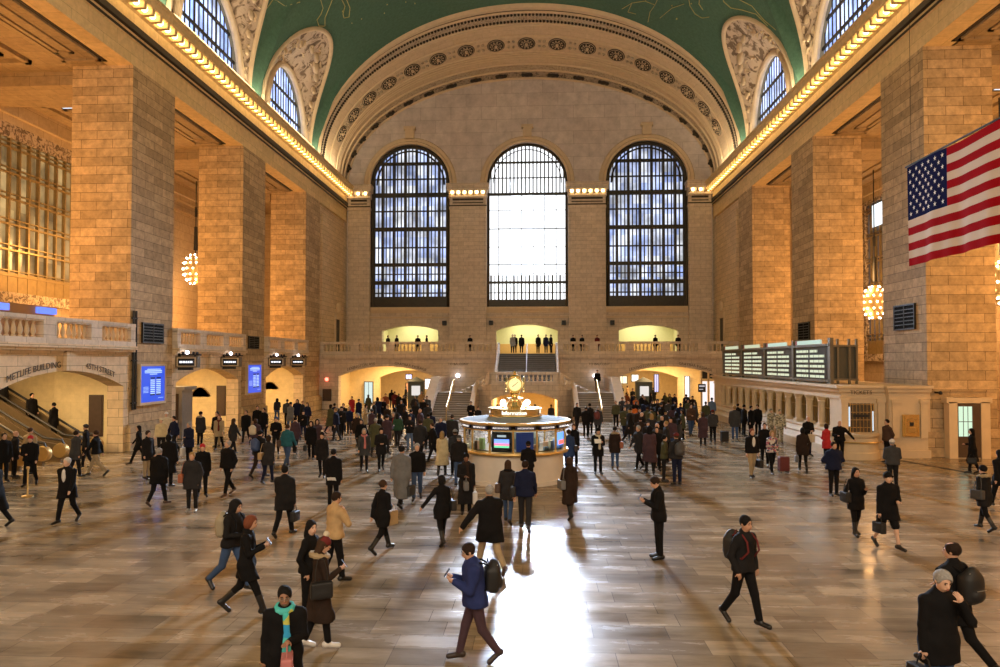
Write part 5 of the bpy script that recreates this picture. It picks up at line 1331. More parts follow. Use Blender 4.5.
def unit(v): l = math.sqrt(sum(a * a for a in v)); return tuple(a / l for a in v)
def ad(a, b, s=1): return (a[0] + b[0] * s, a[1] + b[1] * s, a[2] + b[2] * s)
def rotx(v, a): c, s = math.cos(a), math.sin(a); return (v[0], v[1] * c - v[2] * s, v[1] * s + v[2] * c)
def rotz(v, a): c, s = math.cos(a), math.sin(a); return (v[0] * c - v[1] * s, v[0] * s + v[1] * c, v[2])
HEMS = dict(jacket=.86, puffer=.84, suit=.80, coat=.66, long=.44, vlong=.28, sweater=.9)
seed_n = [0]
def person(x, y, z, rot, H=1.72, top='coat', tc='black', legs='pants', lc='black', hair='short', hc='brown', pose='walk', arms=('swing', 'swing'), skin=0, scarf=None, shoes='black', hat=None, head=(0, 0), label='', group=None, fem=False, h=None, lead=None, lean=3, bulk=1.0, extra=None, bags=()):
    seed_n[0] += 1; rn = random.Random(seed_n[0])
    dist = math.hypot(x - CX, y)
    if h is None: h = .0105 if dist < 11.5 else .013 if dist < 14.5 else .018 if dist < 21 else .026 if dist < 31 else .036 if dist < 44 else .045
    near = dist < 21
    mr = .75 * h                                   # thinnest radius the grid resolves
    sc = H / 1.72
    r_ = empty('person', (x, y, z), R(rot), label, 'person', group); r_.scale = (sc, sc, sc)
    lead = lead if lead is not None else rn.choice((-1, 1))
    st = dict(walk=18, stride=25, step=11, stand=0, climb=18)[pose]
    # legs: side -1 = person's right (x<0)
    J = {}
    for sd in (-1, 1):
        fwd = (sd == lead)
        hip = (sd * .092, 0, .90)
        a = R(st if fwd else -st * .72); kb = R(5 if fwd else (st * 1.15 + 2)) if st else R(2)
        if pose == 'climb': a, kb = (R(42), R(55)) if fwd else (R(-4), R(6))
        th = rotx((sd * .01, 0, -1), -a); kn = ad(hip, unit(th), .42)
        sh = rotx((sd * .015, 0, -1), -(a - kb)); an = ad(kn, unit(sh), .40)
        pit = 0 if fwd or not st else R(30 * st / 18) if st < 20 else R(40)
        fd = rotx((sd * .18, -1, -.12), pit) if pit == 0 else rotx((sd * .12, -1, -.1), pit)
        fd = unit((fd[0], fd[1], fd[2])); heel = ad(ad(an, fd, -.045), (0, 0, -1), .035); toe = ad(ad(an, fd, .165), (0, 0, -1), .045)
        J[sd] = [hip, kn, an, heel, toe]
    low = min(min(J[s_][3][2], J[s_][4][2]) for s_ in (-1, 1)) - .038
    dz = -low
    for s_ in J: J[s_] = [ad(p, (0, 0, dz)) for p in J[s_]]
    wz = .90 + dz                                  # hip height now
    ln = R(lean); 
    def up(p):                                     # upper body lean about the hips; p in neutral coordinates (hip .90)
        q = (p[0], p[1], p[2] - .90); q = rotx(q, ln); return (q[0], q[1], q[2] + wz)
    tw = R(6) * lead if st else 0
    swf = .78 if fem else 1.0; sw = (.160 if fem else .185) * bulk ** .5
    A_ = {}
    for sd, am in ((-1, arms[0]), (1, arms[1])):
        s0 = up((sd * sw, 0, 1.385)); s0 = rotz(s0, 0)
        if am == 'swing': f = (-1 if sd == lead else 1) * R(st * .95); u_ = rotx((sd * .16, 0, -1), -f); w_ = rotx((sd * .04, 0, -1), -(f + R(16)))
        elif am == 'down': u_ = (sd * .13, .02, -1); w_ = (sd * .02, -.10, -1)
        elif am == 'phone': u_ = (sd * .10, -.22, -1); w_ = (-sd * .38, -.85, .42)
        elif am == 'front': u_ = (sd * .16, -.08, -1); w_ = (-sd * .62, -.75, .02)
        elif am == 'pocket': u_ = (sd * .34, .22, -1); w_ = (-sd * .22, -.42, -1)
        elif am == 'ear': u_ = (sd * .42, -.42, -.9); w_ = (-sd * .42, .18, 1)
        elif am == 'face': u_ = (sd * .05, -.62, -.6); w_ = (-sd * .58, -.05, 1)
        elif am == 'out': u_ = (sd * .75, .0, -.8); w_ = (sd * .6, -.15, -.75)
        elif am == 'strap': u_ = (sd * .22, .05, -1); w_ = (-sd * .25, -.55, .95)
        elif am == 'hip': u_ = (sd * .55, .25, -1); w_ = (-sd * .6, -.25, -.35)
        elif am == 'back': u_ = (sd * .2, .42, -1); w_ = (-sd * .5, .12, -.6)
        else: u_ = (sd * .1, 0, -1); w_ = (0, -.1, -1)
        el = ad(s0, unit(u_), .285); wr = ad(el, unit(w_), .25); A_[sd] = [s0, el, wr, unit(w_)]
    # head
    hp, hy = R(head[0]), R(head[1]); nb = up((0, .015, 1.44)); hc_ = up((0, -.005, 1.50))
    def hd(p):                                     # head-local (origin at neck top, face -Y) to person
        q = rotz(rotx(p, hp), hy); return ad(hc_, q)
    cq, sq = math.cos(hp), math.sin(hp); cz, sz = math.cos(hy), math.sin(hy)
    Q = [[cz, sz, 0], [-sz * cq, cz * cq, sq], [sz * sq, -cz * sq, cq]]   # inverse rotation rows
    B = Sdf()
    B.ell(hd((0, .005, .135)), (.074, .092, .098), 0, R_=Q).ell(hd((0, -.035, .07)), (.052, .055, .062), .04, R_=Q)
    B.cone(nb, hd((0, 0, .05)), .055, .050, .03)
    if near:
        B.cone(hd((0, -.085, .135)), hd((0, -.106, .10)), .009, .015, .012)
        for sd in (-1, 1): B.ell(hd((sd * .076, .01, .115)), (.012, .02, .032), .008, R_=Q).ell(hd((sd * .031, -.096, .130)), (.016, .014, .010), .01, 's', R_=Q)
        B.cone(hd((-.018, -.088, .066)), hd((.018, -.088, .066)), .010, .010, .012)
    B.cone(up((0, .01, 1.31)), up((0, 0, .98)), .105, .11, .05, (.8, 1.2)).cone(up((0, .015, 1.36)), nb, .07, .05, .04)
    for sd in (-1, 1):
        s0, el, wr, wd = A_[sd]
        B.cone(s0, el, max(.048, mr), max(.036, mr), .04).cone(el, wr, max(.036, mr), max(.026, mr), .015)
        pc = ad(wr, wd, .055); B.ell(pc, (max(.036, mr), max(.036, mr), .052) if abs(wd[2]) > .6 else (max(.036, mr), .05, max(.032, mr)), .02)
        if not near: B.cone(pc, ad(pc, wd, .07), max(.03, mr), max(.022, mr), .015)
        hip, kn, an, heel, toe = J[sd]
        lk = 1.0 if legs == 'shorts' else .84
        B.cone(hip, kn, .078 * lk, .052 * lk, .04).cone(kn, ad(kn, (an[0] - kn[0], an[1] - kn[1] + .03, an[2] - kn[2]), .3), .05 * lk, .052 * lk, .02).cone(kn, an, .048 * lk, max(.034 * lk, mr * .8), .02).cone(heel, toe, max(.034, mr), max(.030, mr), .02)
    V, F = B.mesh(h)
    # five separate fingers on each near hand
    if near:
        fv, ff = [], []
        for sd in (-1, 1):
            s0, el, wr, wd = A_[sd]; wdv = Vector(wd); side = wdv.cross(Vector((0, 0, 1)) if abs(wd[2]) < .8 else Vector((0, -1, 0))).normalized(); pal = side.cross(wdv).normalized()
            curl = .5 if arms[0 if sd < 0 else 1] in ('swing', 'down', 'phone', 'front') else .8
            base = Vector(wr) + wdv * .085
            specs = [(-.027, .062, .0085), (-.009, .072, .009), (.009, .068, .009), (.026, .055, .008), (None, .055, .010)]
            for off, L, rr in specs:
                if off is None: p0 = Vector(wr) + wdv * .035 + side * (.03 * -sd); d0 = (wdv * .6 + side * (-sd * .75)).normalized()
                else: p0 = base + side * off; d0 = wdv
                inw = pal * (1 if pal.dot(Vector((0, 1, -.2))) > 0 else -1)
                pts = [p0 - d0 * .02, p0]; d = d0
                for q in range(3): d = (d + inw * curl * .5).normalized(); pts.append(pts[-1] + d * L / 3)
                mb = MB(); mb.tube(pts, [rr, rr, rr * .95, rr * .85, rr * .5], 6); o_ = len(V) + sum(len(a) for a in fv)
                fv.append(np.array([tuple(p) for p in mb.v], f32)); ff.append(np.array([f for f in mb.f if len(f) == 4]) + o_)
        V = np.concatenate([V] + fv); F = np.concatenate([F] + ff)
    npmesh('body', V, F, skinmat(skin), r_)
    # clothing
    bk = bulk * (1.12 if top == 'puffer' else 1.0)
    hem = HEMS[top] + dz
    T = Sdf(); hw = .80 if fem else .74
    T.cone(up((-sw + .03, .005, 1.362)), up((0, .01, 1.375)), .066 * bk, .085, .05).cone(up((0, .01, 1.375)), up((sw - .03, .005, 1.362)), .085, .066 * bk, .05)
    for sd in (-1, 1): T.cone(up((sd * .03, .015, 1.445)), up((sd * (sw - .03), .01, 1.385)), .055, .045, .05)
    T.cone(up((0, 0, 1.32)), up((0, 0, 1.10)), .150 * bk * (.92 if fem else 1), .138 * bk * (.9 if fem else 1), .07, (hw + .08, 1.18))
    T.cone(up((0, 0, 1.10)), (0, 0, wz + .02), .138 * bk * (.9 if fem else 1), .150 * bk, .06, (hw + .1, 1.12))
    for sd in (-1, 1):
        s0, el, wr, wd = A_[sd]; e2 = ad(el, (0, 0, 0)); T.cone(s0, el, .066 * bk, .054 * bk, .045).cone(el, ad(el, (wr[0] - el[0], wr[1] - el[1], wr[2] - el[2]), 1.02), .054 * bk, .043 * bk, .02)
        if hem < wz:
            hip, kn = J[sd][0], J[sd][1]; an = J[sd][2]
            fl = .135 if fem else .122
            k1 = ad(hip, (kn[0] - hip[0], (kn[1] - hip[1]) * .8, kn[2] - hip[2])); T.cone(hip, k1, fl * bk, (fl + .012) * bk, .09)
            if top in ('long', 'vlong'): k2 = (kn[0], kn[1] * .8 + (an[1] - kn[1]) * .25, kn[2] - .25); T.cone(k1, k2, (fl + .012) * bk, (fl + .03) * bk, .09)
    T.cone(up((0, .012, 1.42)), up((0, .02, 1.487)), .074, .070, .03)
    if top in ('coat', 'long', 'vlong', 'puffer', 'jacket') and hat == 'hooddown' or hair == 'hooddown': T.ell(up((0, .10, 1.43)), (.12, .07, .09), .04)
    if near:                                       # front opening: a shallow groove, lapels
        T.cone(up((0, -.20, 1.36)), up((0, -.21, .95)), .010, .010, .008, op='s')
    T.zmin(hem)
    V, F = T.mesh(h, .0065 if top == 'puffer' else .0048 if near else 0); co_ = npmesh({'jacket': 'jacket', 'puffer': 'jacket', 'suit': 'jacket', 'sweater': 'sweater'}.get(top, 'coat'), V, F, cloth(tc), r_)
    if legs == 'shorts':
        L_ = Sdf()
        for sd in (-1, 1): hip, kn = J[sd][0], J[sd][1]; L_.cone(ad(hip, (0, 0, .03)), ad(hip, (kn[0] - hip[0], kn[1] - hip[1], kn[2] - hip[2]), .92), .105, .092, .03)
        V, F = L_.mesh(h); npmesh('shorts', V, F, cloth(lc), r_)
    else:
        L_ = Sdf(); s_ = .94 if legs == 'slim' else 1.0
        L_.ell((0, .01, wz + .02), (.155, .115, .10), .04)
        for sd in (-1, 1):
            hip, kn, an, heel, toe = J[sd]; L_.cone(hip, kn, .098 * s_, .070 * s_, .03).cone(kn, ad(kn, (an[0] - kn[0], an[1] - kn[1], an[2] - kn[2]), .96), .068 * s_, .056 * s_, .02)
        V, F = L_.mesh(h); npmesh('skirt' if legs == 'skirt' else 'trousers', V, F, cloth(lc), r_)
    for sd in (-1, 1):
        if dist > 46: break
        hip, kn, an, heel, toe = J[sd]; Sh = Sdf(); Sh.cone(heel, toe, max(.043, mr * 1.2), max(.040, mr * 1.2), .02, (.95, 1)).cone(an, heel, max(.048, mr), .045, .03)
        if shoes == 'boots': Sh.cone(ad(an, (kn[0] - an[0], kn[1] - an[1], kn[2] - an[2]), .62), an, .062, .052, .02)
        V, F = Sh.mesh(h); npmesh('boot' if shoes == 'boots' else 'shoe', V, F, plain('shoe_' + ('black' if shoes == 'boots' else shoes), PALC['black' if shoes == 'boots' else shoes], .4), r_)
    # hair and headwear
    if hair != 'bald':
        Hh = Sdf(); Hh.ell(hd((0, .014, .152)), (.087, .106, .104), 0, R_=Q)
        Hh.ell(hd((0, -.09, .098)), (.070, .075, .090), .01, 's', R_=Q)
        if hair in ('long', 'hood'): Hh.ell(hd((0, .055, .06)), (.098, .062, .15), .04, R_=Q).ell(hd((0, .075, -.03)), (.09, .045, .12), .04, R_=Q).ell(hd((0, -.10, .04)), (.055, .075, .13), .01, 's', R_=Q)
        elif hair == 'bun': Hh.ell(hd((0, .11, .17)), (.045, .04, .04), .02, R_=Q)
        elif hair == 'bob': Hh.ell(hd((0, .03, .09)), (.095, .085, .10), .03, R_=Q).ell(hd((0, -.10, .06)), (.06, .075, .11), .01, 's', R_=Q)
        elif hair == 'thin': Hh.ell(hd((0, -.01, .24)), (.05, .07, .05), .02, 's', R_=Q)
        else: Hh.cone(hd((-.06, 0, .02)), hd((.06, 0, .02)), .06, None, .02, op='s')
        V, F = Hh.mesh(h * .8 if near else h, .0045 if near else 0)
        if len(V): npmesh('hair', V, F, hairmat(hc), r_)
    if hat and hat != 'hooddown':
        kind, _, hcol = hat.partition(':'); Hh = Sdf()
        if kind == 'hood':
            Hh.ell(hd((0, .03, .12)), (.108, .125, .135), 0, R_=Q).ell(hd((0, .06, -.0)), (.11, .08, .09), .04, R_=Q).ell(hd((0, -.11, .09)), (.066, .085, .095), .01, 's', R_=Q)
        else:
            Hh.ell(hd((0, .010, .165)), (.092, .110, .095), 0, R_=Q)
            if kind == 'pom': Hh.ell(hd((0, .02, .285)), (.045, .045, .042), .01, R_=Q)
            if kind == 'cap': Hh.ell(hd((0, -.125, .165)), (.07, .065, .012), .012, R_=Q)
            if kind == 'brim': Hh.ell(hd((0, 0, .17)), (.16, .17, .014), .012, R_=Q)
            Hh.ell(hd((0, -.09, .07)), (.085, .13, .080), .006, 's', R_=Q); Hh.ell(hd((0, .02, .03)), (.12, .14, .082), .006, 's', R_=Q)
        V, F = Hh.mesh(h)
        if len(V): npmesh({'hood': 'hood', 'cap': 'cap', 'brim': 'hat'}.get(kind, 'knit_hat'), V, F, cloth(hcol or 'black'), r_)
        if kind == 'pom':
            mb = MB(); mb.sphere(hd((0, .02, .29)), .05, 10, 8); mb.build('pompom', cloth('cream'), r_, smooth=True)
    if extra == 'fur' or (hat and hat.startswith('hood') and extra == 'furhood'):
        mb = MB(); n = 18; mb.tube([up((.125 * math.cos(2 * PI * i / n), .03 + .125 * math.sin(2 * PI * i / n), 1.455 + .02 * math.sin(2 * PI * i / n))) for i in range(n)], [.042 + .012 * (i % 2) for i in range(n)], 7, closed=True); mb.build('fur_trim', cloth('khaki'), r_, smooth=True)
    if scarf:
        sc_, _, sty = scarf.partition(':'); S2 = Sdf(); n = 10
        for i in range(n):
            a0, a1 = 2 * PI * i / n, 2 * PI * (i + 1) / n; S2.cone(up((.088 * math.cos(a0), .01 + .088 * math.sin(a0), 1.455 - .02 * math.sin(a0) * -1)), up((.088 * math.cos(a1), .01 + .088 * math.sin(a1), 1.455 + .02 * math.sin(a1))), .042, None, .02)
        if sty != 'short': S2.cone(up((.02, -.15, 1.42)), up((.035, -.185, 1.18)), .040, .038, .03, (1, 1.6)).cone(up((.035, -.185, 1.18)), up((.03, -.195, .98)), .038, .045, .01, (.8, 1.6))
        V, F = S2.mesh(h); npmesh('scarf', V, F, cloth(sc_), r_)
    if extra == 'shirt' or extra == 'tie':
        S2 = Sdf(); S2.ell(up((0, -.130, 1.28)), (.06, .04, .18), 0); V, F = S2.mesh(min(h, .02)); npmesh('shirt', V, F, cloth('white' if extra == 'shirt' else 'red'), r_)
    if near:
        mb = MB()
        for sd in (-1, 1): mb.sphere(hd((sd * .031, -.083, .130)), .0085, 8, 6)
        mb.build('eyes', plain('eye_dark', (.03, .02, .015), .2), r_, smooth=True)
        mb = MB()
        for sd in (-1, 1): mb.tube([hd((sd * .016, -.093, .150)), hd((sd * .03, -.0945, .156)), hd((sd * .046, -.086, .152))], .0045, 5)
        mb.build('eyebrows', hairmat('dbrown' if hc in ('grey', 'white') else hc), r_, smooth=True)
        mb = MB(); mb.tube([hd((-.022, -.091, .064)), hd((-.008, -.0985, .068)), hd((.008, -.0985, .068)), hd((.022, -.091, .064))], [.003, .0065, .0065, .003], 6); mb.build('lips', plain('lips', (.32, .10, .08), .5), r_, smooth=True)
        if extra == 'glasses' or (extra is None and 'glasses' in label):
            mb = MB()
            for sd in (-1, 1):
                mb.tube([hd((sd * .033 + .022 * math.cos(t), -.104, .130 + .016 * math.sin(t))) for t in [2 * PI * i / 10 for i in range(10)]], .003, 5, closed=True); mb.tube([hd((sd * .055, -.10, .134)), hd((sd * .078, .0, .13))], .003, 4)
            mb.tube([hd((-.011, -.106, .132)), hd((.011, -.106, .132))], .003, 4); mb.build('eyeglasses', M['steel'], r_)
    # things carried
    rz = R(rot)
    def W_(p): q = rotz((p[0] * sc, p[1] * sc, p[2] * sc), rz); return (x + q[0], y + q[1], z + q[2])
    for bspec in bags:
        kind, colr, blab = bspec[0], bspec[1], bspec[2]
        cm = plain('bag_' + colr, PALC[colr], .6, noise=.15, scale=7)
        if kind == 'backpack':
            p = up((0, .215 * bk, 1.20)); o = empty('backpack', W_(p), rz, blab, 'backpack', 'bags people carry'); o.scale = (sc,) * 3
            s2 = Sdf(); s2.box((0, 0, -.02), (.085, .035, .12), .07).ell((0, .03, .03), (.16, .11, .24), .05).ell((0, .10, -.08), (.12, .07, .10), .02); V, F = s2.mesh(max(h, .012)); npmesh('pack_body', V, F, cm, o)
            mb = MB()
            for sd in (-1, 1): mb.tube([(sd * .08, -.06, .19), (sd * .10, -.14, .235), (sd * .11, -.27, .24), (sd * .12, -.37, .15), (sd * .13, -.40, .0), (sd * .155, -.30, -.12), (sd * .13, -.08, -.16)], .017, 5)
            mb.tube([(-.04, -.06, .23), (0, -.06, .27), (.04, -.06, .23)], .01, 5); mb.build('strap', cloth('dred' if 'red strap' in blab else 'black'), o, smooth=True)
            if near: mb = MB(); mb.tube([(-.15, .02, .12), (-.1, .07, .2), (.1, .07, .2), (.15, .02, .12)], .006, 5); mb.tube([(-.09, .155, -.01), (.09, .155, -.01)], .006, 5); mb.build('zip', M['steel'], o)
        elif kind in ('handbag', 'tote', 'case'):
            sd = bspec[3]; wr, wd = A_[sd][2], A_[sd][3]; hpos = ad(wr, wd, .09)
            w, dp, hh_ = dict(handbag=(.16, .06, .12), tote=(.15, .06, .17), case=(.20, .06, .14))[kind]
            p = W_((hpos[0] + sd * .02, hpos[1], hpos[2] - .14 - hh_)); o = empty({'handbag': 'handbag', 'tote': 'shopping_bag', 'case': 'briefcase'}[kind], p, rz, blab, 'bag', 'bags people carry'); o.scale = (sc,) * 3
            s2 = Sdf(); s2.box((0, 0, 0), (dp - .015, w - .02, hh_ - .02), .025)
            if kind == 'handbag': s2.ell((0, 0, -.05), (dp + .02, w, hh_ * .6), .03)
            V, F = s2.mesh(max(min(h, .02), .012)); npmesh('bag_body', V, F, cm, o)
            mb = MB(); mb.tube([(0, -w * .55, hh_ * .9), (0, -w * .35, hh_ + .11), (0, 0, hh_ + .15), (0, w * .35, hh_ + .11), (0, w * .55, hh_ * .9)], .010, 5); mb.build('handle', cm if kind != 'tote' else M['paper'], o, smooth=True)
        elif kind == 'shoulder':
            sd = bspec[3]; p = up((sd * (.235 * bk + .03), .02, .98)); o = empty('shoulder_bag', W_(p), rz, blab, 'bag', 'bags people carry'); o.scale = (sc,) * 3
            s2 = Sdf(); s2.box((0, 0, 0), (.045, .14, .10), .03).ell((0, 0, -.05), (.075, .16, .09), .03); V, F = s2.mesh(max(min(h, .02), .012)); npmesh('bag_body', V, F, cm, o)
            mb = MB(); mb.tube([(0, -.1, .10), (-sd * .03, -.09, .28), (-sd * .06, -.04, .46), (-sd * .06, .05, .46), (-sd * .03, .09, .28), (0, .1, .10)], .011, 5); mb.build('strap', cm, o, smooth=True)
        elif kind == 'phone':
            sd = bspec[3]; wr, wd = A_[sd][2], A_[sd][3]; p = W_(ad(ad(wr, wd, .12), (0, 0, .035))); o = empty('phone', p, rz, blab, 'phone', 'phones people hold')
            mb = MB(); T_ = Matrix.Rotation(R(-35), 4, 'X'); mb.box(-.036, .036, -.005, .005, -.07, .07, T_); mb.build('case', M['black'], o)
            mb = MB(); mb.box(-.032, .032, .005, .008, -.064, .064, T_); mb.build('screen', emis('phone_screen', (.6, .75, 1), 1.0), o)
        elif kind == 'paper':
            sd = bspec[3]; wr, wd = A_[sd][2], A_[sd][3]; p = W_(ad(ad(wr, wd, .13), (0, 0, .0))); o = empty('paper_sheet', p, rz, blab, 'paper', 'papers people hold')
            mb = MB(); T_ = Matrix.Rotation(R(-40), 4, 'X'); mb.box(-.13, .13, -.004, .004, -.09, .10, T_); mb.box(-.12, .13, -.009, -.005, -.085, .10, T_ @ Matrix.Rotation(.06, 4, 'Y')); mb.build('sheet', M['paper'], o)
        elif kind == 'suitcase':
            dx, dy = bspec[3]; p = (x + dx, y + dy, z); suitcase(p, R(rot), cm, blab)
    return r_
def suitcase(p, rz, cm, lab):
    o = empty('suitcase', p, rz, lab, 'suitcase', 'suitcases on the floor')
    s2 = Sdf(); s2.box((0, 0, .36), (.17, .10, .25), .03); V, F = s2.mesh(.022); npmesh('shell', V, F, cm, o)
    mb = MB(); mb.tube([(-.1, .11, .6), (-.1, .13, 1.0), (.1, .13, 1.0), (.1, .11, .6)], .012, 5); mb.build('pull_handle', M['steel'], o)
    for sx in (-.14, .14):
        for sy in (-.09, .09): mb = MB(); mb.cyl((sx - .015, sy, .04), (sx + .015, sy, .04), .04, 10); mb.build('wheel', M['black'], o)
    return o
def PP(u, v, rot, label, head_v=None, Y=None, z=0, **k):
    """stand a person where the floor shows under pixel (u, v)"""
    Hh = k.get('H', 1.62 if k.get('fem') else 1.75); k['H'] = Hh
    if Y is not None: q = at_Y(u, 300, Y); x, y = q[0], Y
    elif head_v is not None: q = at_z(u, head_v, z + Hh * 1.0); x, y = q[0], q[1]
    else: x, y = at_z(u, v, z)
    return person(x, y, z, rot, label=label, **k)
# ------------------------------------------------------------------ nearest people
PP(475, 662, -78, 'person in navy puffer jacket walking left, looking at a phone, with glasses', top='puffer', tc='bluenavy', lc='plum', hair='short', hc='dbrown', pose='walk', arms=('phone', 'phone'), head=(20, 0), shoes='dbrown', lean=5, H=1.70, bulk=1.15, bags=[('backpack', 'black', 'large black backpack on the person in the navy puffer jacket'), ('shoulder', 'dgrey', 'dark grey shoulder bag in front of the person in the navy puffer', -1), ('phone', 'black', 'phone held by the person in the navy puffer jacket', -1)])
PP(287, 0, 18, 'person in black coat with turquoise and blue scarf and glasses, at the bottom edge', Y=8.35, top='long', tc='black', lc='black', hair='short', hc='black', pose='stand', arms=('down', 'front'), head=(12, 0), skin=3, scarf='turq', H=1.64, bulk=1.08, extra='glasses', bags=[('handbag', 'pink', 'pinkish bag held in front by the person with the turquoise scarf', 1)])
PP(319, 649, 118, 'person in long brown coat with fur collar and red bobble hat', top='long', tc='dbrown', lc='black', legs='slim', hair='long', hc='brown', hat='pom:dred', extra='fur', pose='step', arms=('phone', 'down'), head=(18, 0), shoes='white', fem=True, H=1.64, scarf=None, bags=[('shoulder', 'black', 'black shoulder bag on the person in the red bobble hat', -1), ('phone', 'black', 'lit phone held by the person in the red bobble hat', -1)])
PP(334, 583, 135, 'person in tan jacket holding a phone to the ear', top='jacket', tc='tan', lc='black', hc='dbrown', pose='step', arms=('ear', 'down'), head=(6, 0), H=1.74, bulk=1.12)
PP(309, 622, 75, 'dark haired person in black jacket between the tan jacket and the red hat', top='jacket', tc='black', lc='black', hair='long', hc='black', pose='stand', arms=('pocket', 'pocket'), head=(4, -25), skin=2, fem=True, H=1.66)
PP(246, 614, 100, 'person in black coat striding right with phone and reddish brown hair', top='coat', tc='black', lc='black', legs='slim', hair='bob', hc='rust', pose='stride', arms=('phone', 'phone'), head=(16, 0), shoes='boots', extra='fur_', fem=True, H=1.72, lead=-1, bags=[('phone', 'black', 'phone held by the striding person with reddish brown hair', -1)])
PP(231, 590, 72, 'person in blue jeans with beige backpack, leaning forward', top='jacket', tc='dark', lc='jean', hair='short', hc='black', hat='hood:dark', pose='stride', arms=('front', 'front'), head=(15, 0), H=1.76, lean=8, bags=[('backpack', 'camo', 'beige and brown backpack on the person in blue jeans')])
PP(284, 537, 175, 'person in black coat walking away with a black bag in the right hand', top='coat', tc='dark', lc='black', hc='black', pose='walk', arms=('down', 'swing'), H=1.74, bulk=1.1, bags=[('handbag', 'black', 'bulky black bag carried in the right hand of the person walking away', -1)])
PP(382, 552, 145, 'person in black coat striding, carrying a tan paper bag, hair in a bun', top='coat', tc='black', lc='black', legs='slim', hair='bun', hc='brown', pose='stride', arms=('front', 'swing'), shoes='boots', fem=True, H=1.66, bags=[('tote', 'tan', 'tan paper shopping bag carried by the person with the bun', -1)])
PP(442, 545, -150, 'person in black coat with one arm held out to the left', top='coat', tc='black', lc='black', legs='slim', hair='bob', hc='black', hat='knit:dark', pose='walk', arms=('down', 'out'), shoes='boots', fem=True, H=1.62, bags=[('shoulder', 'dark', 'dark shoulder bag on the person with the outstretched arm', -1)])
PP(490, 573, -150, 'grey haired person in heavy black jacket and khaki trousers', top='coat', tc='black', lc='khaki', hair='short', hc='grey', pose='stride', arms=('swing', 'out'), shoes='brown', H=1.82, bulk=1.3, lead=1)
PP(508, 524, 172, 'long haired person in dark coat with red-brown shoulder bag', top='coat', tc='char', lc='jean', legs='slim', hair='long', hc='brown', pose='walk', arms=('swing', 'strap'), fem=True, H=1.68, scarf='black:short', bags=[('shoulder', 'brown', 'red-brown shoulder bag on the long haired person in the dark coat', 1)])
PP(525, 531, 178, 'person in navy coat walking away with a crossbody bag', top='jacket', tc='navy', lc='char', hc='dbrown', pose='walk', arms=('swing', 'swing'), H=1.78, bulk=1.12, shoes='dbrown', bags=[('shoulder', 'black', 'black crossbody bag on the person in the navy coat', 1)])
PP(570, 519, -160, 'person in dark brown coat right of the booth with grey shoulder bag', top='long', tc='dbrown', lc='black', legs='slim', hair='bob', hc='brown', pose='walk', arms=('down', 'pocket'), shoes='boots', fem=True, H=1.68, hat='hooddown', bags=[('shoulder', 'grey', 'grey shoulder bag on the person in the dark brown coat', 1)])
PP(659, 559, -88, 'person in black suit coat standing alone looking at a phone', top='suit', tc='black', lc='black', hc='dbrown', pose='stand', arms=('phone', 'phone'), head=(22, 0), H=1.78, bulk=1.1, bags=[('phone', 'black', 'phone held by the person in the black suit coat', -1)])
PP(744, 625, 35, 'person in black jacket walking, with a black and red backpack', top='jacket', tc='dark', lc='black', hc='black', pose='walk', arms=('pocket', 'pocket'), head=(8, 0), skin=1, H=1.78, lead=1, bags=[('backpack', 'dark', 'black and dark red backpack with red strap on the walking person')])
PP(934, 0, 14, 'grey haired person in black overcoat with a hand to the face', Y=8.9, top='coat', tc='black', lc='jean', hair='short', hc='grey', pose='stand', arms=('down', 'face'), head=(20, -8), skin=2, H=1.80, bulk=1.12, bags=[('case', 'black', 'black briefcase held by the grey haired person in the overcoat', -1)])
PP(951, 0, -155, 'balding person with a black backpack behind the grey haired one', Y=10.3, top='coat', tc='black', lc='black', hair='thin', hc='dbrown', pose='stride', arms=('front', 'swing'), head=(2, 20), H=1.82, lead=1, bags=[('backpack', 'black', 'full black backpack on the balding person')])
PP(888, 549, 12, 'person in black jacket and shorts with bare legs and dark cap', top='coat', tc='black', legs='shorts', lc='black', hat='cap:black', pose='walk', arms=('down', 'front'), skin=2, H=1.76, bulk=1.1, lead=1, bags=[('handbag', 'black', 'black handbag between the person in shorts and the long haired person', -1)])
PP(856, 536, 8, 'long haired person in black coat left of the person in shorts', top='coat', tc='black', lc='black', legs='slim', hair='long', hc='black', pose='step', arms=('pocket', 'phone'), fem=True, H=1.66, skin=1, shoes='boots', bags=[('shoulder', 'black', 'black bag on the long haired person beside the shorts', -1)])
PP(834, 496, 10, 'person in navy jacket standing with hands at the hips', top='puffer', tc='navy', lc='black', hair='short', hc='dbrown', pose='stand', arms=('hip', 'hip'), H=1.72, bulk=1.15)
PP(985, 531, -160, 'person in fur-hooded dark coat and boots with grey bag at the right', top='coat', tc='dark', lc='black', legs='slim', hair='short', hc='black', hat='hooddown', extra='fur', pose='walk', arms=('down', 'pocket'), shoes='boots', fem=True, H=1.66, bags=[('shoulder', 'dgrey', 'dark grey bag on the person in the fur-hooded coat', 1)])
PP(1001, 508, -170, 'person in black coat cut by the right edge', top='coat', tc='black', lc='black', hair='long', hc='black', pose='walk', H=1.7, fem=True)
PP(973, 474, -115, 'long haired person in black with a bag near the lit door', top='long', tc='black', lc='black', hair='long', hc='black', pose='step', arms=('front', 'down'), fem=True, H=1.72, bags=[('handbag', 'black', 'black bag held by the long haired person near the lit door', 1)])
PP(893, 490, 170, 'person in white knit hat and dark jacket seen from behind', top='jacket', tc='dgrey', lc='dark', hair='short', hc='grey', hat='knit:white', pose='stand', arms=('front', 'front'), H=1.68, bulk=1.15)
PP(888, 463, -80, 'person in brown jacket carrying a black bag by the gold wall box', top='jacket', tc='brown', lc='black', hc='black', pose='stand', arms=('down', 'back'), H=1.84, bags=[('handbag', 'black', 'black bag behind the person in the brown jacket', 1)])
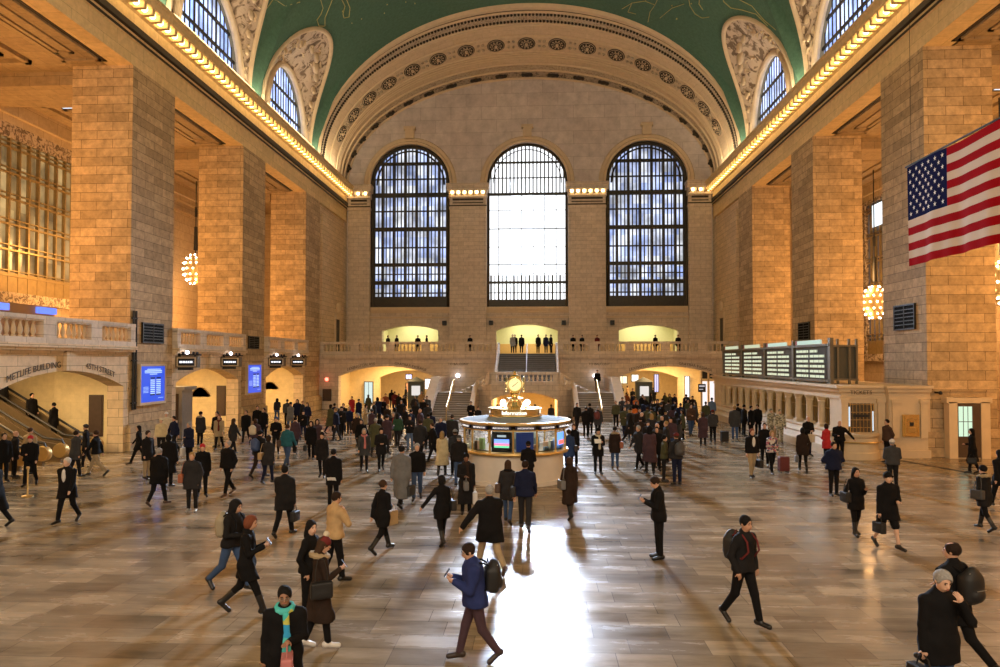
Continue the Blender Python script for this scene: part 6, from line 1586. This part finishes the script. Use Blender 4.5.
PP(827, 464, -150, 'person in bright red coat at the ticket desk', top='coat', tc='red', lc='black', hc='dbrown', hair='bob', pose='stand', arms=('front', 'front'), H=1.68, fem=True)
PP(838, 0, -25, 'person in black jacket leaning on the half round desk', Y=31.3, top='jacket', tc='black', lc='black', hair='bald', pose='stand', arms=('front', 'out'), H=1.76, bulk=1.1)
PP(808, 456, 15, 'bald person in black jacket by the ticket windows', top='jacket', tc='black', lc='navy', hair='bald', pose='stand', arms=('front', 'front'), H=1.8, bulk=1.1, bags=[('tote', 'cream', 'cream paper bag held by the bald person at the ticket windows', -1)])
PP(803, 472, 165, 'person in dark brown coat with crossed legs and a grey handbag', top='coat', tc='dbrown', lc='black', legs='slim', hair='bob', hc='black', pose='walk', arms=('pocket', 'down'), fem=True, H=1.72, shoes='boots', bags=[('handbag', 'grey', 'grey handbag of the person in the dark brown coat by the ticket office', 1)])
PP(752, 478, 12, 'person in open black jacket and khaki trousers pulling away from the ticket office', top='jacket', tc='black', lc='khaki', hair='short', hc='rust', extra='shirt', pose='step', arms=('down', 'down'), H=1.8, bags=[('case', 'black', 'black bag held by the person in khaki trousers', 1)])
PP(772, 474, 8, 'person in floral patterned jacket', top='jacket', tc='floral', lc='black', legs='slim', hair='bob', hc='blond', pose='walk', arms=('front', 'down'), fem=True, H=1.66, bags=[('suitcase', 'dred', 'dark red suitcase beside the person in the floral jacket', (.55, .3))])
PP(765, 466, -20, 'person in black behind the floral jacket', top='coat', tc='black', lc='black', hair='short', hc='brown', pose='stand', H=1.76)
PP(780, 444, -10, 'first person in beige camouflage by the ticket windows', top='jacket', tc='camo', lc='camo', legs='pants', hat='cap:camo', pose='stand', H=1.8, bulk=1.1, shoes='brown')
PP(771, 442, 20, 'second person in beige camouflage, further left', top='jacket', tc='camo', lc='camo', hat='cap:camo', pose='stand', H=1.78, shoes='brown')
PP(735, 440, 175, 'person in grey coat and jeans seen from behind, beside a black suitcase', top='coat', tc='dgrey', lc='jean', hair='short', hc='blond', pose='stand', H=1.86, bulk=1.2)
suitcase(at_z(724.5, 443) + (0,), .2, plain('bag_black', PALC['black'], .6, noise=.15, scale=7), 'black suitcase standing behind the person in the grey coat')
for i, (u, v, r_) in enumerate(((738, 434, 150), (744, 436, 100), (751, 438, 40), (758, 436, -40))): PP(u, v, r_, 'person in black, %s of the four by the ticket windows' % ('leftmost', 'second from left', 'third from left', 'rightmost')[i], top='coat', tc='black', lc='black', hc='black', pose='stand', H=1.8)
PP(713, 443, 178, 'person in grey top with a red band around the waist', top='jacket', tc='dgrey', lc='black', hair='short', hc='dred' if False else 'brown', hat='knit:dred', pose='stand', H=1.74, bulk=1.2, arms=('front', 'front'))
PP(703, 447, 165, 'slim person in long dark dress coat right of the crowd', top='long', tc='plum', lc='dark', hair='bob', hc='brown', pose='step', fem=True, H=1.72)
PP(706, 428, 170, 'person in grey-green jacket by the right arch door', top='jacket', tc='olive', lc='dgrey', pose='stand', H=1.7)
PP(712, 424, 160, 'person in light blue jacket by the right arch door', top='jacket', tc='ljean', lc='navy', hat='cap:navy', pose='stand', H=1.8)
PP(598, 474, 5, 'person in black coat with pale scarf reading a white paper', top='coat', tc='black', lc='black', hat='knit:black', scarf='cream', pose='stand', arms=('phone', 'phone'), head=(15, 0), H=1.76, bags=[('paper', 'white', 'white paper held by the person in the black knit hat', -1)])
PP(615, 469, 178, 'person in brown coat with a red shoulder bag', top='coat', tc='dbrown', lc='jean', legs='slim', hair='short', hc='black', hat='knit:dark', extra='fur', pose='stand', fem=True, H=1.68, shoes='brown', bags=[('shoulder', 'rust', 'red-orange shoulder bag of the person in the brown coat', -1)])
PP(639, 470, -55, 'grey haired person in dark overcoat striding left', top='coat', tc='char', lc='black', hair='short', hc='grey', pose='walk', H=1.76)
PP(657, 471, -10, 'person in black overcoat right of the grey haired strider', top='coat', tc='black', lc='black', hc='dbrown', hair='bob', pose='step', H=1.72, bulk=1.1)
PP(677, 485, -165, 'person with backpack and red-topped cap talking near the crowd', top='jacket', tc='char', lc='navy', hat='knit:dred', pose='stand', arms=('front', 'pocket'), H=1.8, bags=[('backpack', 'dgrey', 'dark grey backpack on the person near the crowd')])
PP(664, 482, 80, 'person in dark jacket facing the one with the backpack', top='jacket', tc='olive', lc='dark', hc='black', pose='stand', arms=('front', 'down'), H=1.66)
PP(574, 466, -12, 'long haired person in black coat at the right side of the booth', top='coat', tc='black', lc='black', hair='long', hc='brown', pose='stand', fem=True, H=1.72)
PP(569, 473, -172, 'person in blue jacket at the right side of the booth', top='coat', tc='blue', lc='navy', hair='bun', hc='brown', pose='stand', fem=True, H=1.66, bags=[('shoulder', 'dbrown', 'brown shoulder bag of the person in the blue jacket', -1)])
PP(528, 0, 168, 'person in black at the counter of the information booth', Y=23.3, top='jacket', tc='black', lc='black', hat='knit:black', pose='stand', arms=('front', 'front'), H=1.68)
# between booth and right stairs
PP(577, 431, 20, 'person in dark jacket in front of the right stairs, walking forward', top='jacket', tc='dark', lc='dark', pose='step', hc='brown', H=1.72)
PP(586, 437, 160, 'person in black coat standing near the right stairs', top='coat', tc='black', lc='black', pose='stand', hc='dbrown', H=1.72)
PP(590, 435, -150, 'tall dark haired person behind the black coat near the right stairs', top='coat', tc='dark', lc='black', pose='stand', hc='black', H=1.84)
PP(598, 437, 160, 'person in dark coat with a dark red backpack near the right stairs', top='coat', tc='dgrey', lc='dark', pose='stand', hair='short', hc='grey', H=1.76, bags=[('backpack', 'dred', 'dark red backpack near the right stairs')])
PP(616, 428, -15, 'person in grey-green jacket at the foot of the right stairs', top='jacket', tc='olive', lc='black', hair='short', hc='grey', pose='stand', H=1.76)
PP(625, 428, 30, 'person in dark jacket beside the right stair parapet', top='jacket', tc='dark', lc='black', pose='step', hc='black', H=1.7)
PP(631, 440, 5, 'person in grey coat at the left edge of the right crowd', top='coat', tc='dgrey', lc='dark', pose='stand', hc='brown', H=1.72)
PP(597, 0, 10, 'person in black standing at the top of the right stairs', Y=57.2, z=1.9, top='jacket', tc='black', lc='black', pose='stand', hc='dbrown', H=1.76)
PP(471, 428, 0, 'person in black in front of the left stair parapet', top='jacket', tc='black', lc='black', pose='stand', hc='dbrown', H=1.72, arms=('front', 'front'))
PP(478, 431, 15, 'short person in black beside the left edge of the booth roof', top='jacket', tc='dark', lc='black', pose='stand', hc='dbrown', H=1.5)
# left of the booth
PP(459, 486, -170, 'person in black jacket and jeans left of the booth', top='puffer', tc='dark', lc='jean', hair='short', hc='grey', hat='knit:dgrey', pose='stand', arms=('front', 'front'), H=1.74, bulk=1.15, bags=[('tote', 'white', 'white plastic bag beside the person in jeans left of the booth', -1)])
PP(455, 476, 178, 'person in pale knit hat just behind the jeans wearer', top='jacket', tc='char', lc='black', hat='knit:lgrey', pose='stand', H=1.74)
PP(442, 477, 172, 'blonde person in long beige coat', top='long', tc='beige', lc='black', legs='slim', hair='long', hc='blond', pose='step', fem=True, H=1.68, shoes='boots')
PP(466, 514, 12, 'person in long dark skirt with pale grey bag left of the booth', top='vlong', tc='dark', lc='black', hat='knit:black', hc='black', scarf='dbrown', pose='stand', arms=('front', 'down'), skin=4, H=1.70, bags=[('handbag', 'grey', 'large grey handbag of the person in the long dark skirt', -1), ('tote', 'white', 'white carrier bag of the person in the long dark skirt', 1)])
PP(401, 508, 165, 'person in large grey overcoat and black hat walking away', top='vlong', tc='grey', lc='black', hair='short', hc='black', hat='knit:black', pose='walk', arms=('down', 'swing'), H=1.82, bulk=1.2, bags=[('case', 'char', 'dark bag carried beside the large grey overcoat', -1)])
PP(417, 500, 10, 'person in black jumper and jeans facing the viewer', top='jacket', tc='black', lc='jean', hair='short', hc='grey', pose='walk', H=1.76, arms=('swing', 'down'))
PP(333, 508, 178, 'person in black coat from behind with white papers', top='coat', tc='black', lc='black', hair='short', hc='black', pose='stand', arms=('down', 'back'), H=1.72, bags=[('paper', 'white', 'white papers held behind the back of the person in black coat', 1)])
PP(364, 472, 15, 'person in grey coat with pink scarf', top='coat', tc='dgrey', lc='black', legs='slim', hair='bob', hc='grey', scarf='pink', pose='walk', fem=True, H=1.70)
PP(381, 471, 20, 'person in dark jacket with a hat right of the pink scarf', top='coat', tc='dark', lc='black', hat='knit:black', hc='black', pose='walk', arms=('front', 'front'), H=1.70)
PP(393, 446, 15, 'person in dark jacket, red tie and khaki trousers striding', top='jacket', tc='dark', lc='khaki', hair='short', hc='grey', extra='tie', pose='stride', H=1.76)
PP(410, 451, 5, 'person in dark jacket and jeans holding a camera', top='jacket', tc='dark', lc='ljean', hat='knit:black', pose='stand', arms=('phone', 'phone'), H=1.72)
PP(420, 461, 170, 'person in dark padded coat walking away left of the beige coat', top='coat', tc='char', lc='black', hc='dbrown', pose='walk', H=1.78, bulk=1.1)
PP(434, 462, -60, 'person in black bending forward behind the beige coat', top='jacket', tc='black', lc='black', hc='brown', pose='stride', H=1.72, lean=8)
PP(452, 452, 178, 'person in dark padded coat with bright green collar', top='coat', tc='char', lc='black', hat='knit:dgrey', scarf='green:short', pose='stand', H=1.76, bulk=1.25)
PP(441, 455, -10, 'person in dark coat with pink face left of the green collar', top='coat', tc='navy', lc='black', hair='short', hc='grey', pose='stand', H=1.74, bulk=1.1)
PP(428, 450, 178, 'person in olive-black jacket in front of the left stairs', top='jacket', tc='olive', lc='dark', hc='black', pose='stand', H=1.76)
PP(322, 478, 5, 'person in dark coat with a bobble hat on the left side', top='coat', tc='dark', lc='black', legs='slim', hat='pom:black', hc='dbrown', pose='step', fem=True, H=1.66)
PP(311, 460, 10, 'hooded person in black left of the bobble hat', top='coat', tc='black', lc='black', hat='hood:black', hc='dbrown', pose='step', fem=True, H=1.68, bags=[('handbag', 'black', 'black handbag of the hooded person', -1)])
PP(317, 457, 20, 'second hooded person in dark purple', top='coat', tc='plum', lc='black', hat='hood:black', hc='black', pose='stand', fem=True, H=1.7)
PP(295, 454, 178, 'person in plum coat behind the teal jacket', top='coat', tc='plum', lc='dark', hc='black', pose='step', fem=True, H=1.7)
PP(287, 468, 165, 'person in teal jacket with brown bag walking away', top='jacket', tc='teal', lc='jean', hair='short', hc='brown', pose='walk', H=1.76, bulk=1.1, bags=[('shoulder', 'brown', 'brown shoulder bag on the person in the teal jacket', 1)])
PP(276, 454, 15, 'person in blue cap and black jacket', top='jacket', tc='black', lc='dark', hat='knit:blue', pose='stand', arms=('front', 'front'), H=1.72)
PP(268, 484, 168, 'person in dark coat with tan bag slung behind', top='coat', tc='char', lc='navy', legs='slim', hair='bob', hc='dbrown', pose='step', fem=True, H=1.68, bags=[('shoulder', 'tan', 'tan slung bag of the person in dark coat', 1)])
PP(259, 478, 160, 'person with blue plaid backpack walking away', top='jacket', tc='dark', lc='dbrown', hc='black', pose='walk', H=1.76, bags=[('backpack', 'blue', 'blue patterned backpack on the left side of the hall')])
PP(255, 456, 170, 'person with cream backpack behind the plaid backpack', top='jacket', tc='plum', lc='dark', hair='bob', hc='brown', pose='walk', H=1.7, bags=[('backpack', 'cream', 'cream backpack in the left of the hall')])
PP(246, 444, 5, 'person in black jacket with a white bag, facing the viewer', top='coat', tc='black', lc='dark', hc='dbrown', pose='walk', H=1.76, bags=[('tote', 'white', 'small white bag held by the person in the black jacket', -1)])
PP(257, 436, 30, 'person in black jacket below the smaller blue screen', top='jacket', tc='black', lc='dark', hc='black', pose='stand', H=1.74)
PP(264, 440, -15, 'person in black padded coat right of the one below the blue screen', top='coat', tc='black', lc='black', hc='black', pose='stand', H=1.74, bulk=1.1)
PP(228, 496, -22, 'grey haired person in black jacket with hands in pockets walking', top='jacket', tc='black', lc='black', hair='thin', hc='grey', pose='walk', arms=('pocket', 'pocket'), H=1.78, bulk=1.15, shoes='brown', lead=1)
PP(233, 455, 150, 'long haired person in dark coat walking away left of centre aisle', top='coat', tc='char', lc='dark', hair='long', hc='brown', pose='walk', fem=True, H=1.68)
PP(219, 450, 8, 'person in tan coat with red scarf', top='coat', tc='khaki', lc='black', hc='rust', scarf='dred', pose='walk', H=1.72)
PP(217, 447, -8, 'person in dark coat just behind the red scarf', top='coat', tc='black', lc='khaki', hc='black', pose='stand', H=1.78)
PP(200, 446, 165, 'person in dark coat with fur hood near the left wall', top='coat', tc='char', lc='black', hat='knit:dark', extra='fur', pose='stand', H=1.74, bulk=1.15)
PP(192, 512, 8, 'person in dark grey coat with headphones and rust crossbody bag', top='coat', tc='char', lc='dark', legs='slim', hair='short', hc='blond', pose='stand', arms=('pocket', 'pocket'), fem=True, H=1.70, bulk=1.15, shoes='lgrey', lead=1, bags=[('shoulder', 'rust', 'rust red crossbody bag on the person with headphones', -1)])
PP(202, 497, 30, 'person in red hat and black coat behind the headphones wearer', top='coat', tc='black', lc='black', hat='knit:red', hc='brown', pose='step', H=1.66)
PP(189, 463, -20, 'person in navy coat carrying bags by the left wall', top='coat', tc='navy', lc='black', hair='short', hc='grey', pose='stand', arms=('down', 'front'), H=1.72, bulk=1.1, bags=[('tote', 'white', 'white bag of the person in navy by the left wall', -1)])
PP(158, 506, 172, 'grey haired person in long black coat from behind with pale waistband', top='coat', tc='black', lc='black', hair='short', hc='grey', pose='walk', arms=('pocket', 'down'), H=1.72, bulk=1.2, shoes='brown')
PP(168, 487, 178, 'tall person in long black coat at the pillar foot', top='long', tc='black', lc='black', hair='bob', hc='black', pose='stand', H=1.80, bulk=1.15)
PP(147, 479, 75, 'person in black jacket and khaki trousers by the pillar', top='coat', tc='dark', lc='khaki', hc='brown', hair='short', pose='stand', H=1.76)
PP(139, 464, -70, 'person in black striding left along the left wall', top='coat', tc='black', lc='black', hair='long', hc='black', pose='stride', fem=True, H=1.66, shoes='boots')
PP(161, 456, 15, 'person in cream hat and beige jacket by the pillar', top='jacket', tc='beige', lc='dark', hat='knit:cream', pose='stand', H=1.72)
PP(166, 448, 30, 'person in white knit hat behind the group at the pillar', top='jacket', tc='cream', lc='dark', hat='knit:white', pose='stand', H=1.78)
PP(174, 454, -30, 'person in dark blue jacket right of the white knit hat', top='jacket', tc='navy', lc='dark', hc='dbrown', pose='walk', H=1.76)
PP(67, 523, -2, 'white haired person in open dark coat over white shirt', top='coat', tc='black', lc='black', hair='short', hc='white', extra='shirt', pose='walk', H=1.74, bulk=1.12, skin=2)
PP(30, 486, 20, 'person in red cap and black jacket behind the brass post', top='jacket', tc='black', lc='black', hat='cap:red', pose='walk', arms=('front', 'swing'), H=1.74, bulk=1.1)
PP(-5, 528, -80, 'person in long black coat cut by the left edge', top='long', tc='black', lc='black', hc='dbrown', pose='walk', H=1.76, bulk=1.15)
PP(-30, 668, 60, 'dark dressed person at the lower left corner', top='coat', tc='black', lc='char', hc='dbrown', pose='stand', H=1.72, bags=[('tote', 'cream', 'cream bag at the lower left corner', -1)])
PP(96, 476, -80, 'person in black jacket and khaki trousers striding by the escalators', top='jacket', tc='black', lc='khaki', hc='brown', pose='stride', H=1.76)
PP(86, 468, -60, 'dark coated person in knit hat behind the khaki strider', top='coat', tc='black', lc='dark', hat='knit:dgrey', pose='step', H=1.74)
PP(75, 478, 150, 'person in grey coat near the escalator foot', top='coat', tc='dgrey', lc='dark', hc='dbrown', pose='step', H=1.72, bulk=1.15)
PP(29, 475, 170, 'person in beige coat at the escalator foot', top='coat', tc='khaki', lc='dark', hc='brown', pose='stand', H=1.78, bulk=1.15)
PP(14, 478, 140, 'bald person in dark coat by the escalators', top='coat', tc='dark', lc='black', hair='bald', pose='stand', H=1.74)
PP(3, 482, 60, 'person in black at the far left by the escalators', top='coat', tc='black', lc='black', hc='black', pose='stand', H=1.74)
for i, (u, z_, rr) in enumerate(((5, 1.5, -90), (33, .62, 80), (56, .08, -85))):
    X_ = at_Y(u, 300, 31.3)[0]; z_ = max(0, int((-20.65 - X_) / .38) + 1) * .219 + .035 if X_ < -20.65 else 0
    PP(u, 0, rr, ('person in dark clothes highest on the escalator', 'person in dark jacket halfway down the escalator', 'person in black coat with a bag at the escalator foot')[i], Y=31.3, z=z_, top='coat', tc='black', lc='black', hc='black', pose='stand', H=1.74, bulk=1.1)
# lower passage behind the booth
for i, (u, yy) in enumerate(((497, 55.4), (535, 55.6), (551, 55.3))):
    PP(u, 0, (90, -100, 170)[i], 'dark silhouetted person in the central lower arch, %s' % ('at its left end', 'right of the clock', 'at its right end')[i], Y=yy, z=-.80, top='coat', tc=('black', 'black', 'dgrey')[i], lc='black', hc='dbrown', pose='stand', H=1.74, h=.035)
# balcony
for i, (u, rr, tc, n_) in enumerate(((512.5, 20, 'lgrey', 'pale clothed person'), (514.8, 0, 'dark', 'person in dark coat'), (521.5, 180, 'black', 'person in black coat'), (538, 30, 'dark', 'person in dark jacket'), (546, -20, 'navy', 'person in navy'), (551, -60, 'black', 'person in black'))):
    PP(u, 0, rr, n_ + ' atop the dark central steps, ' + ('farthest left', 'left of centre', 'beside another', 'just right of the middle', 'right of the middle', 'farthest right')[i], Y=63.4 + .15 * (i % 3), z=5.1, top='coat', tc=tc, lc='dark', hc='dbrown', pose='stand', H=1.7, h=.035)
for i, (u, rr, tc) in enumerate(((388, 60, 'black'), (397, -40, 'dark'), (418, 0, 'black'), (427, -70, 'dark'), (470, 30, 'black'), (573, 0, 'black'), (582, -40, 'dark'), (597, 20, 'dred'), (655, 30, 'black'), (678, -30, 'dark'))):
    PP(u, 0, rr, 'person at the east balcony rail, %s' % ('under the left lit arch at its left side', 'under the left lit arch, second along', 'silhouetted against the left lit arch', 'silhouetted beside another at the left lit arch', 'left of the dark steps', 'just right of the dark steps', 'second right of the dark steps', 'in dark red, right of the dark steps', 'under the right lit arch', 'right end of the right lit arch')[i], Y=64.3, z=5.1, top='coat', tc=tc, lc='dark', hc='black', pose='stand', H=1.68, h=.035)
# crowd before the two wide arches -----------------------------------------------------
rc = random.Random(21)
dk = ['black', 'black', 'dark', 'dark', 'char', 'navy', 'dbrown', 'black', 'dgrey', 'dark', 'plum', 'olive']
LC_ = [(352.5, 397, 'red'), (359, 399.5, 0), (368.6, 395, 0), (366, 405, 'khaki'), (378, 397.6, 0), (383, 399, 0), (386, 394, 'rust'), (392, 390, 0), (388, 406, 0), (375, 402, 0), (401.6, 401, 0), (395, 408, 'dgrey'), (410, 389, 'grey'), (417, 384, 0), (422, 391.6, 'tan'), (427, 394, 0), (415, 396, 'char'), (416, 402, 0), (421, 408, 0), (428, 404, 0), (404, 396, 0), (399, 394, 0), (411, 410, 0), (380, 414, 0), (372, 410, 'plum'), (358, 414, 'dbrown'), (350, 407, 'navy'), (344, 404, 0), (337, 409, 0), (331, 405, 0), (342, 407, 'dark'), (335, 404, 0), (362, 420, 0), (376, 419, 0), (387, 416, 0), (398, 413, 'green'), (405, 408, 0), (303, 401, 0), (308, 403, 0), (298, 400, 0), (288, 400, 'dgrey'), (291, 403, 'grey'), (304, 411, 0), (274, 399, 'char'), (424, 399, 0), (431, 412, 0), (413, 385, 'rust'), (406, 387, 0), (395, 392, 'dred')]
RC_ = [(621, 385, 0), (627, 386, 'tan'), (626, 393, 'rust'), (631.6, 394, 0), (635, 397.6, 'orange'), (637.6, 388, 0), (642, 395, 0), (645, 389, 'grey'), (633, 405, 'orange'), (624, 407, 0), (639, 408, 0), (640, 418, 0), (647, 407, 'olive'), (651, 414, 0), (652, 401, 0), (657, 400, 0), (659, 411, 0), (647, 420, 0), (628, 401, 0), (645, 401, 'navy'), (642, 413, 0), (662, 399, 0), (664, 393, 'olive'), (669, 394, 'olive'), (651, 408, 0), (665, 410, 'char'), (675, 401, 0), (680, 404, 'navy'), (684, 398, 0), (687, 400, 0), (672, 406, 0), (676, 413, 0), (690, 405, 'brown'), (695, 402, 0), (666, 422, 0), (656, 424, 0), (670, 416, 0), (678, 420, 'dgrey'), (661, 417, 0), (649, 426, 0), (633, 389, 0), (640, 385, 'rust'), (650, 393, 0), (656, 407, 0), (682, 410, 0), (622, 398, 'dgrey'), (629, 409, 0), (653, 388, 0), (660, 404, 0), (686, 395, 'dark'), (674, 394, 0), (692, 396, 'dbrown'), (636, 402, 0), (644, 397, 0), (668, 401, 0)]
HC_ = ['dbrown', 'black', 'brown', 'black', 'grey', 'blond', 'brown']
PL = [(o.location.x, o.location.y) for o in bpy.data.objects if o.name.startswith('person') and o.parent is None]
def crowd(L, where, lim):
    L = sorted(L); used = {}
    for i, (u, v, c) in enumerate(L):
        H = rc.uniform(1.62, 1.84); x, y = at_z(u, v, H)
        y_ = min(y, 79.0); x = at_Y(u, 300, y_)[0]; y = y_
        for _ in range(14):                        # nudge apart along the line of sight
            if all((x - a) ** 2 + (y - b) ** 2 > .40 for a, b in PL): break
            y -= .55; x = at_Y(u, 300, y)[0]
        if abs(x) < 8.1 and y > 50.9: y = 50.9; x = at_Y(u, 300, y)[0]
        if 61.9 < y < 64.8 and not (8.7 < abs(x) < 17.0): y = 61.6; x = at_Y(u, 300, y)[0]
        if 69.6 < y < 71.2 and not (8.9 < abs(x) < 14.6): y = 69.0; x = at_Y(u, 300, y)[0]
        if y > 64 and not (8.8 < abs(x) < 17.2): y = 61.8; x = at_Y(u, 300, y)[0]
        if x < -17.9: x = -17.9
        if 64.4 < y < 66.6 and (abs(x + 10.4) < 1.15 or abs(x - 10.9) < 1.15): y = 66.9
        PL.append((x, y))
        c = c or rc.choice(dk); hr = rc.choice(['short', 'short', 'short', 'long', 'bob', 'bald']); hc = rc.choice(HC_); hat = rc.choice([None, None, None, 'knit:black', 'knit:dark', 'hood:black', 'knit:dgrey'])
        fem = hr in ('long', 'bob'); rot = rc.choice([0, 10, -15, 25, 180, 170, 195, 90, -90, 150])
        leg = rc.choice(['black', 'dark', 'navy', 'jean', 'black', 'char'])
        nice = {'char': 'charcoal', 'dgrey': 'dark grey', 'dbrown': 'dark brown', 'dred': 'dark red', 'dark': 'blackish', 'rust': 'rusty orange'}.get(c, c)
        hd_ = 'and knit hat' if hat and 'knit' in hat else 'hood' if hat else {'bald': 'with bald head', 'long': 'with long hair', 'bob': 'with bobbed hair', 'short': 'bareheaded'}[hr]
        key = (nice, hd_); used[key] = used.get(key, 0) + 1
        near_ = min(((abs(o[0] - u) + abs(o[1] - v), o) for o in L if o != (u, v, L[i][2]) and o[2]), default=(99, None))[1]
        place = '%s from left %s' % (ordn(i + 1), where)
        person(x, y, 0, rot, H=H, top=rc.choice(['coat', 'jacket', 'coat', 'puffer', 'long']) , tc=c, lc=leg, hair=hr, hc=hc, hat=hat, pose=rc.choice(['stand', 'step', 'walk']), skin=rc.choice([0, 0, 1, 2, 3]), fem=fem, bulk=rc.uniform(1.0, 1.2), label='person in %s %s, %s' % (nice, hd_, place), group='people crowded %s' % where, arms=rc.choice([('swing', 'swing'), ('front', 'down'), ('pocket', 'pocket'), ('phone', 'down')]))
def ordn(n): return {1: 'first', 2: 'second', 3: 'third'}.get(n, '%d%s' % (n, 'th' if 10 < n % 100 < 20 else {1: 'st', 2: 'nd', 3: 'rd'}.get(n % 10, 'th')))
crowd(LC_, 'before the left arch', 0)
crowd(RC_, 'before the right arch', 0)
print('people', seed_n[0], round(time.time() - T0, 1))
# ------------------------------------------------------------------ camera and render look
cam = bpy.data.cameras.new('camera'); co = bpy.data.objects.new('camera', cam); COL.objects.link(co)
co.location = (CX, 0, CH); co.rotation_euler = (PI / 2 + PIT, 0, YAW)
cam.sensor_width = 36; cam.lens = FPX / 1000 * 36; cam.shift_y = SY / 1000; cam.clip_end = 400
SC.camera = co
SC.view_settings.view_transform = 'Standard'; SC.view_settings.look = 'None'; SC.view_settings.gamma = 1
SC.view_settings.use_curve_mapping = False; SC.view_settings.exposure = EXPO
cy = SC.cycles
cy.max_bounces = 7; cy.diffuse_bounces = 4; cy.glossy_bounces = 3; cy.transmission_bounces = 3; cy.caustics_reflective = False; cy.caustics_refractive = False
cy.sample_clamp_indirect = 6; cy.use_denoising = True
try: cy.denoiser = 'OPENIMAGEDENOISE'
except Exception: pass
print('script seconds', round(time.time() - T0, 1), 'objects', len(bpy.data.objects))
